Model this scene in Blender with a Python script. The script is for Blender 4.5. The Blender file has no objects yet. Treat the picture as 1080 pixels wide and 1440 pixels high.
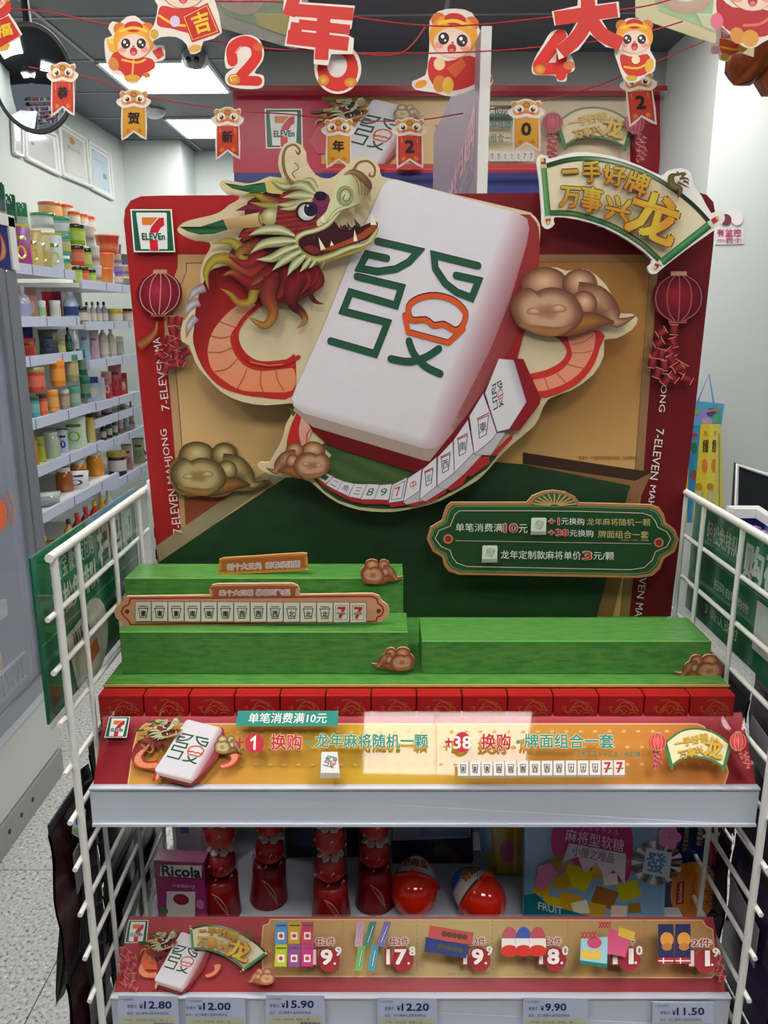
import bpy, math, random
from mathutils import Vector, Matrix
from mathutils.geometry import tessellate_polygon
random.seed(7)
S = bpy.context.scene
COL = S.collection
# ---------------------------------------------------------------- camera, world, lights, exposure
EYE = 1.45            # eye height above the floor
FPX = 1105.0          # focal length in pixels of the 1080x1440 frame
PITCH = math.radians(13.9)
cp, sp = math.cos(PITCH), math.sin(PITCH)
cam_d = bpy.data.cameras.new('camera'); cam = bpy.data.objects.new('camera', cam_d); COL.objects.link(cam)
cam_d.sensor_fit = 'VERTICAL'; cam_d.sensor_height = 24.0; cam_d.lens = FPX / 1440 * 24.0
cam_d.clip_start = 0.02; cam_d.clip_end = 60
cam.location = (0, 0, EYE); cam.rotation_euler = (math.radians(90) - PITCH, 0, 0)
S.camera = cam
S.view_settings.view_transform = 'Standard'; S.view_settings.look = 'None'
S.view_settings.gamma = 1; S.view_settings.use_curve_mapping = False
S.view_settings.exposure = 0.08
w = bpy.data.worlds.new('shop_ambient'); S.world = w; w.use_nodes = True
w.node_tree.nodes['Background'].inputs[0].default_value = (0.80, 0.88, 1.0, 1)
w.node_tree.nodes['Background'].inputs[1].default_value = 0.17
PANEL_GLOW = 15.0      # radiance of the ceiling light panels (built with the ceiling)
S.cycles.use_denoising = True; S.cycles.max_bounces = 6; S.cycles.diffuse_bounces = 3
S.cycles.glossy_bounces = 3; S.cycles.transmission_bounces = 5; S.cycles.transparent_max_bounces = 10
S.cycles.caustics_reflective = False; S.cycles.caustics_refractive = False
S.cycles.sample_clamp_indirect = 4.0

# ---------------------------------------------------------------- helpers
def ray(px, py):
    u, v = (px - 540) / FPX, (720 - py) / FPX
    return Vector((u, cp + v * sp, -sp + v * cp))
def at(px, py, Y):
    d = ray(px, py); k = Y / d.y
    return Vector((d.x * k, Y, EYE + d.z * k))
def onz(px, py, z):
    d = ray(px, py); k = (z - EYE) / d.z
    return d * k + Vector((0, 0, EYE))
def y_on(px, X, z):                      # depth at which the line (X, *, z) shows at column px
    t = X / ((px - 540) / FPX)
    return (t + (z - EYE) * sp) / cp
def tdepth(p): return p[1] * cp - (p[2] - EYE) * sp
def lin(c):
    def f(x):
        x /= 255.0
        return x / 12.92 if x <= 0.04045 else ((x + 0.055) / 1.055) ** 2.4
    return (f(c[0]), f(c[1]), f(c[2]), 1.0)
def mixc(a, b, t):
    return tuple(a[i] + (b[i] - a[i]) * t for i in range(3))
RA = -0.0237                              # the shop walls are turned a little against the display rack
ROOM = Matrix.Rotation(RA, 4, 'Z')
_m = {}
def mat(name, col=None, rough=0.5, metal=0.0, noise=0.0, nscale=40, emit=0, trans=0, alpha=1.0, coat=0.0, bump=0.0, spec=0.5, ior=1.45, col2=None, stretch=None):
    """procedural material; col None = colours come from the mesh's print (Col attribute)"""
    if name in _m: return _m[name]
    m = bpy.data.materials.new(name); m.use_nodes = True; _m[name] = m
    nt = m.node_tree; b = nt.nodes['Principled BSDF']; L = nt.links
    b.inputs['Roughness'].default_value = rough; b.inputs['Metallic'].default_value = metal
    b.inputs['Specular IOR Level'].default_value = spec; b.inputs['IOR'].default_value = ior
    b.inputs['Coat Weight'].default_value = coat; b.inputs['Coat Roughness'].default_value = 0.03
    b.inputs['Transmission Weight'].default_value = trans; b.inputs['Alpha'].default_value = alpha
    if col is None:
        a = nt.nodes.new('ShaderNodeAttribute'); a.attribute_name = 'Col'; src = a.outputs['Color']
    else:
        r = nt.nodes.new('ShaderNodeRGB'); r.outputs[0].default_value = lin(col); src = r.outputs[0]
    tc = nt.nodes.new('ShaderNodeTexCoord')
    if noise or bump or col2:
        n = nt.nodes.new('ShaderNodeTexNoise'); n.inputs['Scale'].default_value = nscale; n.inputs['Detail'].default_value = 5
        if stretch:
            mp = nt.nodes.new('ShaderNodeMapping'); mp.inputs['Scale'].default_value = stretch
            L.new(tc.outputs['Object'], mp.inputs['Vector']); L.new(mp.outputs[0], n.inputs['Vector'])
        else: L.new(tc.outputs['Object'], n.inputs['Vector'])
        if col2:
            rp = nt.nodes.new('ShaderNodeValToRGB'); rp.color_ramp.elements[0].position = 0.35; rp.color_ramp.elements[1].position = 0.65
            L.new(n.outputs['Fac'], rp.inputs[0])
            mx = nt.nodes.new('ShaderNodeMix'); mx.data_type = 'RGBA'
            L.new(rp.outputs[0], mx.inputs[0]); L.new(src, mx.inputs[6]); mx.inputs[7].default_value = lin(col2); src = mx.outputs[2]
        if noise:
            mr = nt.nodes.new('ShaderNodeMapRange'); mr.inputs[3].default_value = 1 - noise; mr.inputs[4].default_value = 1 + noise
            L.new(n.outputs['Fac'], mr.inputs[0])
            mx = nt.nodes.new('ShaderNodeMix'); mx.data_type = 'RGBA'; mx.blend_type = 'MULTIPLY'; mx.inputs[0].default_value = 1
            L.new(src, mx.inputs[6]); L.new(mr.outputs[0], mx.inputs[7]); src = mx.outputs[2]
        if bump:
            bp = nt.nodes.new('ShaderNodeBump'); bp.inputs['Strength'].default_value = bump; bp.inputs['Distance'].default_value = 0.002
            L.new(n.outputs['Fac'], bp.inputs['Height']); L.new(bp.outputs[0], b.inputs['Normal'])
    L.new(src, b.inputs['Base Color'])
    if emit:
        L.new(src, b.inputs['Emission Color']); b.inputs['Emission Strength'].default_value = emit
    return m
def clear(name, rough=0.03, tint=0.97, base=0.03):
    """thin clear plastic: passes light and mirrors a little, more at grazing angles"""
    if name in _m: return _m[name]
    m = bpy.data.materials.new(name); m.use_nodes = True; _m[name] = m; nt = m.node_tree; nt.nodes.remove(nt.nodes['Principled BSDF'])
    t = nt.nodes.new('ShaderNodeBsdfTransparent'); t.inputs[0].default_value = (tint, tint, tint, 1)
    g = nt.nodes.new('ShaderNodeBsdfGlossy'); g.inputs['Roughness'].default_value = rough
    f = nt.nodes.new('ShaderNodeLayerWeight'); f.inputs[0].default_value = 0.5; pw = nt.nodes.new('ShaderNodeMath'); pw.operation = 'POWER'; pw.inputs[1].default_value = 5
    mr = nt.nodes.new('ShaderNodeMapRange'); mr.inputs[3].default_value = base; mr.inputs[4].default_value = 0.9; mx = nt.nodes.new('ShaderNodeMixShader')
    nt.links.new(f.outputs['Facing'], pw.inputs[0]); nt.links.new(pw.outputs[0], mr.inputs[0]); nt.links.new(mr.outputs[0], mx.inputs[0]); nt.links.new(t.outputs[0], mx.inputs[1]); nt.links.new(g.outputs[0], mx.inputs[2])
    nt.links.new(mx.outputs[0], nt.nodes['Material Output'].inputs[0]); return m
def PR(): return mat('printed_card', None, 0.42, noise=0.05, nscale=60, spec=0.35)
def PG(): return mat('glossy_print', None, 0.12, noise=0.04, nscale=30, coat=0.6)
def PK(): return mat('printed_wrapper', None, 0.3, noise=0.08, nscale=50, bump=0.15)
def PP(): return mat('painted_metal', (232, 234, 232), 0.35, noise=0.04, nscale=25)

def wm(o):
    M = o.matrix_basis.copy()
    while o.parent: o = o.parent; M = o.matrix_basis @ M
    return M
def tag(o, label=None, cat=None, group=None, kind=None):
    if label: o['label'] = label
    if cat: o['category'] = cat
    if group: o['group'] = group
    if kind: o['kind'] = kind
    return o
def empty(name, loc, label=None, cat=None, group=None, kind=None, rz=0):
    o = bpy.data.objects.new(name, None); COL.objects.link(o); o.location = loc; o.rotation_euler = (0, 0, rz)
    o.empty_display_size = 0.02
    return tag(o, label, cat, group, kind)
def resamp(pts, closed=True, n=4):
    """Catmull-Rom smoothing of a 2D/3D point list"""
    P = [Vector(p) for p in pts]; N = len(P); out = []
    rng = range(N) if closed else range(N - 1)
    for i in rng:
        g = (lambda k: P[k % N]) if closed else (lambda k: P[min(max(k, 0), N - 1)])
        p0, p1, p2, p3 = g(i - 1), g(i), g(i + 1), g(i + 2)
        for k in range(n):
            t = k / n
            out.append(0.5 * ((2 * p1) + (p2 - p0) * t + (2 * p0 - 5 * p1 + 4 * p2 - p3) * t * t + (3 * p1 - p0 - 3 * p2 + p3) * t ** 3))
    if not closed: out.append(P[-1])
    return [tuple(q) for q in out]
class MB:
    def __init__(s): s.v = []; s.f = []; s.c = []; s.sm = []
    def add(s, vs, fs, col=(200, 200, 200), smooth=False, M=None):
        b = len(s.v)
        per = isinstance(col, list)
        for i, p in enumerate(vs):
            q = Vector(p)
            if M is not None: q = M @ q
            s.v.append(q); s.c.append(lin(col[i]) if per else None or (lin(col) if not per else lin(col[i])))
        for f in fs: s.f.append(tuple(b + i for i in f)); s.sm.append(smooth)
        return s
    def box(s, x0, x1, y0, y1, z0, z1, col=(200, 200, 200), M=None):
        vs = [(x, y, z) for x in (x0, x1) for y in (y0, y1) for z in (z0, z1)]
        fs = [(0, 1, 3, 2), (4, 6, 7, 5), (0, 4, 5, 1), (2, 3, 7, 6), (0, 2, 6, 4), (1, 5, 7, 3)]
        for f in fs: s.add([vs[i] for i in f], [(0, 1, 2, 3)], col, False, M)
        return s
    def lathe(s, prof, seg=20, col=(200, 200, 200), M=None, smooth=True):
        """prof: (r, z[, colour]); closed with caps where r > 0 at the ends"""
        n = len(prof); vs = []; cs = []
        for p in prof:
            for k in range(seg):
                a = 2 * math.pi * k / seg
                vs.append((p[0] * math.cos(a), p[0] * math.sin(a), p[1])); cs.append(p[2] if len(p) > 2 else col)
        fs = [(i * seg + k, i * seg + (k + 1) % seg, (i + 1) * seg + (k + 1) % seg, (i + 1) * seg + k) for i in range(n - 1) for k in range(seg)]
        s.add(vs, fs, cs, smooth, M)
        for i, fl in ((0, True), (n - 1, False)):
            if prof[i][0] > 1e-5:
                ring = vs[i * seg:(i + 1) * seg]
                s.add(ring[::-1] if fl else ring, [tuple(range(seg))], cs[i * seg], False, M)
        return s
    def tube(s, path, r, seg=8, col=(200, 200, 200), M=None, closed=False):
        P = [Vector(p) for p in path]; n = len(P); vs = []
        rr = r if isinstance(r, (list, tuple)) else [r] * n
        up = None
        for i in range(n):
            a, b = (P[(i - 1) % n], P[(i + 1) % n]) if closed else (P[max(i - 1, 0)], P[min(i + 1, n - 1)])
            d = (b - a).normalized()
            if up is None: up = d.orthogonal().normalized()
            e1 = (up - d * up.dot(d))
            e1 = e1.normalized() if e1.length > 1e-6 else d.orthogonal().normalized()
            up = e1; e2 = d.cross(e1)
            for k in range(seg):
                t = 2 * math.pi * k / seg
                vs.append(P[i] + (e1 * math.cos(t) + e2 * math.sin(t)) * rr[i])
        m = n if closed else n - 1
        fs = [(i * seg + k, i * seg + (k + 1) % seg, ((i + 1) % n) * seg + (k + 1) % seg, ((i + 1) % n) * seg + k) for i in range(m) for k in range(seg)]
        s.add(vs, fs, col, True, M)
        if not closed:
            s.add(vs[:seg][::-1], [tuple(range(seg))], col, False, M); s.add(vs[-seg:], [tuple(range(seg))], col, False, M)
        return s
    def prism(s, pts3, off, col=(200, 200, 200), side=None):
        """flat outline (3D points) extruded by the vector off (away from the viewer)"""
        P = [Vector(p) for p in pts3]; n = len(P); o = Vector(off)
        tris = tessellate_polygon([P])
        nrm = Vector((0, 0, 0))
        for i in range(n): nrm += P[i].cross(P[(i + 1) % n])
        flip = nrm.dot(o) > 0
        for t in tris:
            a, b, c = [P[i] for i in t]
            if ((b - a).cross(c - a)).dot(o) > 0: t = t[::-1]
            s.add([P[i] for i in t], [(0, 1, 2)], col); s.add([P[i] + o for i in t[::-1]], [(0, 1, 2)], side or col)
        sd = side or col
        for i in range(n):
            j = (i + 1) % n
            q = [P[i], P[j], P[j] + o, P[i] + o]
            s.add(q if flip else q[::-1], [(0, 1, 2, 3)], sd)
        return s
    def build(s, name, material, parent=None, bevel=0, label=None, cat=None, group=None, kind=None):
        if not s.v: return None
        me = bpy.data.meshes.new(name)
        if parent is not None:
            Mi = wm(parent).inverted(); vs = [Mi @ v for v in s.v]; org = None
        else:
            lo = [min(v[i] for v in s.v) for i in range(3)]; hi = [max(v[i] for v in s.v) for i in range(3)]
            org = Vector(((lo[0] + hi[0]) / 2, (lo[1] + hi[1]) / 2, lo[2])); vs = [v - org for v in s.v]
        me.from_pydata([tuple(v) for v in vs], [], s.f)
        a = me.color_attributes.new('Col', 'FLOAT_COLOR', 'POINT')
        a.data.foreach_set('color', [x for c in s.c for x in c])
        me.polygons.foreach_set('use_smooth', s.sm)
        me.materials.append(material); me.update()
        o = bpy.data.objects.new(name, me); COL.objects.link(o)
        if parent is not None: o.parent = parent
        else: o.location = org
        if bevel:
            wl = o.modifiers.new('weld', 'WELD'); wl.merge_threshold = 0.00005
            bv = o.modifiers.new('bevel', 'BEVEL'); bv.width = bevel; bv.segments = 2; bv.limit_method = 'ANGLE'
        return tag(o, label, cat, group, kind)
def dup(root, loc, rz=None, label=None, group=None):
    r = root.copy(); COL.objects.link(r); r.location = loc
    if rz is not None: r.rotation_euler = (0, 0, rz)
    if label: r['label'] = label
    if group: r['group'] = group
    for ch in list(root.children):
        c = ch.copy(); COL.objects.link(c); c.parent = r
        for g in list(ch.children):
            d = g.copy(); COL.objects.link(d); d.parent = c
    return r

# ---- text: glyph outlines of Blender's own font turned into flat mesh
_tc = {}
def glyphs(s, bold=0.0, spacing=1.0):
    k = (s, bold, spacing)
    if k in _tc: return _tc[k]
    c = bpy.data.curves.new('text', 'FONT'); c.body = s; c.offset = bold; c.space_character = spacing; c.resolution_u = 2
    o = bpy.data.objects.new('text', c); me = o.to_mesh()
    vs = [(v.co.x, v.co.y) for v in me.vertices]; fs = [tuple(p.vertices) for p in me.polygons]
    o.to_mesh_clear(); bpy.data.objects.remove(o); bpy.data.curves.remove(c)
    if not vs: vs = [(0, 0), (1, 1)]
    x0 = min(v[0] for v in vs); x1 = max(v[0] for v in vs); y0 = min(v[1] for v in vs); y1 = max(v[1] for v in vs)
    _tc[k] = (vs, fs, x0, x1, y0, y1); return _tc[k]
class Art:
    """flat print in layers on a surface: mp maps art coordinates to the surface, nrm faces the viewer"""
    EPS = 0.00006
    def __init__(s, mp, nrm, parent, material=None, base=0.0):
        s.mp = mp; s.n = Vector(nrm).normalized(); s.parent = parent; s.mat = material or PR(); s.L = 1; s.base = base
        s.T = []; s.mb = None; s.cur = None; s.tint = None
    def part(s, name, label=None, parent=None):
        s.end(); s.mb = MB(); s.cur = (name, label, parent); return s
    def end(s):
        o = None
        if s.mb and s.mb.v: o = s.mb.build(s.cur[0], s.mat, s.cur[2] or s.parent, label=s.cur[1])
        s.mb = None; return o
    def xy(s, x, y):
        for t in reversed(s.T): x, y = t(x, y)
        return x, y
    def P(s, x, y):
        x, y = s.xy(x, y); return s.mp(x, y) + s.n * (s.base + s.L * s.EPS)
    def c(s, col): return s.tint(col) if s.tint else col
    def tri(s, pts, fs, col):
        V = [s.P(*p) for p in pts]; out = []
        for f in fs:
            if len(f) == 3:
                a, b, c = V[f[0]], V[f[1]], V[f[2]]
                nn = (b - a).cross(c - a)
            else: nn = (V[f[1]] - V[f[0]]).cross(V[f[2]] - V[f[1]])
            out.append(f if nn.dot(s.n) > 0 else tuple(reversed(f)))
        s.mb.add(V, out, [s.c(k) for k in col] if isinstance(col, list) else s.c(col))
    def fill(s, pts, col, sm=0, grad=None, d=18):
        s.L += 1
        if sm: pts = resamp([(p[0], p[1]) for p in pts], True, sm)
        tris = tessellate_polygon([[Vector((p[0], p[1], 0)) for p in pts]])
        if grad is None: s.tri([(p[0], p[1]) for p in pts], [tuple(t) for t in tris], col); return
        vs = []; fs = []; cs = []
        def rec(a, b, c, k):
            m = max((a[0] - b[0]) ** 2 + (a[1] - b[1]) ** 2, (c[0] - b[0]) ** 2 + (c[1] - b[1]) ** 2, (a[0] - c[0]) ** 2 + (a[1] - c[1]) ** 2)
            if m > d * d and k < 6:
                l = [(a[0] - b[0]) ** 2 + (a[1] - b[1]) ** 2, (c[0] - b[0]) ** 2 + (c[1] - b[1]) ** 2, (a[0] - c[0]) ** 2 + (a[1] - c[1]) ** 2]
                ab = ((a[0] + b[0]) / 2, (a[1] + b[1]) / 2); bc = ((c[0] + b[0]) / 2, (c[1] + b[1]) / 2); ca = ((a[0] + c[0]) / 2, (a[1] + c[1]) / 2)
                rec(a, ab, ca, k + 1); rec(ab, b, bc, k + 1); rec(ca, bc, c, k + 1); rec(ab, bc, ca, k + 1)
            else:
                n = len(vs); vs.extend((a, b, c)); fs.append((n, n + 1, n + 2)); cs.extend(grad(*q) for q in (a, b, c))
        for t in tris: rec(*[(pts[i][0], pts[i][1]) for i in t], 0)
        s.tri(vs, fs, cs)
    def rad(s, pts, cin, cout, cen=None, sm=0, pw=1.0):
        """blob shaded from a centre colour to a rim colour"""
        s.L += 1
        if sm: pts = resamp(pts, True, sm)
        n = len(pts); cx = cen[0] if cen else sum(p[0] for p in pts) / n; cy = cen[1] if cen else sum(p[1] for p in pts) / n
        R = 5; vs = [(cx, cy)]; cs = [cin]; fs = []
        st = [cin] + (cout if isinstance(cout, list) else [cout])
        def at_(t):
            t = t * (len(st) - 1); k = min(int(t), len(st) - 2); return mixc(st[k], st[k + 1], t - k)
        for r in range(1, R + 1):
            t = r / R
            for p in pts: vs.append((cx + (p[0] - cx) * t, cy + (p[1] - cy) * t)); cs.append(at_(t ** pw))
        for k in range(n):
            fs.append((0, 1 + k, 1 + (k + 1) % n))
            for r in range(1, R):
                a = 1 + (r - 1) * n; b = 1 + r * n
                fs.append((a + k, b + k, b + (k + 1) % n)); fs.append((a + k, b + (k + 1) % n, a + (k + 1) % n))
        s.tri(vs, fs, cs)
    def ell(s, cx, cy, rx, ry, col, col2=None, rot=0, cen=None, n=20, pw=1.0):
        a0 = math.radians(rot); ca, sa = math.cos(a0), math.sin(a0)
        pts = [(cx + rx * math.cos(2 * math.pi * k / n) * ca - ry * math.sin(2 * math.pi * k / n) * sa,
                cy + rx * math.cos(2 * math.pi * k / n) * sa + ry * math.sin(2 * math.pi * k / n) * ca) for k in range(n)]
        if col2: s.rad(pts, col, col2, cen, pw=pw)
        else: s.fill(pts, col)
    def lock(s, path, wd, cols, rim=None, sm=5):
        """tapered ribbon (hair, flame, tendril); wd: width at each path point, cols: colour or list along it"""
        s.L += 1
        q = resamp([(p[0], p[1], wd[i] if isinstance(wd, (list, tuple)) else wd) for i, p in enumerate(path)], False, sm) if sm else [(p[0], p[1], wd) for p in path]
        n = len(q); vs = []; cs = []; fs = []
        cl = cols if isinstance(cols, list) else [cols, cols]
        for i in range(n):
            a, b = q[max(i - 1, 0)], q[min(i + 1, n - 1)]
            dx, dy = b[0] - a[0], b[1] - a[1]; l = math.hypot(dx, dy) or 1
            nx, ny = -dy / l, dx / l; h = max(q[i][2], 0) / 2
            t = i / (n - 1) * (len(cl) - 1); k = min(int(t), len(cl) - 2); cc = mixc(cl[k], cl[k + 1], t - k)
            e = rim if rim else mixc(cc, (0, 0, 0), 0.35)
            vs += [(q[i][0] + nx * h, q[i][1] + ny * h), (q[i][0], q[i][1]), (q[i][0] - nx * h, q[i][1] - ny * h)]
            cs += [e, cc, e]
        for i in range(n - 1):
            o = i * 3
            fs += [(o, o + 1, o + 4), (o, o + 4, o + 3), (o + 1, o + 2, o + 5), (o + 1, o + 5, o + 4)]
        s.tri(vs, fs, cs)
    def line(s, path, w, col, closed=False, sm=0, cap=True):
        s.L += 1
        if sm: path = resamp([(p[0], p[1]) for p in path], closed, sm)
        path = [(p[0], p[1]) for i, p in enumerate(path) if i == 0 or math.hypot(p[0] - path[i - 1][0], p[1] - path[i - 1][1]) > 1e-5]
        n = len(path); vs = []; fs = []
        if n < 2: return
        def dr(a, b):
            dx, dy = b[0] - a[0], b[1] - a[1]; l = math.hypot(dx, dy) or 1; return dx / l, dy / l
        for i in range(n):
            if closed or 0 < i < n - 1: d0, d1 = dr(path[i - 1], path[i]), dr(path[i], path[(i + 1) % n])
            elif i == 0: d0 = d1 = dr(path[0], path[1])
            else: d0 = d1 = dr(path[-2], path[-1])
            nx, ny = -(d0[1] + d1[1]), d0[0] + d1[0]; l = math.hypot(nx, ny)
            if l < 1e-4: nx, ny, l = -d1[1], d1[0], 1
            nx /= l; ny /= l; c_ = max(0.42, nx * -d1[1] + ny * d1[0]); k = w / 2 / c_
            vs += [(path[i][0] + nx * k, path[i][1] + ny * k), (path[i][0] - nx * k, path[i][1] - ny * k)]
        m = n if closed else n - 1
        for i in range(m):
            a, b = 2 * i, 2 * ((i + 1) % n); fs += [(a, b, b + 1), (a, b + 1, a + 1)]
        if cap and not closed:
            for i, (a, b) in ((0, (path[1], path[0])), (n - 1, (path[-2], path[-1]))):
                d = dr(a, b); c0 = path[i]; o = len(vs); a0 = math.atan2(d[1], d[0]) - math.pi / 2
                vs += [(c0[0] + w / 2 * math.cos(a0 + math.pi * q / 5), c0[1] + w / 2 * math.sin(a0 + math.pi * q / 5)) for q in range(6)]
                fs.append(tuple(range(o, o + 6)))
        s.tri(vs, fs, col)
    def rect(s, x0, y0, x1, y1, col, grad=None, d=18): s.fill([(x0, y0), (x1, y0), (x1, y1), (x0, y1)], col, grad=grad, d=d)
    def text(s, t, quad, col, bold=0.0, out=None, ow=0.03, grad=None, sp=1.0):
        """quad: the four corners (tl, tr, br, bl) or (x0, y0, x1, y1)"""
        if len(quad) == 4 and not isinstance(quad[0], (tuple, list)):
            x0, y0, x1, y1 = quad; quad = [(x0, y0), (x1, y0), (x1, y1), (x0, y1)]
        vs, fs, ax, bx, ay, by = glyphs(t, 0.0, sp)
        wq = math.hypot(quad[1][0] - quad[0][0], quad[1][1] - quad[0][1]); hq = math.hypot(quad[3][0] - quad[0][0], quad[3][1] - quad[0][1])
        def mpq(x, y):
            u = (x - ax) / (bx - ax); v = (by - y) / (by - ay)
            return tuple((quad[0][i] * (1 - u) + quad[1][i] * u) * (1 - v) + (quad[3][i] * (1 - u) + quad[2][i] * u) * v for i in range(2))
        def lay(r, m, cc):
            for k in range(m):
                s.L += 1
                dx, dy = (r * math.cos(6.2832 * (k + .5) / m), r * math.sin(6.2832 * (k + .5) / m)) if m > 1 else (0, 0)
                V = [mpq(x + dx, y + dy) for x, y in vs]
                s.tri(V, fs, [cc(*v) for v in vs] if callable(cc) else cc)
        if out: lay(bold * 0.8 + ow, 6, out)
        cc = grad or col
        if bold >= 0.02: lay(bold * 0.8, 4, cc)
        lay(0, 1, cc)
    def push(s, fn): s.T.append(fn); return s
    def pop(s): s.T.pop()
def aff(sx0, sy0, sx1, sy1, q):
    """maps the source box onto a quad (tl, tr, br, bl) or box"""
    if not isinstance(q[0], (tuple, list)): q = [(q[0], q[1]), (q[2], q[1]), (q[2], q[3]), (q[0], q[3])]
    def f(x, y):
        u = (x - sx0) / (sx1 - sx0); v = (y - sy0) / (sy1 - sy0)
        return tuple((q[0][i] * (1 - u) + q[1][i] * u) * (1 - v) + (q[3][i] * (1 - u) + q[2][i] * u) * v for i in range(2))
    return f
def planeY(Y): return (lambda x, y: at(x, y, Y)), Vector((0, -1, 0))
def planePN(p, n):
    p = Vector(p); n = Vector(n).normalized(); e = Vector((0, 0, EYE))
    def f(x, y):
        d = ray(x, y); k = (p - e).dot(n) / d.dot(n); return e + d * k
    return f, n
# ================================================================ the shop: floor, ceiling, walls
GREY = mat('ceiling_panel_grey', (84, 88, 98), 0.45, noise=0.06, nscale=3)
BAR = mat('ceiling_bar_grey', (150, 155, 165), 0.4)
WALLM = mat('wall_paint', (205, 214, 210), 0.75, noise=0.02, nscale=2)
CZ = EYE + 1.30
ceil = empty('ceiling', (0, 3, CZ), kind='structure')
LIGHTS = {(-0.1, -0.9), (-1.62, 1.5), (1.1, -0.9), (1.1, 1.5), (-1.62, 4.5), (-1.62, 5.7), (-0.1, 1.5), (-1.62, -0.9)}
bars = MB(); shared = None
lit = empty('panel_light_root', (0, 0, 0)); bpy.data.objects.remove(lit)
for i in range(-2, 8):
    for j in range(-4, 9):
        x0 = -1.62 + 0.6 * i; y0 = 3.9 + 0.6 * j
        if y0 > 6.6: continue
        lx = (-1.62, -0.42 + 0.0, 0.78, 1.98)
        if (i == 0 and j in (1, 3)): continue
        if j < -2 or (i > 5): continue
        M = ROOM @ Matrix.Translation((x0 + 0.3, y0 + 0.3, CZ))
        if shared is None:
            b = MB().box(-0.292, 0.292, -0.292, 0.292, 0, 0.012)
            shared = b.build('ceiling_panel', GREY); o = shared; COL.objects.unlink(o); COL.objects.link(o)
            o.data.transform(Matrix.Translation((0, 0, 0)))
        else:
            o = shared.copy(); COL.objects.link(o)
        o.parent = ceil
        loc = ceil.matrix_basis.inverted() @ M
        o.location = loc.translation; o.rotation_euler = (0, 0, RA)
for i in range(-2, 9):
    x = -1.62 + 0.6 * i
    MB().box(x - 0.009, x + 0.009, 2.6, 7.1, CZ - 0.006, CZ + 0.004, M=ROOM).build('grid_bar', BAR, ceil)
for j in range(-2, 6):
    y = 3.9 + 0.6 * j
    MB().box(-2.9, 3.2, y - 0.007, y + 0.007, CZ - 0.004, CZ + 0.006, M=ROOM).build('grid_bar', BAR, ceil)
MB().box(-3.2, 3.4, -1.9, 7.4, CZ + 0.02, CZ + 0.06, M=ROOM).build('ceiling_slab', mat('slab_dark', (40, 42, 46), 0.9), ceil)
GLOW = mat('light_panel_glow', (255, 251, 245), 0.4, emit=PANEL_GLOW)
FRM = mat('light_frame', (225, 228, 230), 0.4)
def light_panel(x0, y0, wx, wy, label):
    c = ROOM @ Vector((x0 + wx / 2, y0 + wy / 2, CZ - 0.012))
    e = empty('ceiling_light', c, label, 'light', 'flat light panels in the ceiling')
    MB().box(x0 + 0.02, x0 + wx - 0.02, y0 + 0.02, y0 + wy - 0.02, CZ - 0.008, CZ + 0.004, M=ROOM).build('diffuser', GLOW, e)
    f = MB()
    for a in ((x0, x0 + wx, y0, y0 + 0.02), (x0, x0 + wx, y0 + wy - 0.02, y0 + wy), (x0, x0 + 0.02, y0, y0 + wy), (x0 + wx - 0.02, x0 + wx, y0, y0 + wy)):
        f.box(*a, CZ - 0.012, CZ + 0.004, M=ROOM)
    f.build('frame', FRM, e)
light_panel(-1.62, 4.5, 0.6, 0.6, 'larger square white light panel in the ceiling, behind the dome camera')
light_panel(-1.62, 5.7, 0.6, 0.6, 'smaller-looking square white light panel in the ceiling near the far wall')
for k, (x, y, n) in enumerate([(-0.08, -0.84, 'straight behind the viewer'), (-1.62, -0.6, 'added unseen behind the viewer on the left'), (1.25, -0.6, 'added unseen behind the viewer on the right'),
                               (-0.8, 0.25, 'added almost overhead, to the left of the rack'), (0.6, 0.25, 'added almost overhead, to the right of the rack'), (-1.2, 2.6, 'added over the left aisle'), (-1.9, 1.1, 'added beside the freezer'), (0.0, 2.9, 'added behind the display board')]):  # all but the first are unseen panels added to brighten the shop
    light_panel(x, y, 0.66, 0.6, 'square white ceiling light panel ' + n)
# walls (room frame)
MB().box(-2.24, -2.14, 0.2, 6.5, 0, CZ, M=ROOM).build('wall_left', WALLM, kind='structure')
bw = MB().box(-2.14, -1.69, 6.4, 6.9, 0, CZ, M=ROOM).box(-1.69, 0.5, 6.8, 6.9, 0, CZ, M=ROOM)
bw.build('wall_back', mat('back_wall_paint', (222, 232, 230), 0.7), kind='structure')
MB().box(-0.777, 1.5, 4.4, 4.55, 0, CZ).build('wall_counter', mat('bulkhead_grey', (150, 150, 148), 0.7, noise=0.03, nscale=2), kind='structure')
MB().box(1.43, 3.2, 3.72, 4.6, 0, CZ).build('wall_right', mat('white_wall', (214, 220, 218), 0.75, noise=0.02, nscale=2), kind='structure')
g_ = empty('rear_gondola', (-0.6, -2.3, 0), 'low shelving full of coloured packs behind the viewer', 'shelving')
rb = random.Random(3); sb = MB(); pb = MB()
for i in range(7):
    sb.box(-2.2, 1.6, -2.6, -2.1, 0.12 + 0.3 * i, 0.14 + 0.3 * i, (200, 204, 210))
    x = -2.15
    while x < 1.5:
        w_ = rb.uniform(.06, .16); pb.box(x, x + w_, -2.35, -2.12, 0.141 + 0.3 * i, 0.141 + 0.3 * i + rb.uniform(.12, .25), rb.choice([(190, 50, 40), (220, 150, 40), (50, 80, 160), (60, 140, 80), (220, 220, 220), (150, 60, 140), (40, 40, 50)])); x += w_ + .01
sb.build('shelf_board', PP(), g_); pb.build('packs', PK(), g_, kind='stuff')
MB().box(3.1, 3.2, 0.2, 3.72, 0, CZ).build('wall_side', WALLM, kind='structure')
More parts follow.
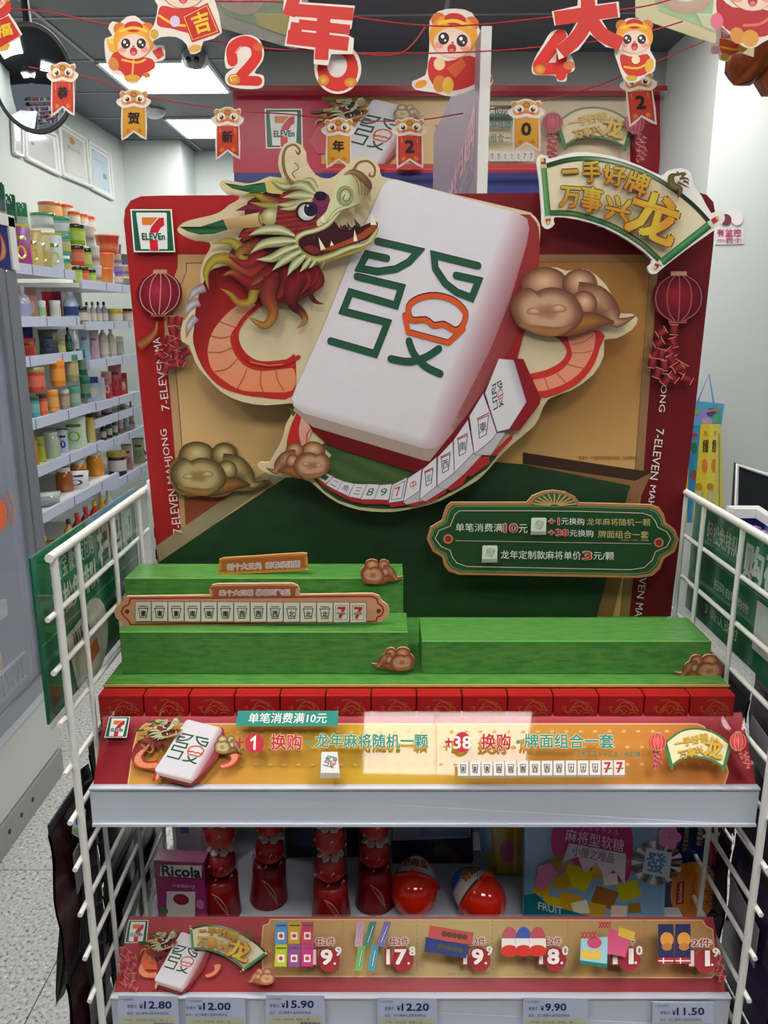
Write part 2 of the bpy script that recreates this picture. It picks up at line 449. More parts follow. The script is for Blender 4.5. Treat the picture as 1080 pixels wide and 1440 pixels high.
# floor: speckled terrazzo tiles
def terrazzo():
    m = bpy.data.materials.new('terrazzo'); m.use_nodes = True; nt = m.node_tree; L = nt.links; b = nt.nodes['Principled BSDF']
    tc = nt.nodes.new('ShaderNodeTexCoord'); g = nt.nodes.new('ShaderNodeNewGeometry')
    v = nt.nodes.new('ShaderNodeTexVoronoi'); v.inputs['Scale'].default_value = 60; L.new(g.outputs['Position'], v.inputs['Vector'])
    n = nt.nodes.new('ShaderNodeTexNoise'); n.inputs['Scale'].default_value = 110; n.inputs['Detail'].default_value = 3; L.new(g.outputs['Position'], n.inputs['Vector'])
    r = nt.nodes.new('ShaderNodeValToRGB'); e = r.color_ramp.elements
    e[0].position = 0.30; e[0].color = lin((78, 80, 78)); e[1].position = 0.44; e[1].color = lin((176, 182, 176))
    x = e.new(0.62); x.color = lin((192, 198, 192)); x = e.new(0.72); x.color = lin((232, 236, 230))
    L.new(n.outputs['Fac'], r.inputs[0])
    m2 = nt.nodes.new('ShaderNodeMapRange'); m2.inputs[1].default_value = 0.0; m2.inputs[2].default_value = 0.16; m2.inputs[3].default_value = 0.0; m2.inputs[4].default_value = 1
    L.new(v.outputs['Distance'], m2.inputs[0])
    mx = nt.nodes.new('ShaderNodeMix'); mx.data_type = 'RGBA'; L.new(m2.outputs[0], mx.inputs[0]); L.new(v.outputs['Color'], mx.inputs[6]); L.new(r.outputs[0], mx.inputs[7])
    hs = nt.nodes.new('ShaderNodeHueSaturation'); hs.inputs['Saturation'].default_value = 0.25; L.new(mx.outputs[2], hs.inputs['Color'])
    L.new(hs.outputs[0], b.inputs['Base Color']); b.inputs['Roughness'].default_value = 0.3
    return m
TZ = terrazzo()
fl = empty('floor', (0, 2, 0), kind='structure')
MB().box(-2.6, 3.2, -1.5, 7, -0.06, -0.004).build('grout_bed', mat('grout', (105, 110, 108), 0.9), fl)
proto = None
for i in range(-4, 4):
    for j in range(-1, 11):
        cx, cy = -0.46 + 0.6 * i, 1.53 - 0.6 + 0.6 * j
        if proto is None:
            proto = MB().box(-0.2985, 0.2985, -0.2985, 0.2985, -0.004, 0.0).build('floor_tile', TZ); o = proto
        else: o = proto.copy(); COL.objects.link(o)
        o.parent = fl; o.location = (cx, cy - 2, -0.004)
# ================================================================ far counter: promotion banner, blue band
# ================================================================ printed artwork, drawn as thin layers in the print's own coordinates
GOLDC = (196, 150, 60)
def logo7(a, q, eleven=True):
    a.push(aff(0, 0, 100, 100, q))
    a.rect(0, 0, 100, 100, (232, 230, 222)); a.rect(3.5, 3, 96.5, 97, (22, 92, 66))
    a.fill([(13, 10), (15, 8), (85, 8), (87, 10), (82, 93), (18, 93)], (226, 228, 226))
    a.rect(26, 19, 70, 37, (214, 118, 40))
    a.fill([(79, 19), (79, 37), (70, 43), (62, 55), (42, 55), (47, 42), (58, 30), (68, 21)], (196, 34, 44))
    a.line([(68, 18), (56, 30), (45, 42), (41, 54)], 2, (226, 228, 226), cap=False)
    a.rect(40, 72, 60, 97, (196, 34, 44)); a.line([(39.5, 97), (39.5, 72)], 1.5, (226, 228, 226), cap=False); a.line([(60.5, 97), (60.5, 72)], 1.5, (226, 228, 226), cap=False)
    if eleven: a.text('ELEVEn', (23, 56, 78, 71), (16, 74, 54), bold=0.035)
    a.pop()
def glyph_tile(a, w=9.5, g=(38, 80, 60), o=(206, 84, 36), hd=True):
    """the pictogram on the mahjong tile"""
    st = [[(531, 340), (589, 353.5), (575, 369), (556.5, 379), (531, 382.5), (505.5, 378), (516, 358), (544, 364)],
          [(502, 389.4), (564.6, 404.5), (556.5, 430), (493, 411.5), (482.4, 438), (545, 454), (527.5, 498), (465, 480)],
          [(672, 374.4), (610, 359), (612, 378), (626, 399), (642, 411.4), (663, 419.5), (673, 395), (641, 388)]]
    ex = [[(575, 480), (582, 498), (598, 515.6), (619, 526)], [(549.5, 505), (575, 509), (598, 503), (617, 491)]]
    bun = [(575, 431), (589, 420), (612, 416), (637.5, 423), (654, 440), (651, 457), (640, 465), (624, 456.6), (610, 458), (598, 450), (578, 450)]
    base = [(569, 444), (574, 467), (630.5, 482), (651, 463.5)]
    if hd:
        for s_ in st: a.line([(x, y - 1.2) for x, y in s_], w, (28, 44, 44))
        for s_ in ex: a.line([(x, y - 1.2) for x, y in s_], w, (28, 44, 44), sm=4)
        a.line([(x, y - 1.5) for x, y in bun], w * 0.85, (44, 26, 40), closed=True, sm=3)
        a.line([(x, y - 1.2) for x, y in base], w * 0.75, (44, 26, 40))
    for s_ in st: a.line(s_, w, g)
    for s_ in ex: a.line(s_, w, g, sm=4)
    a.line(bun, w * 0.78, o, closed=True, sm=3); a.line(base, w * 0.75, o)
def big_tile(a, hd=True):
    a.part('tile_back') if hd else None
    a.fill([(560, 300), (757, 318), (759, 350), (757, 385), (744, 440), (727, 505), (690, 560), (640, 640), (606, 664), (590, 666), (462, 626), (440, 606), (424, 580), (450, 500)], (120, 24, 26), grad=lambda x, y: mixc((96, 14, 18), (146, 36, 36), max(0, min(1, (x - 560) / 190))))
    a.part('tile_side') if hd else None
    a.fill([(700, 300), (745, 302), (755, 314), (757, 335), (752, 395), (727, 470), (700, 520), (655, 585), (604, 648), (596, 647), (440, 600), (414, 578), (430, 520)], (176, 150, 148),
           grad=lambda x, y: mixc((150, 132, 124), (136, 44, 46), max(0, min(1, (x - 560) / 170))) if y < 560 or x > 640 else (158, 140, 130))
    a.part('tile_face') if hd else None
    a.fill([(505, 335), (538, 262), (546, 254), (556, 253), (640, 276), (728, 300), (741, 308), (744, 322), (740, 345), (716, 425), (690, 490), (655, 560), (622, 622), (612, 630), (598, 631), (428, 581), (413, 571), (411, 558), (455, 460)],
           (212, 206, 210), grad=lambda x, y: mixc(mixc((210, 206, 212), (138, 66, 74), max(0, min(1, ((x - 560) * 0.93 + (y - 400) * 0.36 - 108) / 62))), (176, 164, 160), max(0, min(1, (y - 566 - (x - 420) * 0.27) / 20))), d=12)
    a.part('tile_glyph') if hd else None
    glyph_tile(a, hd=hd)
RED1, RED2, CRM, GRN1 = (122, 30, 32), (66, 14, 20), (196, 200, 150), (150, 158, 96)
OLV, GLD = (164, 150, 52), (168, 118, 50)
def dragon_body(a, hd=True):
    P_ = a.part if hd else (lambda *k: None)
    P_('dragon_body')
    a.fill([(300, 378), (285, 400), (276, 430), (273, 460), (272, 482), (284, 515), (305, 540), (330, 552), (369, 559), (412, 557), (415, 500), (403, 505), (369, 508), (350, 500), (338, 484), (336, 462), (346, 442), (366, 425), (380, 405), (345, 375)], (168, 40, 32), sm=3,
           grad=lambda x, y: mixc((92, 12, 20), (176, 44, 36), max(0, min(1, (x - 268 + (y - 400) * 0.55) / 100))))
    a.fill([(325, 436), (306, 456), (296, 474), (292, 496), (297, 517), (306, 528), (322, 540), (341, 549), (369, 551), (411, 549), (414, 520), (398, 519), (369, 522), (347, 516), (332, 501), (325, 484), (325, 470), (337, 454), (362, 432), (345, 425)], (208, 140, 112), sm=3,
           grad=lambda x, y: mixc((198, 148, 118), (220, 132, 92), max(0, min(1, (y - 440) / 110))))
    if hd:
        for p, w_ in (([(288, 404), (272, 412), (262, 432)], [14, 9, 0]), ([(280, 424), (266, 432), (258, 452)], [14, 9, 0]), ([(276, 446), (266, 458), (262, 476)], [12, 9, 0])): a.lock(p, w_, [(176, 150, 150), (196, 190, 200), (150, 96, 50)])
    P_('belly_ridges')
    for p in ([(309, 452), (335, 462)], [(297, 472), (311, 475), (328, 471)], [(292, 495), (310, 495), (328, 488)], [(302, 522), (320, 518), (334, 504)], [(334, 546), (343, 530), (347, 518)], [(371, 552), (366, 537), (368, 522)], [(400, 549), (391, 535), (388, 520)]):
        a.line(p, 1.3, (178, 84, 70), sm=4)
    a.line([(366, 428), (345, 446), (334, 464), (333, 482), (342, 498), (356, 509), (378, 513), (400, 511), (420, 502)], 6 if hd else 8, (176, 36, 30), sm=5)
    if hd:
        a.line([(352, 509), (378, 514), (398, 512)], 1.2, (214, 130, 96))
    P_('dragon_tail')
    a.fill([(770, 466), (845, 466), (843, 490), (834, 514), (816, 536), (790, 551), (757, 558), (740, 530), (768, 520), (788, 509), (797, 494), (788, 478)], (190, 48, 40), sm=3)
    a.fill([(800, 468), (833, 464), (836, 484), (828, 506), (812, 527), (788, 542), (757, 550), (746, 536), (770, 530), (792, 518), (804, 500), (800, 482)], (214, 140, 110), sm=3)
    for p in ([(804, 484), (822, 480), (835, 470)], [(803, 496), (820, 496), (835, 492)], [(797, 512), (812, 516), (822, 518)], [(782, 524), (792, 534), (796, 540)], [(765, 530), (769, 540), (772, 549)]):
        a.line(p, 1.2, (178, 84, 70), sm=3)
    P_('lower_tail')
    a.fill([(424, 573), (413, 590), (406, 610), (404, 630), (420, 632), (432, 600), (440, 590)], (176, 40, 34), sm=3)
    a.fill([(428, 580), (421, 600), (422, 618), (428, 630), (436, 612), (440, 596)], (206, 150, 132), sm=3)
    a.line([(440, 598), (432, 610), (431, 626)], 1.5, (172, 40, 40))
def dragon_head(a, hd=True):
    P_ = a.part if hd else (lambda *k: None)
    P_('mane')
    a.fill([(350, 285), (400, 268), (440, 300), (440, 365), (450, 390), (440, 412), (415, 425), (385, 425), (350, 410), (332, 385), (322, 360), (345, 330)], (86, 20, 26), sm=3)
    for p, w_, c_ in (
        ([(372, 350), (345, 352), (325, 340), (299, 344)], [16, 15, 11, 0], [RED1, OLV, OLV]),
        ([(385, 300), (360, 292), (332, 298)], [10, 12, 0], [(130, 32, 54), (120, 30, 60)]),
        ([(400, 288), (375, 282), (360, 274), (342, 279)], [12, 11, 8, 0], [(120, 40, 50), OLV, OLV]),
        ([(405, 292), (375, 290), (352, 286)], [10, 8, 0], [GRN1, OLV]),
        ([(370, 322), (350, 326), (336, 336)], [16, 14, 0], [RED1, RED1]),
        ([(366, 340), (340, 358), (352, 376), (330, 376)], [14, 16, 14, 2], [RED1, OLV, RED1]),
        ([(378, 372), (350, 384), (326, 366), (304, 366), (292, 384), (296, 408)], [20, 20, 17, 14, 9, 0], [(140, 30, 36), (150, 60, 40), OLV, (170, 150, 60), OLV]),
        ([(372, 352), (350, 372), (324, 362)], [14, 14, 2], [(150, 34, 40), (140, 40, 40)]),
        ([(382, 378), (356, 398), (330, 384), (316, 388)], [16, 16, 9, 0], [RED1, (140, 30, 36), OLV]),
        ([(384, 385), (362, 404), (354, 424), (338, 426), (326, 414), (312, 406)], [18, 15, 12, 10, 7, 0], [(136, 28, 34), OLV, GLD, OLV]),
        ([(392, 385), (368, 402), (350, 406)], [14, 10, 2], [RED1, RED1]),
        ([(440, 378), (450, 396), (438, 412), (444, 424), (458, 428)], [20, 15, 8, 6, 0], [RED1, RED1, RED2, (150, 60, 40)]),
        ([(398, 372), (406, 395), (392, 420)], [14, 18, 8], [RED1, (140, 30, 36), RED1]),
        ([(384, 392), (378, 416), (386, 440), (376, 457), (362, 453), (348, 443)], [24, 22, 15, 12, 7, 0], [RED1, (140, 60, 40), GLD, GLD, (160, 140, 70)]),
        ([(426, 380), (412, 405), (413, 428), (426, 440), (430, 452), (418, 462)], [26, 24, 15, 11, 8, 0], [(130, 26, 34), RED1, RED2, GLD, GLD]),
        ([(430, 378), (436, 396), (424, 414)], [8, 9, 2], [(150, 34, 42), RED1]),
        ([(444, 374), (446, 392), (434, 406)], [6, 8, 1], [(140, 30, 38), RED1]),
        ([(418, 378), (420, 396), (410, 414)], [6, 8, 1], [(150, 34, 42), RED1])):
        a.lock(p, w_, c_)
    P_('horns')
    a.fill([(374, 258), (402, 252), (425, 262), (425, 280), (400, 275), (377, 272)], (186, 176, 108), sm=3)
    a.fill([(317, 259), (344, 263), (374, 258), (377, 272), (350, 272), (329, 267)], (24, 76, 44), grad=lambda x, y: mixc((12, 40, 26), (44, 100, 58), abs(math.sin(y * 0.35))))
    a.fill([(255, 320), (285, 320), (316, 310), (323, 324), (304, 330), (284, 331), (267, 327)], (20, 70, 42), grad=lambda x, y: mixc((10, 36, 24), (40, 96, 56), abs(math.sin(y * 0.3 + 1))))
    a.fill([(316, 310), (367, 300), (372, 320), (324, 324)], (190, 168, 118), grad=lambda x, y: mixc((204, 180, 130), (150, 118, 70), max(0, min(1, (y - 302) / 20))))
    a.ell(384, 307, 16, 13, (206, 208, 160), (128, 122, 76), cen=(380, 302))
    a.line([(367, 299), (366, 310), (372, 321)], 2, (110, 90, 50), sm=3)
    P_('dragon_face')
    a.fill([(392, 292), (400, 272), (432, 268), (446, 280), (462, 300), (455, 318), (425, 328), (412, 345), (385, 326), (345, 340), (350, 322), (385, 320)], (128, 34, 34), sm=3,
           grad=lambda x, y: mixc((88, 22, 26), (150, 44, 40), 0.5 + 0.5 * math.sin(y * 0.9 + x * 0.12)))
    a.fill([(443, 272), (463, 276), (463, 297), (450, 308), (443, 294)], (112, 42, 74), sm=3)
    for k in range(3): a.line([(449 + k, 291 + 5 * k), (455, 294 + 5 * k), (462, 290 + 4 * k)], 1, (74, 24, 52), sm=3)
    P_('brow')
    for p, w_ in (([(444, 274), (425, 262), (400, 268)], [6, 14, 4]), ([(442, 278), (420, 276), (398, 280)], [8, 12, 0]), ([(440, 282), (415, 290), (389, 289)], [6, 13, 0]), ([(424, 288), (412, 294), (394, 296)], [4, 8, 0]), ([(446, 268), (438, 256), (424, 256)], [6, 9, 1]), ([(418, 262), (400, 264), (384, 256)], [5, 9, 2])):
        a.lock(p, w_, [(200, 204, 160), (176, 180, 128)], rim=(112, 112, 66))
    P_('eyes')
    a.ell(452, 277, 8.5, 6, (34, 24, 54), (20, 14, 30)); a.ell(432, 299, 15, 13.5, (50, 20, 26)); a.ell(433, 300, 12.5, 11.5, (226, 224, 220), (170, 170, 168))
    a.ell(438, 296, 9.5, 10, (58, 44, 92), (22, 16, 40), cen=(436, 293)); a.ell(438, 295, 4, 4.5, (14, 10, 24)); a.ell(434, 291, 1.5, 1.5, (190, 186, 210))
    P_('snout')
    a.fill([(474, 261), (480, 250), (496, 242), (508, 243), (516, 250), (523, 259), (522, 270), (514, 281), (504, 289), (493, 291), (481, 296), (473, 306), (462, 317), (449, 320), (447, 312), (459, 300), (465, 284), (471, 270)], (186, 186, 140), sm=3,
           grad=lambda x, y: mixc((194, 198, 152), (110, 84, 52), max(0, min(1, (x - 490) / 34))))
    a.lock([(522, 268), (512, 254), (498, 244), (484, 248)], [4, 10, 8, 2], [(112, 52, 52), (140, 112, 64), (168, 150, 90)])
    for k in range(4): a.line([(494 + 6 * k, 246 + k), (503 + 5 * k, 258 + 2 * k), (505 + 4 * k, 276)], 1, (112, 84, 50), sm=4)
    a.ell(486, 277, 12, 14, (206, 210, 170), (132, 132, 88)); a.line([(479, 284), (480, 272), (488, 268), (494, 276), (489, 285), (483, 282), (486, 276)], 1.6, (104, 100, 62), sm=4)
    a.lock([(458, 320), (466, 308), (476, 297), (492, 292), (506, 286)], [2, 5, 5, 4, 2], [(216, 220, 180), (200, 204, 156)], rim=(124, 124, 76))
    P_('mouth')
    a.fill([(417, 340), (436, 331), (456, 322), (470, 312), (478, 322), (486, 317), (492, 325), (499, 318), (508, 320), (528, 312), (531, 322), (516, 338), (492, 346), (466, 354), (445, 361), (428, 354)], (54, 18, 22), sm=2)
    a.fill([(450, 354), (464, 348), (488, 339), (508, 329), (527, 316), (529, 323), (512, 337), (490, 345), (466, 353)], (150, 66, 40), sm=2)
    a.fill([(428, 350), (440, 346), (452, 354), (442, 359)], (110, 36, 34), sm=2)
    P_('lips')
    a.lock([(478, 300), (462, 317), (446, 325), (428, 330), (418, 338), (419, 349), (428, 359), (445, 366), (466, 361), (492, 350), (514, 345), (524, 335), (532, 322)], [3, 7, 7, 7, 8, 8, 8, 9, 8, 7, 7, 7, 3], [(204, 208, 168), (214, 216, 180), (176, 170, 84), (206, 210, 172), (190, 186, 120)], rim=(126, 112, 48))
    a.lock([(450, 371), (478, 362), (505, 353), (522, 342)], [1, 5, 6, 1], [(140, 124, 60), (170, 150, 80)])
    P_('fangs')
    for t in ([(449, 335), (459, 351), (452, 353)], [(499, 324), (503.5, 340), (497.5, 341)], [(524, 301), (530, 318), (521, 318)], [(467, 340), (470, 346), (465, 347)],
              [(456, 303), (458, 316), (452, 313)]): a.fill(t, (224, 218, 180))
    for t in ([(505, 288), (512, 284), (518, 299)], [(514, 280), (521, 273), (522.5, 286)], [(490, 297), (499, 292), (501, 307)], [(456, 366), (461, 364), (452, 382)]): a.fill(t, (150, 132, 92))
    for t in ([(498, 308), (508, 319), (501, 321)], [(488, 313), (496, 323), (490, 324)], [(479, 317), (485, 324), (479, 325)], [(440, 332), (445, 334), (444, 340)], [(433, 335), (437, 335), (436, 340)]): a.fill(t, (70, 48, 40))
    P_('beard')
    for p, w_ in (([(416, 333), (395, 325), (370, 326), (352, 333)], [4, 14, 11, 0]), ([(418, 340), (398, 341), (372, 345), (354, 358)], [6, 14, 12, 0]), ([(421, 347), (402, 354), (385, 364), (362, 366)], [6, 12, 12, 0]),
                  ([(425, 354), (410, 362), (398, 370), (384, 382)], [6, 12, 10, 0]), ([(431, 360), (420, 369), (412, 378), (406, 389)], [6, 12, 9, 0]), ([(438, 364), (431, 374), (423, 384)], [6, 8, 0]), ([(445, 367), (440, 374), (435, 379)], [5, 5, 0])):
        a.lock(p, w_, [(206, 210, 164), (192, 196, 148)], rim=(104, 108, 68))
    if hd:
        for p in ([(414, 334), (395, 328), (375, 329)], [(416, 342), (396, 344), (374, 348)], [(420, 350), (403, 357), (385, 366)], [(427, 356), (412, 365), (400, 373)]): a.line(p, 0.9, (128, 132, 86), sm=3, cap=False)
    P_('whiskers')
    a.lock([(414, 261), (404, 248), (400, 228), (404, 212), (415, 207), (423, 214), (421, 220), (417, 214)], [4, 4, 4, 3.5, 3, 3, 3, 1], (138, 110, 60), rim=(60, 44, 24))
    a.lock([(498, 242), (505, 232), (518, 230), (527, 239), (526, 250), (520, 250), (521, 245)], [4, 3.5, 3, 3, 3, 3, 1], (138, 110, 60), rim=(60, 44, 24))
    if hd: a.line([(416, 232), (422, 239), (413, 246), (417, 253)], 1.2, (96, 76, 50), sm=4)
CLD = [((278, 640, 24, 18), 0), ((315, 640, 19, 16), 0)]
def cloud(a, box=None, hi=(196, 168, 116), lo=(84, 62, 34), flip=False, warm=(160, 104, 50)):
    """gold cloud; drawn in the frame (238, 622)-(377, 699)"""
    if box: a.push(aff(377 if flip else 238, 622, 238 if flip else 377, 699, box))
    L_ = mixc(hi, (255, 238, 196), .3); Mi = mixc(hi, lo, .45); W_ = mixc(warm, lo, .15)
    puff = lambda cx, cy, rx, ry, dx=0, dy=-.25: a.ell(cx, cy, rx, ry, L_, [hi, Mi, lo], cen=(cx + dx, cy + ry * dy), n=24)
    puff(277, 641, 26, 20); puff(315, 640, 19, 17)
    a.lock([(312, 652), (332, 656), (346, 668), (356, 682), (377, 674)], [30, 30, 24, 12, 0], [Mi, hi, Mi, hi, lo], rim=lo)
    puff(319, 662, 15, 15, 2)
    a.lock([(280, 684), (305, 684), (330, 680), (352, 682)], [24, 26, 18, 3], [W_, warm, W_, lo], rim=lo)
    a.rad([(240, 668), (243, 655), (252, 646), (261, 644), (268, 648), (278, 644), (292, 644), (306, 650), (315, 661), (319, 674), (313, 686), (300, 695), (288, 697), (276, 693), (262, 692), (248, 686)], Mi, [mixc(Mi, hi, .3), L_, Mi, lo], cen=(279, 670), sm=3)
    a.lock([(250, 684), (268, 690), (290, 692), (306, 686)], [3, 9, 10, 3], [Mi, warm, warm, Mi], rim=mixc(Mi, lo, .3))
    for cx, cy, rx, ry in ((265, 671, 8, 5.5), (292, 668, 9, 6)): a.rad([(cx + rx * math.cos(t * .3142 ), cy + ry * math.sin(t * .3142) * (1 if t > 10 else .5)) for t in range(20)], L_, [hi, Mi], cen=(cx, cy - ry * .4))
    if box: a.pop()
CLOUD_OUT = [(238, 668), (240, 652), (252, 640), (256, 628), (272, 621), (290, 624), (300, 634), (303, 626), (316, 622), (330, 628), (336, 642), (346, 650), (352, 668), (362, 676), (377, 674), (368, 684), (350, 690), (330, 690), (318, 697), (298, 699), (280, 694), (262, 697), (246, 690)]
def cracker(a, cx, cy, ang, w=9, h=12, c=(158, 36, 48)):
    w *= 1.15; h *= 1.15
    ca, sa = math.cos(math.radians(ang)), math.sin(math.radians(ang))
    a.push(lambda x, y: (cx + x * ca - y * sa, cy + x * sa + y * ca))
    a.lock([(0, -h / 2), (0, h / 2)], w, [mixc(c, (255, 150, 140), .2), c], rim=mixc(c, (20, 0, 10), .55), sm=0)
    a.line([(-w / 2, -h / 2), (w / 2, -h / 2)], 1, (196, 128, 104), cap=False); a.line([(-w / 2, h / 2 - 1), (w / 2, h / 2 - 1)], 1, (196, 128, 104), cap=False)
    a.pop()
def lantern(a, cx, cy, rx, ry, tilt=0, hi=(170, 46, 66), lo=(92, 14, 30), rib=(206, 140, 128)):
    a.push(lambda x, y: (cx + x * rx - tilt * y * ry * 0.1, cy + y * ry))
    a.rect(-0.28, -1.12, 0.28, -0.88, (170, 128, 104)); a.rect(-0.34, 0.86, 0.34, 1.08, (150, 70, 66))
    a.ell(0, 0, 1, 1, hi, lo, cen=(-.1, -.2), n=28)
    for k in (-0.85, -0.42, 0.05, 0.5, 0.88):
        a.line([(k * 0.25, -0.98), (k * 0.8, -0.6), (k, 0), (k * 0.8, 0.6), (k * 0.25, 0.98)], 0.04, rib, sm=4, cap=False)
    a.rect(-0.3, -1.1, 0.3, -0.93, (190, 146, 120)); a.pop()
FO = [(40, 48), (80, 60), (95, 72), (200, 42), (300, 35), (450, 60), (600, 112), (720, 168), (760, 140), (830, 125), (885, 152), (900, 220), (945, 280), (1000, 378), (1040, 362), (1073, 385), (1075, 420), (1050, 448), (1010, 480), (860, 585), (725, 690), (690, 720), (655, 715), (645, 680), (668, 640), (560, 550), (400, 460), (250, 415), (120, 400), (120, 440), (85, 468), (52, 450), (47, 380), (35, 200), (20, 90)]
FAN_OUT = [(750 + x / 4, 205 + y / 4) for x, y in FO]
def fan(a, hd=True, ink=None):
    """open scroll shaped like a fan; drawn in board coordinates"""
    a.push(lambda x, y: (750 + x / 4, 205 + y / 4))
    P_ = a.part if hd else (lambda *k: None)
    P_('parchment')
    top = [(72, 112), (200, 78), (330, 72), (480, 98), (640, 158), (780, 240), (900, 335), (985, 425)]
    bot = [(712, 645), (600, 545), (450, 455), (300, 400), (200, 380), (98, 378)]
    a.fill(resamp(top, False, 4) + resamp(bot, False, 4), (204, 188, 150), grad=lambda x, y: mixc((196, 178, 142), (212, 202, 170), 0.5 + 0.5 * math.sin(x * 0.008)), d=90)
    P_('scroll_bands')
    a.lock(top, 26, [(30, 40, 26), (60, 110, 56), (170, 190, 170), (120, 140, 120), (20, 26, 22), (34, 36, 30)], rim=(24, 60, 34))
    a.line([(x + 2, y + 14) for x, y in top], 4, (60, 90, 52), sm=4)
    a.lock(bot, 30, [(60, 100, 60), (150, 160, 100), (50, 130, 74), (120, 140, 70), (60, 90, 50)], rim=(30, 74, 44))
    a.line([(x, y - 14) for x, y in bot], 4, (48, 84, 50), sm=4)
    P_('scroll_rods')
    for q, ax in (([(42, 122), (74, 122), (100, 395), (66, 398)], 0), ([(985, 420), (1010, 455), (735, 672), (708, 640)], 1)):
        gf = (lambda x, y: mixc((96, 156, 96), (22, 74, 44), abs((x - 42 - (y - 122) * 0.09) / 32 - 0.35))) if not ax else (lambda x, y: mixc((80, 150, 90), (16, 60, 36), abs(((x - 720) * 0.62 + (y - 650) * 0.78) / 30)))
        a.fill(q, (44, 110, 64), grad=gf, d=14)
    a.fill([(38, 104), (74, 104), (76, 126), (42, 126)], (196, 170, 130)); a.fill([(42, 72), (68, 70), (70, 104), (42, 104)], (120, 60, 40)); a.ell(50, 82, 10, 10, (216, 170, 60))
    a.fill([(62, 396), (98, 393), (98, 410), (66, 412)], (200, 190, 170)); a.fill([(68, 412), (96, 410), (94, 436), (74, 438)], (150, 80, 30)); a.ell(84, 432, 9, 9, (220, 180, 80))
    a.fill([(976, 430), (992, 418), (1016, 450), (1000, 462)], (206, 196, 180)); a.fill([(996, 416), (1030, 395), (1040, 420), (1012, 440)], (160, 44, 36)); a.ell(1034, 406, 10, 10, (220, 180, 90))
    a.fill([(704, 640), (720, 652), (724, 678), (696, 660)], (206, 196, 180)); a.fill([(682, 660), (706, 668), (700, 690), (676, 690)], (160, 44, 36)); a.ell(682, 684, 9, 9, (220, 180, 90))
    P_('slogan')
    gr = lambda x, y: mixc((186, 116, 34), (190, 168, 60), max(0, min(1, y * 1.3)))
    for ch, q in (('一', [(160, 142), (248, 136), (251, 150), (164, 156)]), ('手', [(272, 88), (374, 90), (372, 204), (282, 206)]), ('好', [(388, 110), (520, 120), (505, 235), (400, 215)]), ('牌', [(540, 140), (662, 170), (610, 302), (505, 240)]),
                  ('万', [(150, 232), (265, 240), (245, 352), (142, 345)]), ('事', [(270, 225), (390, 250), (365, 385), (262, 365)]), ('兴', [(405, 275), (548, 310), (525, 435), (395, 410)])):
        a.text(ch, q, (196, 140, 40), bold=0.045, out=ink or (84, 70, 36), ow=0.03, grad=gr)
    a.text('龙', [(575, 245), (830, 320), (760, 575), (505, 470)], (206, 150, 40), bold=0.05, out=(112, 70, 30), ow=0.02, grad=lambda x, y: mixc((194, 124, 38), (196, 176, 56), abs(math.sin(x * 4))))
    P_('dragon_crest')
    a.lock([(800, 300), (815, 250), (770, 225), (765, 180), (800, 165)], [4, 30, 40, 34, 8], [(104, 80, 44), (120, 96, 50), (90, 72, 40)])
    for p in ([(800, 170), (830, 160), (855, 170)], [(810, 190), (850, 190), (868, 210)], [(800, 210), (830, 225), (870, 245)], [(790, 175), (800, 158), (790, 148)], [(820, 180), (840, 165), (838, 150)], [(830, 205), (855, 212), (858, 230)]):
        a.lock(p, [16, 12, 0], [(120, 104, 50), (96, 80, 40)], rim=(50, 42, 20))
    a.pop()
# ================================================================ the cardboard promotion display on the rack
YB = 0.985
mpB, nB = planeY(YB)
CARDE = (222, 214, 200)
board_pts = [(176, 330), (174, 312), (176, 294), (184, 282), (198, 276), (225, 275), (980, 270), (994, 274), (1003, 284), (1006, 300), (1003, 345), (975, 600), (943, 867), (232, 867), (222, 790), (196, 540)]
board = empty('backing_board', at(590, 867, YB + 0.004), 'large red and gold cardboard backing board standing on the green steps with printed lanterns', 'display board')
bd = MB().prism([at(x, y, YB) for x, y in board_pts], (0, 0.006, 0), (150, 30, 32), CARDE); bd.build('board_card', PR(), board)
a = Art(mpB, nB, board)
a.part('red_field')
a.fill(board_pts, (150, 30, 32), grad=lambda x, y: mixc((158, 32, 33), (98, 18, 24), max(0, min(1, (x - 330) / 480))), d=60)  # darker to the right: dimmer light there, painted into the red print
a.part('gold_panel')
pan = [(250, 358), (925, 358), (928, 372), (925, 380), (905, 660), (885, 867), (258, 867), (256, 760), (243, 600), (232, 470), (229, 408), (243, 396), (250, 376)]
a.fill(pan, (196, 164, 116), grad=lambda x, y: mixc((186, 150, 106), (140, 108, 70), max(0, min(1, (x - 300) / 500))), d=50)  # browner to the right: the same dimming of light painted into the gold
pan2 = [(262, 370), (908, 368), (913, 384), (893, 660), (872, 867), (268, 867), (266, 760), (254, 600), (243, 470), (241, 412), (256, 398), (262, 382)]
a.fill(pan2, (206, 170, 118), grad=lambda x, y: mixc(mixc((196, 158, 108), (160, 112, 58), max(0, min(1, (x - 300) / 500))), (226, 196, 130), 0.5 * max(0, min(1, (y - 480) / 200))), d=40)  # inner gold also carries the painted dimming towards the right
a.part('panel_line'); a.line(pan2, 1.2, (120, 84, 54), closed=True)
a.part('shadow_wedge'); a.fill([(259, 700), (340, 690), (300, 725), (262, 762)], (140, 70, 44))
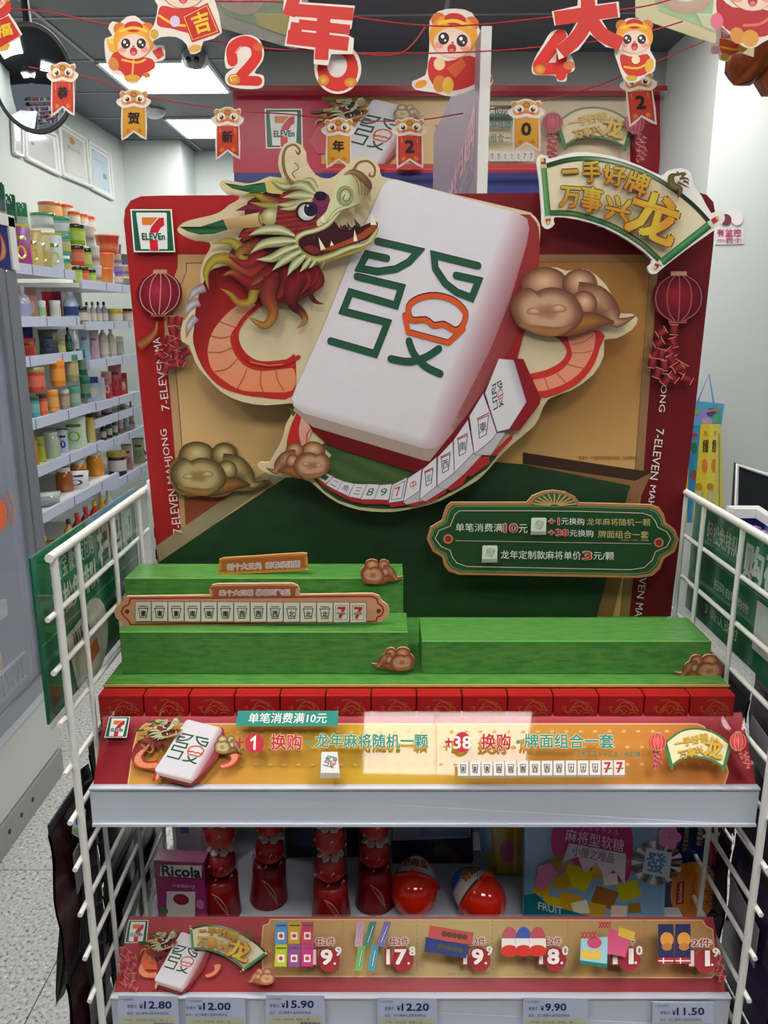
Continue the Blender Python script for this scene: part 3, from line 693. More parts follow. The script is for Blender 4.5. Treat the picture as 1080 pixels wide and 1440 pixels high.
# mahjong table printed at the foot
a.part('wood_rail_left')
a.fill([(219, 768), (300, 712), (385, 655), (470, 612), (440, 640), (398, 672), (352, 700), (300, 738), (224, 790)], (150, 138, 106))
a.part('wood_rail_right')
a.fill([(735, 636), (917, 664), (900, 700), (862, 867), (838, 867), (885, 690), (735, 650)], (132, 96, 62))
a.fill([(735, 636), (917, 664), (893, 676), (735, 652)], (58, 40, 28))
a.part('caption'); a.text('*参考价，不含配件及商品外包装，以实物为准', (812, 641, 896, 647), (112, 80, 44))
a.end()
fa = Art(mpB, nB, board, mat('felt_print', (28, 64, 30), 0.5, noise=0.35, nscale=28, col2=(22, 48, 26), stretch=(1, 1, 2.2))); fa.L = 60
fa.part('felt_table'); fa.fill([(224, 790), (300, 738), (400, 672), (470, 632), (735, 652), (885, 682), (838, 867), (232, 867)], (28, 64, 30)); fa.end()
a.L = 70
a.part('edge_lettering')
wf = (214, 208, 200)
def vtext(s, x0, y0, x1, y1, w, up=True):
    """word running along the edge from (x0, y0) to (x1, y1), letters w wide"""
    dx, dy = x1 - x0, y1 - y0; l = math.hypot(dx, dy); nx, ny = (dy / l * w, -dx / l * w)
    a.text(s, [(x0 + nx, y0 + ny), (x1 + nx, y1 + ny), (x1, y1), (x0, y0)], wf)
vtext('7-ELEVEN', 257, 748, 249, 686, 12); vtext('MAHJONG', 249, 678, 238, 602, 12)
vtext('7-ELEVEN', 240, 576, 231, 498, 11); vtext('MA', 230, 492, 226, 474, 11)
def vtd(s, x0, y0, x1, y1, w):
    dx, dy = x1 - x0, y1 - y0; l = math.hypot(dx, dy); nx, ny = (dy / l * w, -dx / l * w)
    a.text(s, [(x0, y0), (x1, y1), (x1 - nx, y1 - ny), (x0 - nx, y0 - ny)][:4], wf)
vtd('MAHJONG', 940, 500, 933, 579, 11); vtd('7-ELEVEN', 932, 603, 923, 674, 11); vtd('MAHJONG', 921, 682, 913, 752, 11); vtd('7-ELEVEN', 911, 775, 904, 840, 10); vtd('MA', 903, 847, 901, 866, 10)
a.part('shop_logo'); logo7(a, [(185, 295), (243, 295), (248, 355), (190, 355)])
a.part('lantern_left')
a.lock([(223, 452), (218, 470), (197, 487)], [2, 9, 14], [(170, 120, 60), (160, 96, 50)], rim=(120, 50, 36))
lantern(a, 226, 413, 32, 30, 0.4)
for x, y, r in ((243, 452, 5), (253, 452, 15), (245, 466, -10), (255, 470, 20), (240, 479, 12), (250, 484, -25), (240, 492, 30), (229, 500, -50), (262, 496, 60), (238, 508, 55), (250, 500, 10), (256, 508, -60), (245, 512, 80), (235, 518, 20)): cracker(a, x, y, r, 10, 13)
a.part('lantern_right')
lantern(a, 950, 419, 37, 33, 0.2, (150, 26, 44), (70, 10, 24), (160, 84, 80))
for x, y, r in ((944, 464, 2), (926, 467, 60), (922, 482, 60), (943, 482, -15), (917, 497, 60), (926, 498, 10), (940, 496, -40), (913, 510, 10), (930, 514, 5), (945, 512, 30), (940, 506, -30), (955, 518, 30), (920, 524, 20), (942, 530, -50), (932, 534, 40), (962, 532, -60), (948, 516, 60)): cracker(a, x, y, r, 10, 13, (128, 22, 34))
a.end()
# cloud standing proud of the board
c1 = empty('cloud_cutout', at(300, 697, YB - 0.006), 'gold cloud cutout at the left edge of the red backing board', 'cloud')
MB().prism([at(x, y, YB - 0.008) for x, y in resamp(CLOUD_OUT, True, 3)], (0, 0.006, 0), (120, 92, 54), (150, 120, 80)).build('cloud_card', PR(), c1)
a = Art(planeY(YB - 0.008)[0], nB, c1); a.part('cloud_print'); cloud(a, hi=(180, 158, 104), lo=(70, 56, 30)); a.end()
# dragon and giant tile cutout
YD = 0.955
DO = [(249, 323), (258, 313), (273, 308), (296, 303), (311, 297), (322, 288), (335, 281), (335, 275), (318, 272), (310, 264), (309, 257), (318, 253), (347, 258), (365, 254), (379, 248), (396, 250), (393, 240), (391, 228), (394, 213), (400, 203), (410, 199), (422, 203), (430, 213), (431, 226), (444, 246), (459, 251), (470, 248), (482, 238), (492, 229), (500, 223), (513, 221), (526, 226), (534, 236), (537, 248), (560, 253), (629, 271), (735, 296), (748, 301), (757, 311), (760, 326), (757, 375), (768, 376), (783, 376), (797, 381), (812, 378), (828, 380), (847, 395), (856, 407), (863, 422), (869, 440), (888, 441), (897, 449), (888, 464), (866, 476), (850, 478), (849, 500), (834, 527), (803, 549), (770, 562), (758, 588), (748, 602), (720, 625), (700, 645), (687, 660), (672, 675), (653, 686), (620, 704), (590, 713), (560, 719), (537, 720), (505, 717), (475, 707), (453, 692), (437, 678), (415, 671), (398, 672), (380, 667), (366, 660), (362, 653), (367, 650), (378, 650), (386, 637), (394, 624), (399, 610), (402, 596), (408, 586), (414, 572), (408, 567), (374, 570), (340, 565), (311, 551), (287, 526), (275, 510), (266, 486), (256, 481), (254, 468), (258, 447), (262, 430), (270, 412), (282, 400), (281, 385), (287, 364), (294, 352), (295, 341), (273, 338), (257, 331)]
drg = empty('dragon_and_tile_cutout', at(560, 720, YD + 0.002), 'cream-edged cardboard cutout of a red dragon head curling around a giant white mahjong tile', 'cutout')
MB().prism([at(x, y, YD) for x, y in resamp(DO, True, 2)], (0, 0.005, 0), (204, 188, 152), (220, 208, 184)).build('cutout_card', PR(), drg)
fsp = at(560, 480, YD + .015)
MB().box(fsp.x - .05, fsp.x + .05, YD + 0.0052, YB - 0.009, fsp.z - .05, fsp.z + .05, (200, 190, 160)).build('foam_spacer', PR(), drg)
a = Art(planeY(YD)[0], nB, drg)
a.part('printed_felt'); a.fill([(405, 572), (463, 615), (575, 640), (700, 640), (686, 658), (651, 683), (618, 701), (570, 714), (537, 716), (505, 713), (476, 704), (455, 690), (440, 672), (466, 640), (443, 618), (420, 600)], (56, 82, 40), grad=lambda x, y: mixc((44, 70, 32), (84, 110, 62), 0.4 + 0.25 * math.sin(x * 12.9898 + y * 78.233) + 0.15 * math.sin(x * 0.11 - y * 0.23)), d=5)
a.fill([(416, 580), (432, 600), (452, 612), (462, 618), (444, 632), (430, 630), (404, 640), (400, 615), (410, 590)], (204, 188, 140))
dragon_body(a)
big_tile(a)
# string of small tiles
CX = lambda p: (430 + p[0] / 3.176, 500 + p[1] / 3.176)
TL = [([(858, 12), (925, 18), (982, 205), (905, 325), (852, 338), (797, 165)], [(925, 10), (968, 14), (1046, 190), (1040, 215), (950, 332), (905, 330), (980, 205)]),
      ([(728, 268), (790, 165), (850, 342), (825, 375), (750, 437)], [(822, 442), (925, 338), (918, 370), (845, 445)]),
      ([(658, 375), (722, 283), (748, 430), (662, 520)], [(700, 528), (775, 445), (820, 448), (815, 478), (735, 536)]),
      ([(588, 450), (655, 378), (662, 520), (585, 578)], [(625, 592), (695, 530), (720, 533), (700, 572), (650, 598)]),
      ([(520, 505), (583, 450), (583, 580), (507, 640)], [(535, 647), (628, 590), (625, 608), (560, 650)]),
      ([(455, 545), (517, 503), (508, 600), (435, 650)], [(450, 662), (538, 640), (535, 657), (470, 668)]),
      ([(385, 575), (453, 540), (435, 645), (370, 655)], None), ([(330, 575), (385, 570), (370, 642), (305, 640)], None), ([(275, 570), (330, 573), (305, 640), (245, 640)], None),
      ([(218, 570), (275, 572), (245, 637), (190, 627)], None), ([(165, 558), (218, 570), (190, 625), (140, 602)], None), ([(122, 540), (168, 558), (140, 602), (90, 575)], None), ([(80, 515), (125, 538), (90, 572), (50, 545)], None)]
side = [None, [(750, 437), (850, 342), (888, 342), (822, 442)], [(662, 520), (748, 430), (785, 440), (700, 530)], [(585, 578), (662, 520), (700, 530), (625, 592)], [(507, 640), (583, 580), (625, 590), (535, 647)], [(435, 650), (508, 600), (538, 640), (450, 662)]]
gl = ['發', '東', '南', '西', '北', '中', '7', '9', '8', '三', '鳥', '二', '一']
for k in range(12, -1, -1):
    f, r = TL[k]; a.part('string_tile')
    if r is None:
        b0, b1 = f[-1], f[2]; r = [(b0[0], b0[1]), (b1[0], b1[1]), (b1[0] + 8, b1[1] + 20), (b0[0] + 8, b0[1] + 20)]
    a.fill([CX(p) for p in r], (156, 38, 40) if k else (128, 26, 32))
    if k < 6 and side[k]: a.fill([CX(p) for p in side[k]], (176, 172, 180))
    a.fill([CX(p) for p in f], (206, 204, 210), grad=(lambda x, y: mixc((204, 204, 208), (150, 136, 150), max(0, min(1, ((x - 680) * .9 - (y - 520) * .3 - 28) / 20)))) if k == 0 else None, d=8)
    a.line([CX(p) for p in f], 0.8, (120, 84, 110), closed=True, cap=False)
    F = [CX(p) for p in f]
    if k == 0:
        a.push(aff(465, 335, 672, 526, [CX(p) for p in ((812, 150), (862, 88), (892, 195), (842, 268))]))
        glyph_tile(a, 9, (30, 70, 56), (200, 60, 50), hd=False); a.pop()
    elif k < 7:
        cx = sum(p[0] for p in F) / len(F); cy = sum(p[1] for p in F) / len(F); s_ = [0, 8, 7.2, 6.6, 5.8, 5.2, 5][k]
        up = F[0] if k > 1 else F[0]
        q = [(cx - s_ * 0.9, cy - s_ * 0.9), (cx + s_ * 0.75, cy - s_ * 1.5), (cx + s_ * 0.85, cy + s_ * 0.7), (cx - s_ * 0.75, cy + s_ * 1.5)]
        col = (186, 40, 46) if k in (5, 6) else (40, 44, 50)
        if k < 5:
            a.line([(cx - s_ * .9, cy - s_ * 1.3), (cx - s_ * .6, cy + s_ * 1.9), (cx + s_ * .6, cy + s_ * 1.2), (cx + s_ * 1.0, cy - s_ * 2.1)], 0.9, (60, 54, 64), closed=True)
            a.line([(cx - s_ * 1.0, cy - s_ * 1.5), (cx + s_ * 1.0, cy - s_ * 2.5)], 1.6, (190, 60, 66))
            q = [(x * .75 + cx * .25, y * .75 + cy * .25 ) for x, y in q]
        if k == 6: a.line([(x * .72 + cx * .28, y * .72 + cy * .28) for x, y in F], 0.8, (40, 110, 80), closed=True)
        a.text(gl[k], q, col, bold=0.01)
    else:
        q = [tuple(F[i][j] * .5 + sum(p[j] for p in F) / len(F) * .5 for j in range(2)) for i in range(4)]
        a.text(gl[k], q, (60, 90, 80) if k != 10 else (24, 50, 44))
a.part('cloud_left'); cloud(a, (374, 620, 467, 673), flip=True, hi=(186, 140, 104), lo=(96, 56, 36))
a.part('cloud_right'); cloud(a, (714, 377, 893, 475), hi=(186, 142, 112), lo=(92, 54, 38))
dragon_head(a); a.end()
# fan-shaped slogan scroll
YF = 0.958
fn = empty('slogan_scroll_cutout', at(880, 385, YF + 0.002), 'fan-shaped parchment scroll cutout with gold Chinese slogan on the top right corner', 'cutout')
MB().prism([at(x, y, YF) for x, y in resamp(FAN_OUT, True, 2)], (0, 0.005, 0), (222, 220, 214), (226, 224, 220)).build('cutout_card', PR(), fn)
fsp = at(860, 300, YF + .015)
MB().box(fsp.x - .015, fsp.x + .015, YF + 0.0052, YB - 0.009, fsp.z - .015, fsp.z + .015, (200, 190, 160)).build('foam_spacer', PR(), fn)
a = Art(planeY(YF)[0], nB, fn); fan(a); a.end()
# price plaque
YP = 0.95
PX = lambda p: (590 + p[0] / 2.919, 690 + p[1] / 2.919)
PO = [(130, 48), (440, 48), (462, 22), (505, 4), (550, -2), (600, 6), (640, 26), (658, 50), (950, 58), (985, 70), (1003, 95), (1012, 130), (1048, 158), (1065, 200), (1048, 250), (1003, 280), (988, 320), (955, 350), (900, 358), (160, 345), (118, 330), (100, 305), (92, 272), (55, 250), (30, 200), (45, 150), (92, 122), (102, 85), (112, 62)]
pq = empty('price_plaque', at(775, 812, YP + 0.002), 'dark green lobed price plaque with gold rim, lower right of the board', 'sign')
MB().prism([at(*PX(p), YP) for p in PO], (0, 0.004, 0), (168, 112, 72), (190, 170, 130)).build('plaque_card', PR(), pq)
fsp = at(775, 756, YP + .015)
MB().box(fsp.x - .04, fsp.x + .04, YP + 0.0042, YB - 0.009, fsp.z - .015, fsp.z + .015, (200, 190, 160)).build('foam_spacer', PR(), pq)
a = Art(planeY(YP)[0], nB, pq); a.push(lambda x, y: PX((x, y)))
def shrink(P, d, cx=545, cy=190): return [(x + (d if x < cx else -d) * min(1, abs(x - cx) / 300), y + (d if y < cy else -d) * min(1, abs(y - cy) / 100)) for x, y in P]
PI = [p for p in PO if not (440 < p[0] < 660 and p[1] < 40)]
a.part('green_field'); a.fill(shrink(PI, 11), (42, 78, 46)); a.line(shrink(PI, 16), 4, (96, 140, 84), closed=True)
a.fill(shrink(PI, 30), (30, 66, 36)); a.line(shrink(PI, 34), 3, (196, 190, 160), closed=True)
a.part('fan_crest')
a.fill([(458, 60), (472, 34), (510, 14), (550, 8), (595, 16), (632, 36), (648, 60)], (38, 96, 66))
for k in range(11):
    t = math.pi * (0.06 + 0.088 * k); a.line([(553 - 20 * math.cos(t), 62 - 6 * math.sin(t)), (553 - 90 * math.cos(t), 62 - 50 * math.sin(t))], 6, (190, 150, 96), cap=False)
a.part('rivets')
for x, y in ((117, 197), (981, 212)): a.ell(x, y, 20, 20, (180, 120, 80)); a.ell(x, y, 13, 13, (160, 44, 34), (120, 24, 20))
a.part('divider'); a.line([(148, 204), (950, 217)], 2.5, (180, 170, 140))
a.part('price_lettering')
W1, RD, GO = (220, 222, 214), (172, 56, 60), (190, 176, 116)
a.text('单笔消费满', [(148, 132), (340, 134), (340, 168), (148, 166)], W1, bold=0.012)
a.text('10', [(346, 134), (400, 134), (400, 170), (346, 170)], RD, bold=0.03, out=(236, 214, 200), ow=.03); a.text('元', (406, 136, 442, 172), W1, bold=0.012)
a.text('+1', [(528, 110), (572, 110), (572, 138), (528, 138)], RD, bold=0.03, out=(236, 214, 200), ow=.03); a.text('元换购', [(580, 108), (674, 111), (674, 139), (580, 136)], W1, bold=0.01)
a.text('龙年麻将随机一颗', [(684, 110), (944, 113), (944, 143), (684, 139)], GO, bold=0.006)
a.text('+38', [(526, 156), (608, 157), (608, 184), (526, 183)], RD, bold=0.03, out=(236, 214, 200), ow=.03); a.text('元换购', [(614, 157), (710, 159), (710, 187), (614, 185)], W1, bold=0.01)
a.text('牌面组合一套', [(730, 160), (936, 163), (936, 194), (730, 190)], GO, bold=0.006)
a.text('（大三元、十三幺、大四喜）', [(820, 195), (936, 197), (936, 204), (820, 202)], GO)
a.part('price_lettering'); a.text('龙年定制款麻将单价', [(332, 241), (660, 246), (660, 280), (332, 276)], W1, bold=0.01)
a.text('3', [(668, 246), (702, 246), (702, 280), (668, 280)], RD, bold=0.03, out=(236, 214, 200), ow=.03); a.text('元/颗', [(710, 247), (794, 249), (794, 281), (710, 279)], W1, bold=0.01)
a.part('tile_icons')
for x0, y0 in ((454, 107), (254, 220)):
    a.fill([(x0 + 2, y0 + 52), (x0 + 62, y0 + 52), (x0 + 64, y0 + 70), (x0 - 2, y0 + 70)], (150, 150, 140)); a.fill([(x0 + 6, y0), (x0 + 60, y0), (x0 + 64, y0 + 6), (x0 + 62, y0 + 56), (x0, y0 + 56), (x0 + 2, y0 + 4)], (206, 214, 200))
    a.push(aff(465, 335, 672, 526, (x0 + 14, y0 + 10, x0 + 52, y0 + 48))); glyph_tile(a, 12, (140, 160, 140), (150, 160, 140), hd=False); a.pop()
a.end()
# ---------------------------------------------------------------- stepped green stage with the row of red tile boxes in front
ZT = EYE - 0.387                      # top of the stage
FELT = mat('green_felt_paper', (90, 146, 68), 0.4, noise=0.38, nscale=170, col2=(54, 112, 46), stretch=(0.3, 1.2, 1.2), spec=0.4)
XL, XR = -0.305, 0.3745
stage = empty('display_stage', ((XL + XR) / 2, 0.88, ZT - 0.075), 'wide low cardboard stage covered in green felt-look paper', 'display stage')
MB().box(XL, XR, 0.783, 1.0, ZT - 0.075, ZT, (74, 142, 58)).build('stage_deck', FELT, stage, bevel=0.001)
MB().box(XL, XR, 0.7815, 0.783, ZT - 0.002, ZT + 0.0005, (206, 160, 90)).build('deck_trim', PR(), stage)
N = 14
wd = (XR - XL) / N
def tile_box(k):
    x0 = XL + k * wd
    e = empty('red_tile_box', (x0 + wd / 2, 0.772, ZT - 0.078), None, 'box', 'row of red tile boxes along the stage front')
    MB().box(x0 + 0.0006, x0 + wd - 0.0006, 0.7635, 0.7812, ZT - 0.078, ZT - 0.0028, (150, 16, 24)).build('box_card', mat('red_gloss_card', (160, 18, 24), 0.3, noise=0.05, nscale=30), e, bevel=0.0015)
    a = Art(lambda x, y: Vector((x0 + wd * x / 100, 0.7635, ZT - 0.0028 - wd * y / 100)), (0, -1, 0), e)
    a.part('dragon_print'); g = (176, 96, 44)
    for p in ([(20, 30), (28, 26), (26, 34), (34, 40), (46, 22), (58, 14), (78, 20)], [(36, 12), (52, 10), (64, 18), (80, 26), (88, 38)], [(38, 36), (50, 26), (62, 26), (70, 34), (86, 36)], [(34, 46), (48, 34), (56, 44), (62, 36)], [(66, 44), (76, 40), (90, 46)], [(44, 50), (70, 50)], [(72, 24), (76, 30), (70, 34)]):
        a.line(p, 1.8, g, sm=4)
    a.part('gold_seven'); a.fill([(22, 58), (82, 58), (82, 66), (60, 96), (22, 96)], (176, 122, 48)); a.line([(84, 56), (66, 70), (54, 84), (50, 100)], 3, (150, 16, 24), sm=3)
    a.end(); return e
for k in range(N):
    e = tile_box(k)
    e['label'] = 'red tile box, ' + ['leftmost of the row along the stage front', 'second from the left end of the stage front', 'third from the left end of the stage front', 'fourth from the left end of the stage front', 'fifth from the left end of the stage front', 'sixth from the left end of the stage front', 'seventh from the left, just left of the stage middle', 'seventh from the right, just right of the stage middle', 'sixth from the right end of the stage front', 'fifth from the right end of the stage front', 'fourth from the right end of the stage front', 'third from the right end of the stage front', 'second from the right end of the stage front', 'rightmost of the row along the stage front'][k]
def step(name_label, x0, x1, y0, y1, z0, z1):
    e = empty('felt_step_block', ((x0 + x1) / 2, (y0 + y1) / 2, z0), name_label, 'step block')
    MB().box(x0, x1, y0, y1, z0, z1, (74, 142, 58)).build('step_body', FELT, e, bevel=0.0008)
    MB().box(x0, x1, y0 - 0.0003, y0 + 0.0005, z1 - 0.0008, z1 + 0.0003, (120, 190, 100)).build('fold_edge', PR(), e)
    return e
step('long green felt block on the right half of the stage', 0.042, 0.3625, 0.809, 0.881, ZT + 0.0002, ZT + 0.0395)
step('lower green felt block on the left, in front of the taller one', -0.292, 0.0265, 0.809, 0.868, ZT + 0.0002, ZT + 0.0505)
step('taller green felt block at the back left of the stage', -0.302, 0.0225, 0.869, 0.925, ZT + 0.0002, ZT + 0.0925)
def cutcloud(Y, box, label, flip, tilt=0):
    q = aff(377 if flip else 238, 622, 238 if flip else 377, 699, box)
    c = empty('cloud_cutout', at((box[0] + box[2]) / 2, box[3], Y + 0.001), label, 'cloud')
    MB().prism([at(*q(x, y), Y) for x, y in resamp(CLOUD_OUT, True, 3)], (0, 0.0028, 0), (150, 96, 60), (190, 150, 110)).build('cloud_card', PR(), c)
    a = Art(planeY(Y)[0], nB, c); a.part('cloud_print'); cloud(a, box, flip=flip, hi=(196, 140, 104), lo=(110, 60, 38), warm=(176, 104, 50)); a.end()
cutcloud(0.8655, (507, 787, 566, 822), 'small copper cloud cutout at the right end of the taller green block', False)
cutcloud(0.8055, (523, 911, 583, 944), 'small copper cloud cutout at the foot of the lower left block', True)
cutcloud(0.8055, (950, 921, 1017, 957), 'small copper cloud cutout at the right foot of the long right block', True)
# sign with fourteen tiles and its title pill; behind it the first title pill
def pill(a_, x0, y0, x1, y1): pass
SX = lambda p: (150 + p[0] / 2.512, 770 + p[1] / 2.512)
YS = 0.828
sg = empty('tile_hand_sign', at(*SX((510, 290)), YS + 0.001), 'long salmon sign with a row of fourteen white tiles on the lower left block', 'sign')
SO = [(72, 172), (365, 168), (362, 148), (372, 132), (392, 128), (655, 126), (675, 134), (682, 150), (680, 166), (938, 162), (962, 170), (972, 188), (994, 204), (1000, 226), (990, 248), (972, 262), (62, 286), (50, 262), (32, 248), (26, 228), (34, 208), (52, 196), (60, 180)]
MB().prism([at(*SX(p), YS) for p in SO], (0, 0.003, 0), (196, 146, 110), (220, 190, 150)).build('sign_card', PR(), sg)
a = Art(planeY(YS)[0], nB, sg); a.push(lambda x, y: SX((x, y)))
a.part('red_outline'); a.line([(85, 180), (935, 172), (955, 180), (958, 196), (975, 210), (978, 226), (970, 240), (955, 246), (952, 260), (85, 272), (76, 256), (62, 244), (52, 226), (60, 210), (78, 200)], 6, (166, 52, 34), closed=True)
a.ell(72, 226, 8, 8, (120, 50, 30)); a.ell(961, 224, 8, 8, (120, 50, 30))
a.part('title_pill'); a.fill([(374, 150), (384, 137), (655, 135), (667, 148), (664, 168), (650, 175), (390, 178), (376, 168)], (150, 84, 46), sm=3)
a.text('来个大四喜 暴富到飞起', [(398, 150), (648, 147), (648, 168), (398, 170)], (120, 64, 90), bold=0.01, out=(238, 222, 214), ow=.08)
for k in range(14):
    x0 = 102 + k * 58.4; y0 = 189 - k * 0.45
    a.part('tile'); a.fill([(x0, y0), (x0 + 57, y0), (x0 + 57, y0 + 73), (x0, y0 + 74)], (120, 96, 84)); a.fill([(x0 + 1, y0 + 2), (x0 + 55, y0 + 2), (x0 + 55, y0 + 69), (x0 + 1, y0 + 70)], (206, 204, 186))
    if k < 12:
        a.line([(x0 + 12, y0 + 26), (x0 + 17, y0 + 58), (x0 + 39, y0 + 58), (x0 + 44, y0 + 26)], 2.5, (52, 52, 46)); a.line([(x0 + 9, y0 + 24), (x0 + 47, y0 + 24)], 2.5, (52, 52, 46)); a.line([(x0 + 13, y0 + 17), (x0 + 43, y0 + 17)], 2.5, (52, 52, 46))
        a.text('東東東南南南西西西北北北'[k], (x0 + 19, y0 + 32, x0 + 38, y0 + 53), (24, 24, 22), bold=0.02)
    else:
        a.line([(x0 + 8, y0 + 12), (x0 + 48, y0 + 12), (x0 + 48, y0 + 62), (x0 + 8, y0 + 62)], 1.6, (52, 120, 80), closed=True)
        a.text('7', (x0 + 16, y0 + 18, x0 + 42, y0 + 56), (190, 38, 36), bold=0.05); a.rect(x0 + 13, y0 + 34, x0 + 43, y0 + 42, (206, 204, 186)); a.text('ELEVEn', (x0 + 14, y0 + 35, x0 + 42, y0 + 41), (22, 84, 60), bold=.03)
a.end()
YS2 = 0.8835
sg2 = empty('title_pill_sign', at(372, 806, YS2), 'small orange pill-shaped sign slotted into the top of the taller green block', 'sign')
PO2 = [(398, 50), (410, 37), (520, 30), (690, 19), (706, 28), (710, 60), (700, 76), (690, 82), (410, 96), (397, 84)]
MB().prism([at(*SX(p), YS2) for p in resamp(PO2, True, 2)] , (0, 0.003, 0), (196, 128, 60), (214, 170, 120)).build('sign_card', PR(), sg2)
a = Art(planeY(YS2)[0], nB, sg2); a.push(lambda x, y: SX((x, y)))
a.part('pill_field'); a.fill([(408, 54), (418, 43), (690, 28), (699, 36), (700, 62), (690, 72), (416, 86), (407, 76)], (158, 92, 42), sm=3)
a.part('pill_lettering'); a.text('胡个大三元  新春乐团圆', [(426, 58), (682, 47), (682, 69), (426, 80)], (120, 64, 90), bold=0.01, out=(238, 222, 214), ow=.08); a.end()
# ================================================================ white wire display rack
RX0, RX1 = -0.312, 0.388              # side panels
WH = mat('white_wire_coating', (222, 224, 218), 0.35, noise=0.03, nscale=60)
STL = mat('white_shelf_steel', (196, 202, 214), 0.35, noise=0.03, nscale=12)
rack = empty('wire_display_rack', (0.035, 0.86, 0), 'white wire gondola rack carrying the cardboard display, with mesh side panels', 'display rack')
ztop = EYE - 0.218
def wires(X, side):
    ys = [0.71, 0.768, 0.874, 0.972] if side < 0 else [0.705, 0.82, 0.925, 0.985]
    for k, y in enumerate(ys):
        MB().tube([(X, y, 0.06), (X, y, ztop)], 0.0042 if k == 0 else 0.003).build('upright_wire', WH, rack)
    MB().tube([(X, 0.70, ztop), (X, 1.02, ztop)], 0.0045).build('top_wire', WH, rack)
    z = EYE - 0.276; k = 0
    while z > 0.2:
        MB().tube([(X - 0.004 * side * -1, 0.692, z), (X - 0.004 * side * -1, 1.02, z)], 0.0028).build('cross_wire', WH, rack)
        z -= 0.0545; k += 1
wires(RX0, -1); wires(RX1, 1)
for X in (RX0 + 0.012, RX1 - 0.012):
    up = MB().box(X - 0.009, X + 0.009, 1.0, 1.025, 0, ztop + 0.012).build('slotted_post', PP(), rack, bevel=0.001)
    sl = MB()
    z = ztop - 0.02
    while z > 0.3:
        sl.box(X - 0.003, X + 0.003, 0.9985, 1.0005, z - 0.014, z, (20, 22, 24)); z -= 0.03
    sl.build('slot', PR(), up)
def shelf(z0, nm):
    MB().box(RX0 + 0.02, RX1 - 0.014, 0.72, 1.0, z0 - 0.012, z0).build('shelf_plate', STL, rack, bevel=0.001)
Z1 = EYE - 0.4665; Z2 = EYE - 0.7255
shelf(Z1 - 0.004, 1); shelf(Z2 - 0.001, 2)
def rail(zt, zb, x0, x1):
    r = MB().box(x0, x1, 0.7125, 0.7185, zb, zt).box(x0, x1, 0.7105, 0.7125, zt - 0.0022, zt).box(x0, x1, 0.7095, 0.7125, zb, zb + 0.0035).build('price_rail', STL, rack, bevel=0.0004)
rail(EYE - 0.4665, EYE - 0.511, -0.3015, 0.3845); rail(EYE - 0.7265, EYE - 0.768, -0.3015, 0.3825)
MB().box(RX0 + 0.02, RX1 - 0.02, 1.026, 1.03, 0.1, ZT - 0.08).build('back_panel', mat('dark_back_panel', (60, 60, 64), 0.6), rack)
MB().box(RX0, RX1, 0.72, 1.03, 0.04, 0.12).build('base_plinth', STL, rack)
# printed header strips in clear covers, leaning back behind each price rail
ACR = clear('clear_acrylic', base=0.022)
def strip_plane(y0, z0, y1, z1):
    n = Vector((0, -(z1 - z0), (y1 - y0))).normalized()
    return planePN((0, y0, z0), n)
def strip(out_px, p0, p1, label, nm):
    mp, n = strip_plane(*p0, *p1)
    e = empty(nm, mp(*out_px[-1]), label, 'header strip')
    MB().prism([mp(*q) for q in out_px], -n * 0.0015, (150, 30, 40), (170, 60, 70)).build('strip_card', PR(), e)
    return Art(mp, n, e, mat('strip_print', None, 0.55, spec=0.25)), e, mp, n
a, hs1, mp, n = strip([(147, 1002), (1043, 1002), (1063, 1105), (131, 1105)], (0.7195, EYE - 0.4660), (0.7685, EYE - 0.4085), 'upper red and gold header strip in a clear cover, below the red boxes', 'header_strip')
a.part('strip_field'); a.fill([(147, 1002), (1043, 1002), (1063, 1105), (131, 1105)], (172, 44, 58), grad=lambda x, y: mixc((196, 84, 98), (146, 26, 38), max(0, min(1, (y - 1004) / 30))), d=24)
a.part('gold_field')
gp = [(200, 1022), (205, 1018), (980, 1018), (990, 1022), (994, 1030), (1010, 1036), (1024, 1086), (1018, 1104), (180, 1104), (188, 1050), (193, 1030)]
a.fill(gp, (214, 164, 84), grad=lambda x, y: mixc(mixc((212, 150, 60), (206, 168, 40), max(0, min(1, 1 - abs(x - 540) / 220))), (216, 128, 60), max(0, (x - 800) / 240)), d=30)
a.part('gold_edge'); a.line(gp, 2, (238, 190, 140), closed=True, cap=False)
a.part('faint_lattice')
for k in range(40):
    x = 210 + k * 20
    for y in (1030, 1052, 1076): a.ell(x + (y % 3) * 5, y, 3, 2, (220, 170, 92), n=8)
a.part('shop_logo'); logo7(a, [(157, 1010), (186, 1010), (181, 1039), (150, 1039)])
a.part('dragon_picture'); T = aff(258, 205, 760, 660, [(196, 1004), (320, 1004), (314, 1106), (176, 1106)])
a.push(T); dragon_body(a, False); big_tile(a, False); cloud(a, (704, 350, 870, 470)); dragon_head(a, False); a.pop()
a.part('green_label'); a.fill([(338, 1004), (477, 1004), (476, 1025), (335, 1025)], (38, 134, 122)); a.text('单笔消费满10元', [(354, 1007), (462, 1007), (460, 1021), (352, 1021)], (224, 232, 226), bold=.02)
a.part('offer_lettering')
TE, RR = (44, 142, 132), (182, 38, 56)
a.text('+', (335, 1042, 346, 1053), RR, bold=.03); a.ell(361, 1049, 13, 14, RR); a.line([(356.5, 1045), (361.5, 1041), (361, 1057)], 3.2, (235, 225, 215)); a.text('元', (373, 1049, 380, 1056), RR)
a.text('换购', (384, 1037, 426, 1058), RR, bold=.03, out=(240, 214, 180), ow=.03); a.ell(437, 1048, 3, 3, TE)
a.text('龙年麻将随机一颗', [(446, 1036), (600, 1037), (601, 1056), (445, 1055)], TE, bold=.03, out=(240, 226, 190), ow=.03)
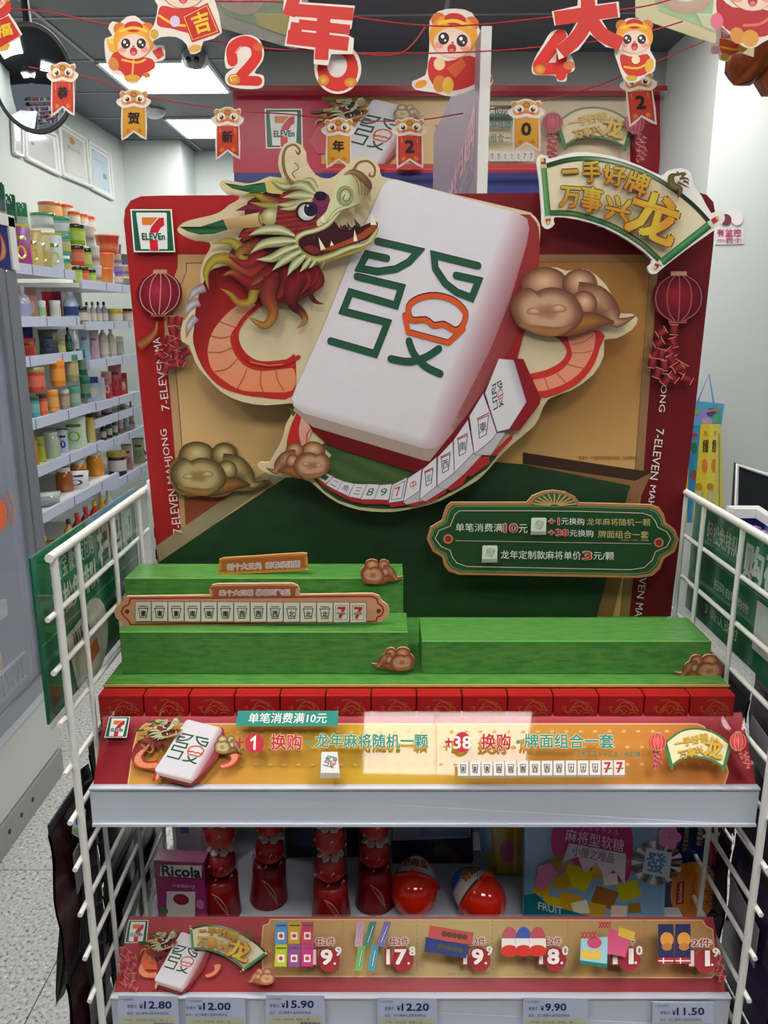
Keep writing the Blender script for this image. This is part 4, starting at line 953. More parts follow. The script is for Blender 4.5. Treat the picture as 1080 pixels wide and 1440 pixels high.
a.part('offer_lettering'); a.text('+', (624, 1042, 634, 1053), RR, bold=.03); a.ell(648, 1048, 12, 14, RR); a.text('38', (636, 1040, 660, 1057), (235, 225, 215), bold=.03)
a.text('换购', (674, 1037, 714, 1058), RR, bold=.03, out=(240, 214, 180), ow=.03); a.ell(725, 1048, 3, 3, TE)
a.text('牌面组合一套', [(734, 1037), (855, 1037), (857, 1057), (733, 1056)], TE, bold=.03, out=(240, 226, 190), ow=.03)
a.part('small_lettering'); a.text('（大三元 \\ 十三幺 \\ 大四喜）', (808, 1061, 896, 1069), (34, 120, 104), bold=.02)
a.line([(612, 1004), (612, 1104)], 0.6, (190, 150, 90))
a.part('tile_icon'); a.fill([(454, 1063), (476, 1063), (480, 1098), (452, 1098)], (150, 142, 130)); a.fill([(454, 1062), (476, 1062), (479, 1091), (453, 1091)], (216, 214, 212))
a.push(aff(465, 335, 672, 526, (457, 1067, 475, 1084))); glyph_tile(a, 14, (60, 100, 90), (190, 70, 60), hd=False); a.pop()
for k in range(14):
    x0 = 641 + k * 16.35; a.part('tile_icon'); a.rect(x0, 1075, x0 + 15.8, 1098, (140, 130, 120)); a.rect(x0 + .4, 1075, x0 + 15, 1095, (214, 210, 204))
    if k < 12: a.line([(x0 + 4, 1080), (x0 + 5, 1091), (x0 + 10.5, 1091), (x0 + 11.5, 1080)], .9, (60, 60, 60), closed=True); a.text('東東東南南南西西西北北北'[k], (x0 + 5.2, 1082, x0 + 10.2, 1090), (40, 40, 40), bold=.02)
    else: a.text('7', (x0 + 4, 1078, x0 + 12, 1092), (190, 40, 40), bold=.05); a.line([(x0 + 3, 1086), (x0 + 13, 1086)], 1.4, (40, 110, 80))
def mini_fan(a, q, lan=True):
    a.push(aff(750, 205, 1022, 390, q)); fan(a, False, ink=(150, 104, 40)); a.pop()
a.part('scroll_picture'); mini_fan(a, [(922, 1020), (1020, 1046), (1010, 1110), (906, 1064)]) if False else None
a.push(aff(0, 0, 100, 60, (922, 1030, 1014, 1088)))
a.fill(resamp([(2, 22), (25, 6), (50, 2), (75, 8), (98, 24)], False, 4) + resamp([(88, 56), (70, 46), (48, 42), (28, 44), (12, 54)], False, 4), (226, 214, 170))
a.line([(2, 22), (25, 6), (50, 2), (75, 8), (98, 24)], 3, (60, 110, 60), sm=4); a.line([(88, 56), (70, 46), (48, 42), (28, 44), (12, 54)], 3, (60, 120, 70), sm=4)
a.line([(2, 22), (12, 58)], 5, (50, 120, 70)); a.line([(98, 24), (88, 60)], 5, (50, 120, 70))
for ch, q in (('一手好牌', [(14, 18), (64, 8), (66, 20), (18, 30)]), ('万事兴', [(20, 34), (56, 26), (58, 38), (24, 46)]), ('龙', [(62, 14), (86, 18), (84, 46), (58, 40)])): a.text(ch, q, (212, 170, 50), bold=.04, out=(150, 110, 40), ow=.02)
a.pop()
for cx, cy in ((912, 1051), (1020, 1051)):
    a.part('lantern_picture')
    for k in range(7): cracker(a, cx + (-3 if cx < 950 else 4) + (k % 2) * 5 + (0 if cx < 950 else k * 1.6), cy + 14 + k * 3.2, 30 * (k % 3), 5, 6, (190, 60, 70))
    lantern(a, cx, cy, 12, 12.5, 0, (232, 100, 90), (176, 36, 48), (236, 180, 140))
a.end()
MB().prism([mp(*q) + n * 0.004 for q in ((147, 1001), (1043, 1001), (1063, 1106), (131, 1106))], -n * 0.0012).build('clear_cover', ACR, hs1)
a2, hs2, mp2, n2 = strip([(183, 1289), (1003, 1289), (1020, 1397), (160, 1397)], (0.7195, EYE - 0.7262), (0.778, EYE - 0.6765), 'lower red header strip with six priced offers in a clear cover', 'header_strip')
a = a2
a.part('strip_field'); a.fill([(183, 1289), (1003, 1289), (1020, 1397), (160, 1397)], (150, 30, 40), grad=lambda x, y: mixc((168, 46, 56), (160, 30, 40), (y - 1289) / 108), d=40)
a.part('gold_field'); gp = [(380, 1293), (988, 1294), (992, 1302), (1002, 1307), (1008, 1366), (1000, 1375), (370, 1373), (368, 1330), (370, 1302), (378, 1299)]
a.fill(gp, (206, 160, 84), grad=lambda x, y: mixc((196, 140, 80), (210, 182, 104), max(0, 1 - abs(x - 660) / 300)), d=30); a.line(gp, 1.5, (236, 196, 140), closed=True, cap=False)
a.part('shop_logo'); logo7(a, [(181, 1294), (209, 1294), (206, 1326), (175, 1326)])
a.part('red_crackers')
for k in range(12): cracker(a, 172 + (k * 7) % 20, 1338 + k * 4.6, 40 * (k % 4), 8, 10, (196, 50, 60))
for k in range(9): cracker(a, 1006 + (k * 5) % 9, 1345 + k * 4, 40 * (k % 4), 6, 8, (196, 60, 70))
a.part('dragon_picture'); a.push(aff(258, 205, 760, 660, [(200, 1302), (302, 1302), (290, 1398), (184, 1398)]))
dragon_body(a, False); a.fill([(310, 380), (330, 360), (390, 420), (420, 500), (330, 500), (300, 450)], (200, 90, 50)); big_tile(a, False); dragon_head(a, False); a.pop()
a.part('scroll_picture'); a.push(aff(750, 205, 1022, 390, (265, 1296, 386, 1374))); fan(a, False, ink=(140, 100, 50)); a.pop()
a.part('cloud_picture'); cloud(a, (350, 1364, 390, 1388), flip=True, hi=(206, 150, 110), lo=(130, 70, 50))
def drop(x, y, num, dec, pre='任2件'):
    a.part('price_badge'); a.ell(x + 4, y + 8, 15, 17, (156, 36, 48))
    a.text(pre, (x - 15, y - 23, x + 12, y - 12), (170, 50, 70), bold=.03, out=(246, 236, 220), ow=.08)
    w_ = 30 if len(num) == 2 else 16
    a.text(num, (x - 18, y - 6, x + 8, y + 14), (240, 232, 226), bold=.05, out=(156, 36, 48), ow=.07)
    a.text(dec, (x + 13, y - 10, x + 21, y + 2), (240, 232, 226), bold=.035); a.ell(x + 12, y + 13, 1.8, 1.8, (240, 232, 226), n=8)
    a.text('*具体以门店实物为准 活动详情咨询店员', (x - 40, y + 26, x + 18, y + 29), (110, 90, 60))
for x, nmb, dc in ((460, '19', '9'), (562, '17', '8'), (668, '19', '9'), (772, '18', '0'), (873, '11', '0')): drop(x, 1345, nmb, dc)
drop(977, 1348, '11', '9', '2件')
a.part('divider')
for x in (483, 585, 688, 791, 895):
    for k in range(12): a.line([(x, 1300 + 6 * k), (x + .3, 1303 + 6 * k)], .8, (150, 110, 60), cap=False)
a.part('pictured_sweet_box')
for k, c in enumerate(((80, 140, 190), (196, 150, 40), (190, 60, 90), (176, 190, 40), (140, 70, 140), (190, 40, 120))):
    x0 = 392 + (k % 3) * 18; y0 = 1303 + (k // 3) * 31
    a.fill([(x0, y0), (x0 + 16, y0), (x0 + 15, y0 + 30), (x0 - 1, y0 + 30)], c); a.rect(x0 + 3, y0 + 14, x0 + 12, y0 + 24, (226, 220, 210)); a.ell(x0 + 7.5, y0 + 19, 3, 3, (180, 60, 50), n=8); a.line([(x0 + 2, y0 + 5), (x0 + 14, y0 + 5)], 2, (50, 90, 60))
a.part('pictured_gum_tube')
for x0, x1, c in ((503, 500, (200, 150, 170)), (520, 512, (60, 130, 110)), (540, 530, (120, 110, 180)), (505, 500, (110, 170, 90)), (523, 518, (60, 150, 160))):
    y0 = 1303 if c[0] != 110 and c[2] != 160 else 1336; a.fill([(x0, y0), (x0 + 10, y0), (x1 + 10, y0 + 34), (x1, y0 + 34)], c); a.line([(x0 + 5, y0 + 6), (x1 + 6, y0 + 28)], 2.4, (30, 60, 80)); a.line([(x0 + 5, y0 + 6), (x1 + 6, y0 + 28)], 1, (230, 230, 230))
a.part('pictured_bar'); a.fill([(602, 1308), (662, 1318), (660, 1334), (600, 1326)], (196, 84, 80)); a.fill([(597, 1324), (655, 1336), (652, 1353), (595, 1344)], (44, 54, 120))
for k in range(5): a.ell(622 + 7 * k, 1320 + k, 4, 4, (110, 60, 50), n=10); a.ell(616 + 7 * k, 1337 + 1.4 * k, 4, 4, (70, 80, 60), n=10)
a.part('pictured_egg')
for x, c in ((711, (190, 90, 100)), (730, (60, 90, 170)), (749, (190, 80, 90))):
    a.ell(x, 1330, 11.5, 20, c); a.fill([(x - 11, 1326), (x + 11, 1326), (x + 11, 1340), (x - 11, 1340)], (232, 226, 220)); a.text('EGG', (x - 7, 1329, x + 7, 1335), (170, 60, 50)) if False else None
    a.ell(x, 1343, 12, 8, (204, 46, 34))
a.part('pictured_gummy_bag')
a.fill([(846, 1312), (876, 1322), (868, 1352), (840, 1346)], (206, 80, 120)); a.fill([(860, 1310), (882, 1318), (878, 1330), (858, 1322)], (214, 180, 60))
a.fill([(808, 1326), (844, 1324), (843, 1366), (806, 1360)], (150, 200, 210)); a.ell(826, 1332, 10, 8, (206, 70, 110)); 
for k in range(8): a.ell(812 + (k * 9) % 26, 1346 + (k * 5) % 10, 4.5, 4.5, (226, 184, 70), n=10)
a.fill([(806, 1356), (843, 1361), (843, 1366), (806, 1361)], (20, 110, 110))
for k in range(4): a.line([(808 + 5 * k, 1318), (812 + 5 * k, 1326)], 1.4, (190, 40, 60)); a.line([(812 + 5 * k, 1318), (808 + 5 * k, 1326)], 1.4, (190, 40, 60)); a.line([(832 + 4 * k, 1304), (836 + 4 * k, 1312)], 1.4, (190, 40, 60)); a.line([(836 + 4 * k, 1304), (832 + 4 * k, 1312)], 1.4, (190, 40, 60))
a.part('pictured_cookie_box')
for x0 in (912, 935):
    a.rect(x0, 1307, x0 + 21, 1361, (30, 36, 84)); a.ell(x0 + 12, 1328, 9, 10, (220, 150, 60)); a.ell(x0 + 12, 1338, 7, 5, (190, 120, 50)); a.rect(x0, 1353, x0 + 21, 1361, (180, 40, 50)); a.line([(x0, 1357), (x0 + 21, 1357)], 1.5, (230, 225, 220), cap=False); a.line([(x0 + 7, 1353), (x0 + 7, 1361)], 1.5, (230, 225, 220), cap=False)
a.end()
MB().prism([mp2(*q) + n2 * 0.004 for q in ((178, 1287), (1006, 1287), (1021, 1398), (159, 1398))], -n2 * 0.0012).build('clear_cover', clear('hazy_acrylic', 0.3, base=0.008), hs2)
# price tickets clipped on the lower rail
YR = 0.7088
tk = [(166, 250, '12.80', 203, 1413), (262, 344, '12.00', 286, 1415), (374, 456, '15.90', 403, 1412), (531, 614, '12.20', 565, 1416), (736, 826, '9.90', 767, 1416), (918, 1003, '11.50', 952, 1422)]
for x0, x1, pr, tx, ty in tk:
    e = empty('price_ticket', at((x0 + x1) / 2, 1445, YR), 'price ticket reading %s, %s on the lower rail' % (pr, ['leftmost', 'second from the left', 'third from the left', 'third from the right', 'second from the right', 'rightmost'][[q[0] for q in tk].index(x0)]), 'price ticket', 'price tickets on the lower rail')
    MB().prism([at(x, y, YR) for x, y in ((x0, ty - 13), (x1, ty - 12), (x1 + 2, 1446), (x0 - 1, 1446))], (0, 0.0008, 0), (188, 196, 222), (200, 200, 200)).build('ticket_card', PR(), e)
    a = Art(planeY(YR)[0], (0, -1, 0), e)
    a.part('yellow_band'); a.rect(x0 + 2, ty + 16, x1 - 2, 1446, (192, 196, 168))
    a.part('price_figures'); a.text(pr, (tx, ty - 5, tx + (38 if len(pr) > 4 else 29), ty + 5), (34, 38, 100), bold=.035); a.text('￥', (tx - 7, ty - 2, tx - 2, ty + 5), (34, 38, 100), bold=.02)
    a.text('零售价', (tx - 24, ty - 1, tx - 10, ty + 4), (70, 74, 110)); a.text('品名：进口糖果礼盒装促销商品', (tx - 24, ty + 9, tx + 34, ty + 13), (90, 94, 120)); a.text('T 6324001', (x0 + 2, ty - 10, x0 + 22, ty - 7), (90, 94, 120))
    a.text('产地：见包装  规格：盒', (x0 + 10, ty + 19, x1 - 20, ty + 22), (110, 112, 110))
    for k in range(14): a.line([(x1 - 32 + 2 * k, ty + 24), (x1 - 32 + 2 * k, ty + 28)], 1 if k % 3 else 1.5, (70, 74, 80), cap=False)
    a.end()
# ---------------------------------------------------------------- green posters in clear sleeves hung on both side panels
def yz(X, side=1):
    n = Vector((1 if X < 0 else -1, 0, 0)); return planePN((X, 0, 0), n)
GP = mat('satin_green_poster', None, 0.5, spec=0.2)
def side_poster(X, y0, y1, z0, z1, label, flip):
    s_ = 1 if X < 0 else -1
    e = empty('green_side_poster', (X, (y0 + y1) / 2, z0), label, 'poster')
    MB().box(X - 0.001, X + 0.001, y0, y1, z0, z1, (20, 92, 66)).build('poster_sheet', GP, e)
    def mp(x, y):
        u = x / 100 if not flip else 1 - x / 100
        return Vector((X + s_ * 0.001, y0 + (y1 - y0) * (u if not flip else 1 - u) , z1 - (z1 - z0) * y / 100)) 
    a = Art(mp, (s_, 0, 0), e, GP)
    a.part('sheet_colour'); a.rect(0, 0, 100, 100, (34, 124, 92), grad=lambda x, y: mixc((40, 132, 98), (20, 90, 66), y / 100), d=30)
    a.part('blue_band'); a.rect(45, 0, 100, 5, (110, 170, 206))
    a.part('white_lettering')
    if not flip:
        a.text('支付宝 微信支付购', (12, 10, 50, 24), (206, 220, 210), bold=.02); a.text('轻松免排队', (12, 28, 52, 46), (216, 226, 218), bold=.04); a.text('扫码购', (54, 8, 94, 42), (206, 220, 212), bold=.05)
        a.line([(0, 52), (100, 52)], .6, (150, 190, 170))
        a.part('phone_picture'); a.ell(42, 78, 15, 26, (206, 206, 190)); a.fill([(18, 60), (40, 56), (46, 96), (24, 100)], (190, 186, 172))
        for k in range(7): a.line([(24 + 2.2 * k, 62), (25 + 2.2 * k, 70)], 1 + (k % 2) * .6, (40, 40, 40), cap=False)
        a.fill([(34, 82), (44, 79), (46, 90), (36, 93)], (190, 90, 50))
        a.text('打开微信', (66, 60, 88, 67), (196, 214, 202)); a.text('扫码自助', (66, 70, 88, 77), (196, 214, 202)); a.text('无需排队', (66, 80, 88, 87), (196, 214, 202))
    else:
        mir = lambda x, y: (x, y)
        a.text('购码扫', [(48, 12), (0, 12), (0, 40), (48, 40)], (206, 220, 212), bold=.05); a.text('轻松免排队', [(84, 14), (54, 14), (54, 30), (84, 30)], (196, 214, 204), bold=.03)
        a.rect(18, 60, 32, 94, (206, 210, 206)) if False else a.fill([(2, 48), (34, 48), (34, 84), (2, 84)], (204, 208, 206))
        a.text('扫码自助购物', [(72, 56), (40, 56), (40, 64), (72, 64)], (196, 214, 204)); a.text('3 确认支付', [(78, 80), (46, 80), (46, 90), (78, 90)], (196, 214, 204))
        a.line([(0, 44), (100, 44)], .6, (150, 190, 170))
    a.end()
    MB().box(X + s_ * 0.004, X + s_ * 0.0055, y0 - 0.005, y1, z0 - 0.004, z1 + 0.003).build('clear_sleeve', ACR, e)
side_poster(RX0 - 0.016, 0.695, 1.0, EYE - 0.386, EYE - 0.216, 'green scan-to-pay poster in a clear sleeve on the left side panel of the rack', False)
side_poster(RX1 + 0.016, 0.70, 0.99, EYE - 0.375, EYE - 0.222, 'green poster with mirrored white lettering on the right side panel of the rack', True)
# ---------------------------------------------------------------- goods on the lower shelf
ZS = Z2
def box3(e, c, size, rz, col, nm, faces=None, m=None):
    M = Matrix.Translation(c) @ Matrix.Rotation(rz, 4, 'Z')
    MB().box(-size[0] / 2, size[0] / 2, -size[1] / 2, size[1] / 2, 0, size[2], col, M).build(nm, m or PK(), e, bevel=0.0008)
    f = lambda x, y: M @ Vector((-size[0] / 2 + size[0] * x / 100, -size[1] / 2, size[2] * (1 - y / 100)))
    return Art(f, M.to_3x3() @ Vector((0, -1, 0)), e, PG(), base=0.0002)
e = empty('herb_drop_box', (-0.245, 0.80, ZS), 'small magenta sweet box at the left end of the lower shelf', 'box')
a = box3(e, (-0.247, 0.83, ZS), (0.062, 0.022, 0.088), -0.08, (150, 44, 104), 'carton')
a.part('lid_band'); a.rect(0, 0, 100, 26, (120, 36, 80)); a.fill([(14, 6), (96, 4), (94, 24), (10, 24)], (216, 206, 204)); a.text('Ricola', (16, 7, 92, 23), (34, 60, 44), bold=.05)
a.part('picture_panel'); a.fill([(22, 48), (80, 46), (74, 100), (16, 100)], (214, 208, 204)); a.ell(50, 60, 16, 9, (176, 40, 50), (120, 24, 40)); a.ell(14, 80, 8, 6, (60, 110, 60)); a.ell(88, 66, 8, 8, (200, 110, 160)); a.text('cranberry', (34, 34, 80, 42), (226, 190, 214)); a.end()
def ball_pack(x, y, label, lean):
    e = empty('truffle_tube', (x, y, ZS), label, 'sweet pack', 'clear packs of red truffles on the lower shelf')
    M = Matrix.Translation((x, y, ZS)) @ Matrix.Rotation(lean, 4, 'Y')
    R = 0.0215
    MB().lathe([(R * 1.15, 0, (96, 10, 14)), (R * 1.12, 0.006, (120, 12, 18)), (R, 0.03, (140, 14, 20)), (R * 0.98, 0.052, (150, 16, 22)), (R * 0.6, 0.054, (120, 12, 18))], 20, M=M).build('red_base', PK(), e)
    for k in range(3):
        z = 0.072 + k * 0.040
        prof = [(0.0185 * math.sin(math.pi * q / 8) * (1 + .05 * (q % 2)), z - 0.0185 * math.cos(math.pi * q / 8), (196, 20, 26) if q % 3 else (206, 70, 60)) for q in range(9)]
        b = MB().lathe(prof, 14, M=M); b.build('wrapped_truffle', mat('red_foil', None, 0.25, metal=0.15, noise=0.25, nscale=140), e)
        tw = MB()
        for q in range(7):
            an = q * 0.9; tw.lathe([(0.0005, 0), (0.006, 0.007), (0.0045, 0.0075)], 6, (206, 200, 196), M @ Matrix.Translation((0.009 * math.cos(an), 0.009 * math.sin(an), z + 0.016)) @ Matrix.Rotation(0.6, 4, Vector((math.cos(an + 1), math.sin(an + 1), 0))))
        tw.build('foil_twist', mat('silver_foil', (206, 204, 200), 0.3, metal=0.6), e)
    MB().lathe([(R, 0.052), (R, 0.178)], 20, M=M).build('clear_film', clear('clear_film', 0.08, 0.95), e)
    a = Art(lambda u, v: M @ Vector((math.sin(u) * R * 1.12, -math.cos(u) * R * 1.12, v)), (0, -1, 0), e, PG(), base=0.0012)
    a.part('cream_flecks')
    for k in range(3):
        for q in range(6):
            u0 = -.9 + .33 * q + .1 * math.sin(k * 3 + q); v0 = .072 + .040 * k + .010 * math.sin(q * 2.3 + k)
            a.lock([(u0, v0), (u0 + .12, v0 + .005), (u0 + .2, v0 + .002)], [.0005, .0035, .0005], (214, 186, 170) if q % 2 else (226, 120, 60), sm=2)
    a.part('white_script'); a.line([(-.25, .046), (0.1, .041), (.45, .026), (.6, .008)], .0022 / .02 * 0.02, (206, 140, 140), sm=4)
    for k in range(7): a.line([(-.2 + .11 * k, .047 - .0042 * k), (-.08 + .11 * k, .038 - .0045 * k)], .0016, (206, 150, 150))
    a.end()
def xat(px, Y, z): 
    p = at(px, 1250, Y); t = tdepth((0, Y, z)); return (px - 540) / FPX * t
for px, Y, l, ln in ((312, 0.84, 'leftmost clear tube of red foil truffles, beside the magenta sweet box', 0.03), (378, 0.864, 'second clear tube of red foil truffles from the left', 0.05),
                     (466, 0.83, 'third clear tube of red foil truffles, right of the wide gap', 0.0), (527, 0.856, 'rightmost clear tube of red foil truffles, beside the first red egg', 0.0)):
    ball_pack(xat(px, Y, ZS), Y, l, ln)
def egg(px, Y, label, rx, rz, blue):
    x = xat(px, Y, ZS + 0.03)
    e = empty('surprise_egg', (x, Y, ZS), label, 'chocolate egg', 'red and white surprise eggs on the lower shelf')
    M = Matrix.Translation((x, Y, ZS + 0.0285)) @ Matrix.Rotation(rz, 4, 'Z') @ Matrix.Rotation(rx, 4, 'X')
    prof = []
    for k in range(19):
        t = math.pi * k / 18; r = 0.0285 * math.sin(t) * (1 - 0.10 * math.cos(math.pi - t)); z = 0.0375 * math.cos(math.pi - t)
        prof.append((max(r, 0.0001), z))
    lo = [p for p in prof if p[1] < 0.006]; hi_ = [p for p in prof if p[1] >= 0.001]
    MB().lathe([(r * 1.03, z) for r, z in lo], 28, (214, 36, 14), M).lathe([(0.0305, -0.001), (0.0325, 0.001), (0.0325, 0.0025), (0.029, 0.004)], 28, (214, 36, 14), M).build('red_shell', PG(), e)
    MB().lathe([(r, z, (206, 204, 200) if z < 0.02 or not blue else (40, 90, 190)) for r, z in hi_], 28, M=M).build('white_shell', PG(), e)
    MB().prism([M @ Vector(p) for p in ((-0.007, -0.028, -0.002), (0.007, -0.028, -0.002), (0.008, -0.038, -0.002), (0, -0.042, -0.002), (-0.008, -0.038, -0.002))], (M.to_3x3() @ Vector((0, 0, 0.003))), (214, 36, 14)).build('pull_tab', PG(), e)
    def mp(u, z):
        k = (z + 0.0375) / 0.075; t = math.acos(max(-1, min(1, -z / 0.0375))); r = 0.0285 * math.sin(t) * (1 - 0.10 * math.cos(math.pi - t)) + 0.0003
        return M @ Vector((r * math.sin(u), -r * math.cos(u), z))
    a = Art(mp, M.to_3x3() @ Vector((0, -1, 0)), e, PG())
    a.part('egg_lettering'); a.text('奇趣蛋', [(-.7, .026), (.7, .026), (.7, .013), (-.7, .013)], (150, 60, 30), bold=.03, out=(220, 190, 70), ow=.03)
    a.part('splash'); a.lock([(-.3, .003), (.0, .008), (.3, .003)], [.001, .006, .001], (226, 224, 226), rim=(40, 50, 130)); a.end()
egg(583, 0.85, 'left surprise egg with red lower shell, standing tilted on the lower shelf', -1.1, -0.15, False)
egg(672, 0.835, 'right surprise egg lying on its side with a white and blue end', -1.25, 0.8, True)
# bags and boxes further back
def panel_pack(name, label, cat, quad_px, Y, lean, thick, base_col, draw, m=None, bulge=0.0):
    """upright pouch or box front given by the picture corners at depth Y, leaning back"""
    mpf, nn = planePN((0, Y, ZS), Vector((0, -math.cos(lean), math.sin(lean))))
    P = [mpf(*q) for q in quad_px]
    for i, j in ((0, 3), (1, 2)):
        if P[j].z < ZS + 0.001: P[j] = P[i] + (P[j] - P[i]) * ((P[i].z - ZS - 0.001) / (P[i].z - P[j].z))
    e = empty(name, (sum(p.x for p in P) / len(P), Y, ZS), label, cat)
    MB().prism(P, -nn * thick, base_col).build('pack_body', m or PK(), e, bevel=0.0006)
    a = Art(mpf, nn, e, PG()); a.base = 0.0002; draw(a); a.end(); return e
def gummy(a):
    a.part('blue_field'); a.fill([(738, 1120), (940, 1120), (930, 1292), (738, 1286)], (120, 158, 190))
    a.part('cherry_dome'); a.fill([(778, 1200), (776, 1170), (790, 1140), (820, 1125), (850, 1125), (872, 1140), (888, 1165), (890, 1205), (886, 1230), (870, 1240), (800, 1215)], (176, 44, 98), sm=3)
    a.part('fruit_cubes')
    for x, y, w_, c in ((762, 1250, 18, (200, 160, 20)), (790, 1215, 24, (150, 110, 30)), (812, 1234, 30, (196, 186, 20)), (845, 1225, 20, (184, 160, 40)), (850, 1262, 26, (140, 90, 40)), (884, 1252, 24, (176, 176, 20)), (800, 1268, 24, (196, 150, 30)), (838, 1280, 20, (190, 150, 30)), (816, 1276, 18, (226, 214, 190)), (870, 1282, 18, (220, 200, 170)), (858, 1236, 16, (220, 210, 190)), (774, 1270, 20, (206, 170, 20)), (790, 1240, 18, (190, 150, 20)), (892, 1276, 14, (150, 110, 40))):
        r = 0.3 * math.sin(x); ca, sa = math.cos(r) * w_ / 1.6, math.sin(r) * w_ / 1.6
        a.fill([(x - ca + sa, y - ca * .8 - sa), (x + ca + sa, y - ca * .8 + sa), (x + ca - sa, y + ca * .8 + sa), (x - ca - sa, y + ca * .8 - sa)], c)
    a.part('white_pennants'); a.fill([(800, 1185), (880, 1200), (878, 1242), (862, 1222), (852, 1236), (838, 1212), (822, 1228), (812, 1204), (790, 1212)], (206, 200, 204))
    a.part('pouch_lettering'); a.text('麻将型软糖', [(796, 1164), (878, 1180), (876, 1198), (794, 1182)], (230, 200, 214), bold=.01); a.text('小慢之唯品', [(806, 1188), (864, 1200), (862, 1214), (804, 1202)], (120, 80, 50)); a.text('ライトキャラメル', [(800, 1156), (870, 1166), (870, 1174), (800, 1163)], (226, 170, 196))
    a.part('sunburst_badge')
    for k in range(18):
        t = k * math.pi / 9; a.fill([(923 + 16 * math.cos(t), 1212 + 14 * math.sin(t)), (923 + 36 * math.cos(t - .12), 1212 + 31 * math.sin(t - .12)), (923 + 36 * math.cos(t + .12), 1212 + 31 * math.sin(t + .12))], (214, 206, 196) if k % 2 else (120, 84, 50))
    a.fill([(908, 1190), (944, 1198), (940, 1234), (902, 1226)], (196, 210, 214)); a.text('發', [(910, 1196), (936, 1200), (932, 1228), (906, 1222)], (50, 130, 180), bold=.03)
    a.part('pink_flowers')
    for x, y, s in ((940, 1176, 15), (768, 1226, 13), (762, 1238, 10)):
        for k in range(5): a.ell(x + s * .6 * math.cos(k * 1.256), y + s * .6 * math.sin(k * 1.256), s * .55, s * .55, (206, 120, 160), n=10)
    a.part('teal_foot'); a.fill([(736, 1256), (752, 1254), (770, 1270), (830, 1286), (736, 1290)], (16, 104, 112)); a.text('FRUIT', [(756, 1266), (790, 1274), (790, 1284), (756, 1276)], (180, 214, 214), bold=.02)
panel_pack('gummy_pouch', 'large pale blue and pink gummy pouch on the lower shelf', 'sweet pack', [(738, 1120), (940, 1120), (934, 1296), (736, 1290)], 0.822, 0.22, 0.012, (120, 158, 190), gummy)
def cookies(a):
    a.part('navy_field'); a.fill([(900, 1120), (1014, 1120), (1006, 1292), (905, 1292)], (24, 30, 76))
    a.part('red_flag'); a.fill([(985, 1120), (1024, 1120), (1014, 1216), (1000, 1216)], (140, 24, 40)); a.line([(1003, 1124), (1011, 1212)], 5, (206, 200, 200), cap=False); a.line([(988, 1176), (1018, 1172)], 5, (206, 200, 200), cap=False)
    a.part('orange_tub'); a.fill([(948, 1226), (962, 1214), (985, 1212), (1002, 1226), (1004, 1260), (992, 1288), (960, 1288), (944, 1270), (944, 1244)], (206, 120, 40), sm=3)
    a.part('red_oval'); a.fill([(952, 1242), (962, 1238), (961, 1270), (950, 1272)], (160, 24, 34)); a.text('Kjeldsens', [(953, 1268), (954, 1242), (961, 1242), (960, 1268)], (226, 200, 180), bold=.02); a.text('BUTTER COOKIES', [(970, 1270), (976, 1226), (982, 1228), (978, 1270)], (150, 80, 30))
    a.part('cookie_rings')
    for k in range(11): x, y = 990 + (k * 7) % 20, 1222 + k * 5; a.ell(x, y, 6, 5, (206, 150, 80), (140, 84, 40), n=12); a.ell(x, y, 2.4, 2, (110, 60, 30), n=8)
    a.part('box_lettering'); a.text('丹麦曲奇', [(978, 1188), (980, 1160), (988, 1160), (986, 1188)], (196, 170, 100)); a.text('丹麦皇冠曲奇', [(958, 1196), (962, 1160), (968, 1160), (965, 1196)], (196, 170, 100))
panel_pack('cookie_box', 'dark blue biscuit box with orange tub picture, right end of lower shelf', 'box', [(930, 1120), (1024, 1120), (1004, 1292), (930, 1292)], 0.848, 0.12, 0.03, (24, 30, 76), cookies)
def pinkbox(a):
    a.part('front_print'); a.fill([(247, 1130), (318, 1130), (318, 1226), (249, 1224)], (196, 176, 196)); a.rect(254, 1152, 266, 1172, (60, 110, 190))
    a.lock([(285, 1150), (300, 1168), (305, 1190)], [24, 16, 2], (206, 160, 150), rim=(110, 50, 50)); a.part('red_foot'); a.rect(250, 1212, 318, 1226, (196, 30, 34)); a.text('营养成分表', (254, 1196, 280, 1206), (120, 100, 120))
panel_pack('pink_carton', 'pale pink carton with a red lower edge behind the leftmost truffle tube', 'box', [(247, 1120), (318, 1120), (318, 1240), (249, 1240)], 0.925, 0.0, 0.03, (190, 170, 190), pinkbox)
def bluebox(a):
    a.part('front_print'); a.fill([(552, 1120), (662, 1120), (662, 1178), (552, 1182)], (150, 160, 176)); a.rect(590, 1120, 660, 1176, (110, 140, 176)); a.part('dark_foot'); a.fill([(552, 1182), (662, 1178), (664, 1232), (552, 1232)], (24, 28, 50)); a.ell(622, 1196, 14, 10, (50, 80, 60)); a.ell(640, 1206, 8, 8, (110, 40, 40))
panel_pack('snack_carton', 'pale blue and dark carton behind the two surprise eggs', 'box', [(550, 1120), (664, 1120), (666, 1236), (552, 1236)], 0.93, 0.0, 0.03, (40, 44, 60), bluebox)
def yellowbag(a):
    a.part('front_print'); a.fill([(686, 1120), (742, 1120), (740, 1232), (700, 1228)], (190, 160, 30)); a.ell(716, 1196, 14, 16, (190, 96, 130)); a.rect(722, 1120, 727, 1226, (214, 190, 80)); a.fill([(668, 1120), (688, 1120), (692, 1200), (676, 1196)], (110, 150, 180))
panel_pack('yellow_pouch', 'yellow pouch with a pink flower behind the right surprise egg', 'sweet pack', [(668, 1120), (748, 1120), (748, 1244), (690, 1236)], 0.905, 0.0, 0.015, (150, 130, 40), yellowbag)
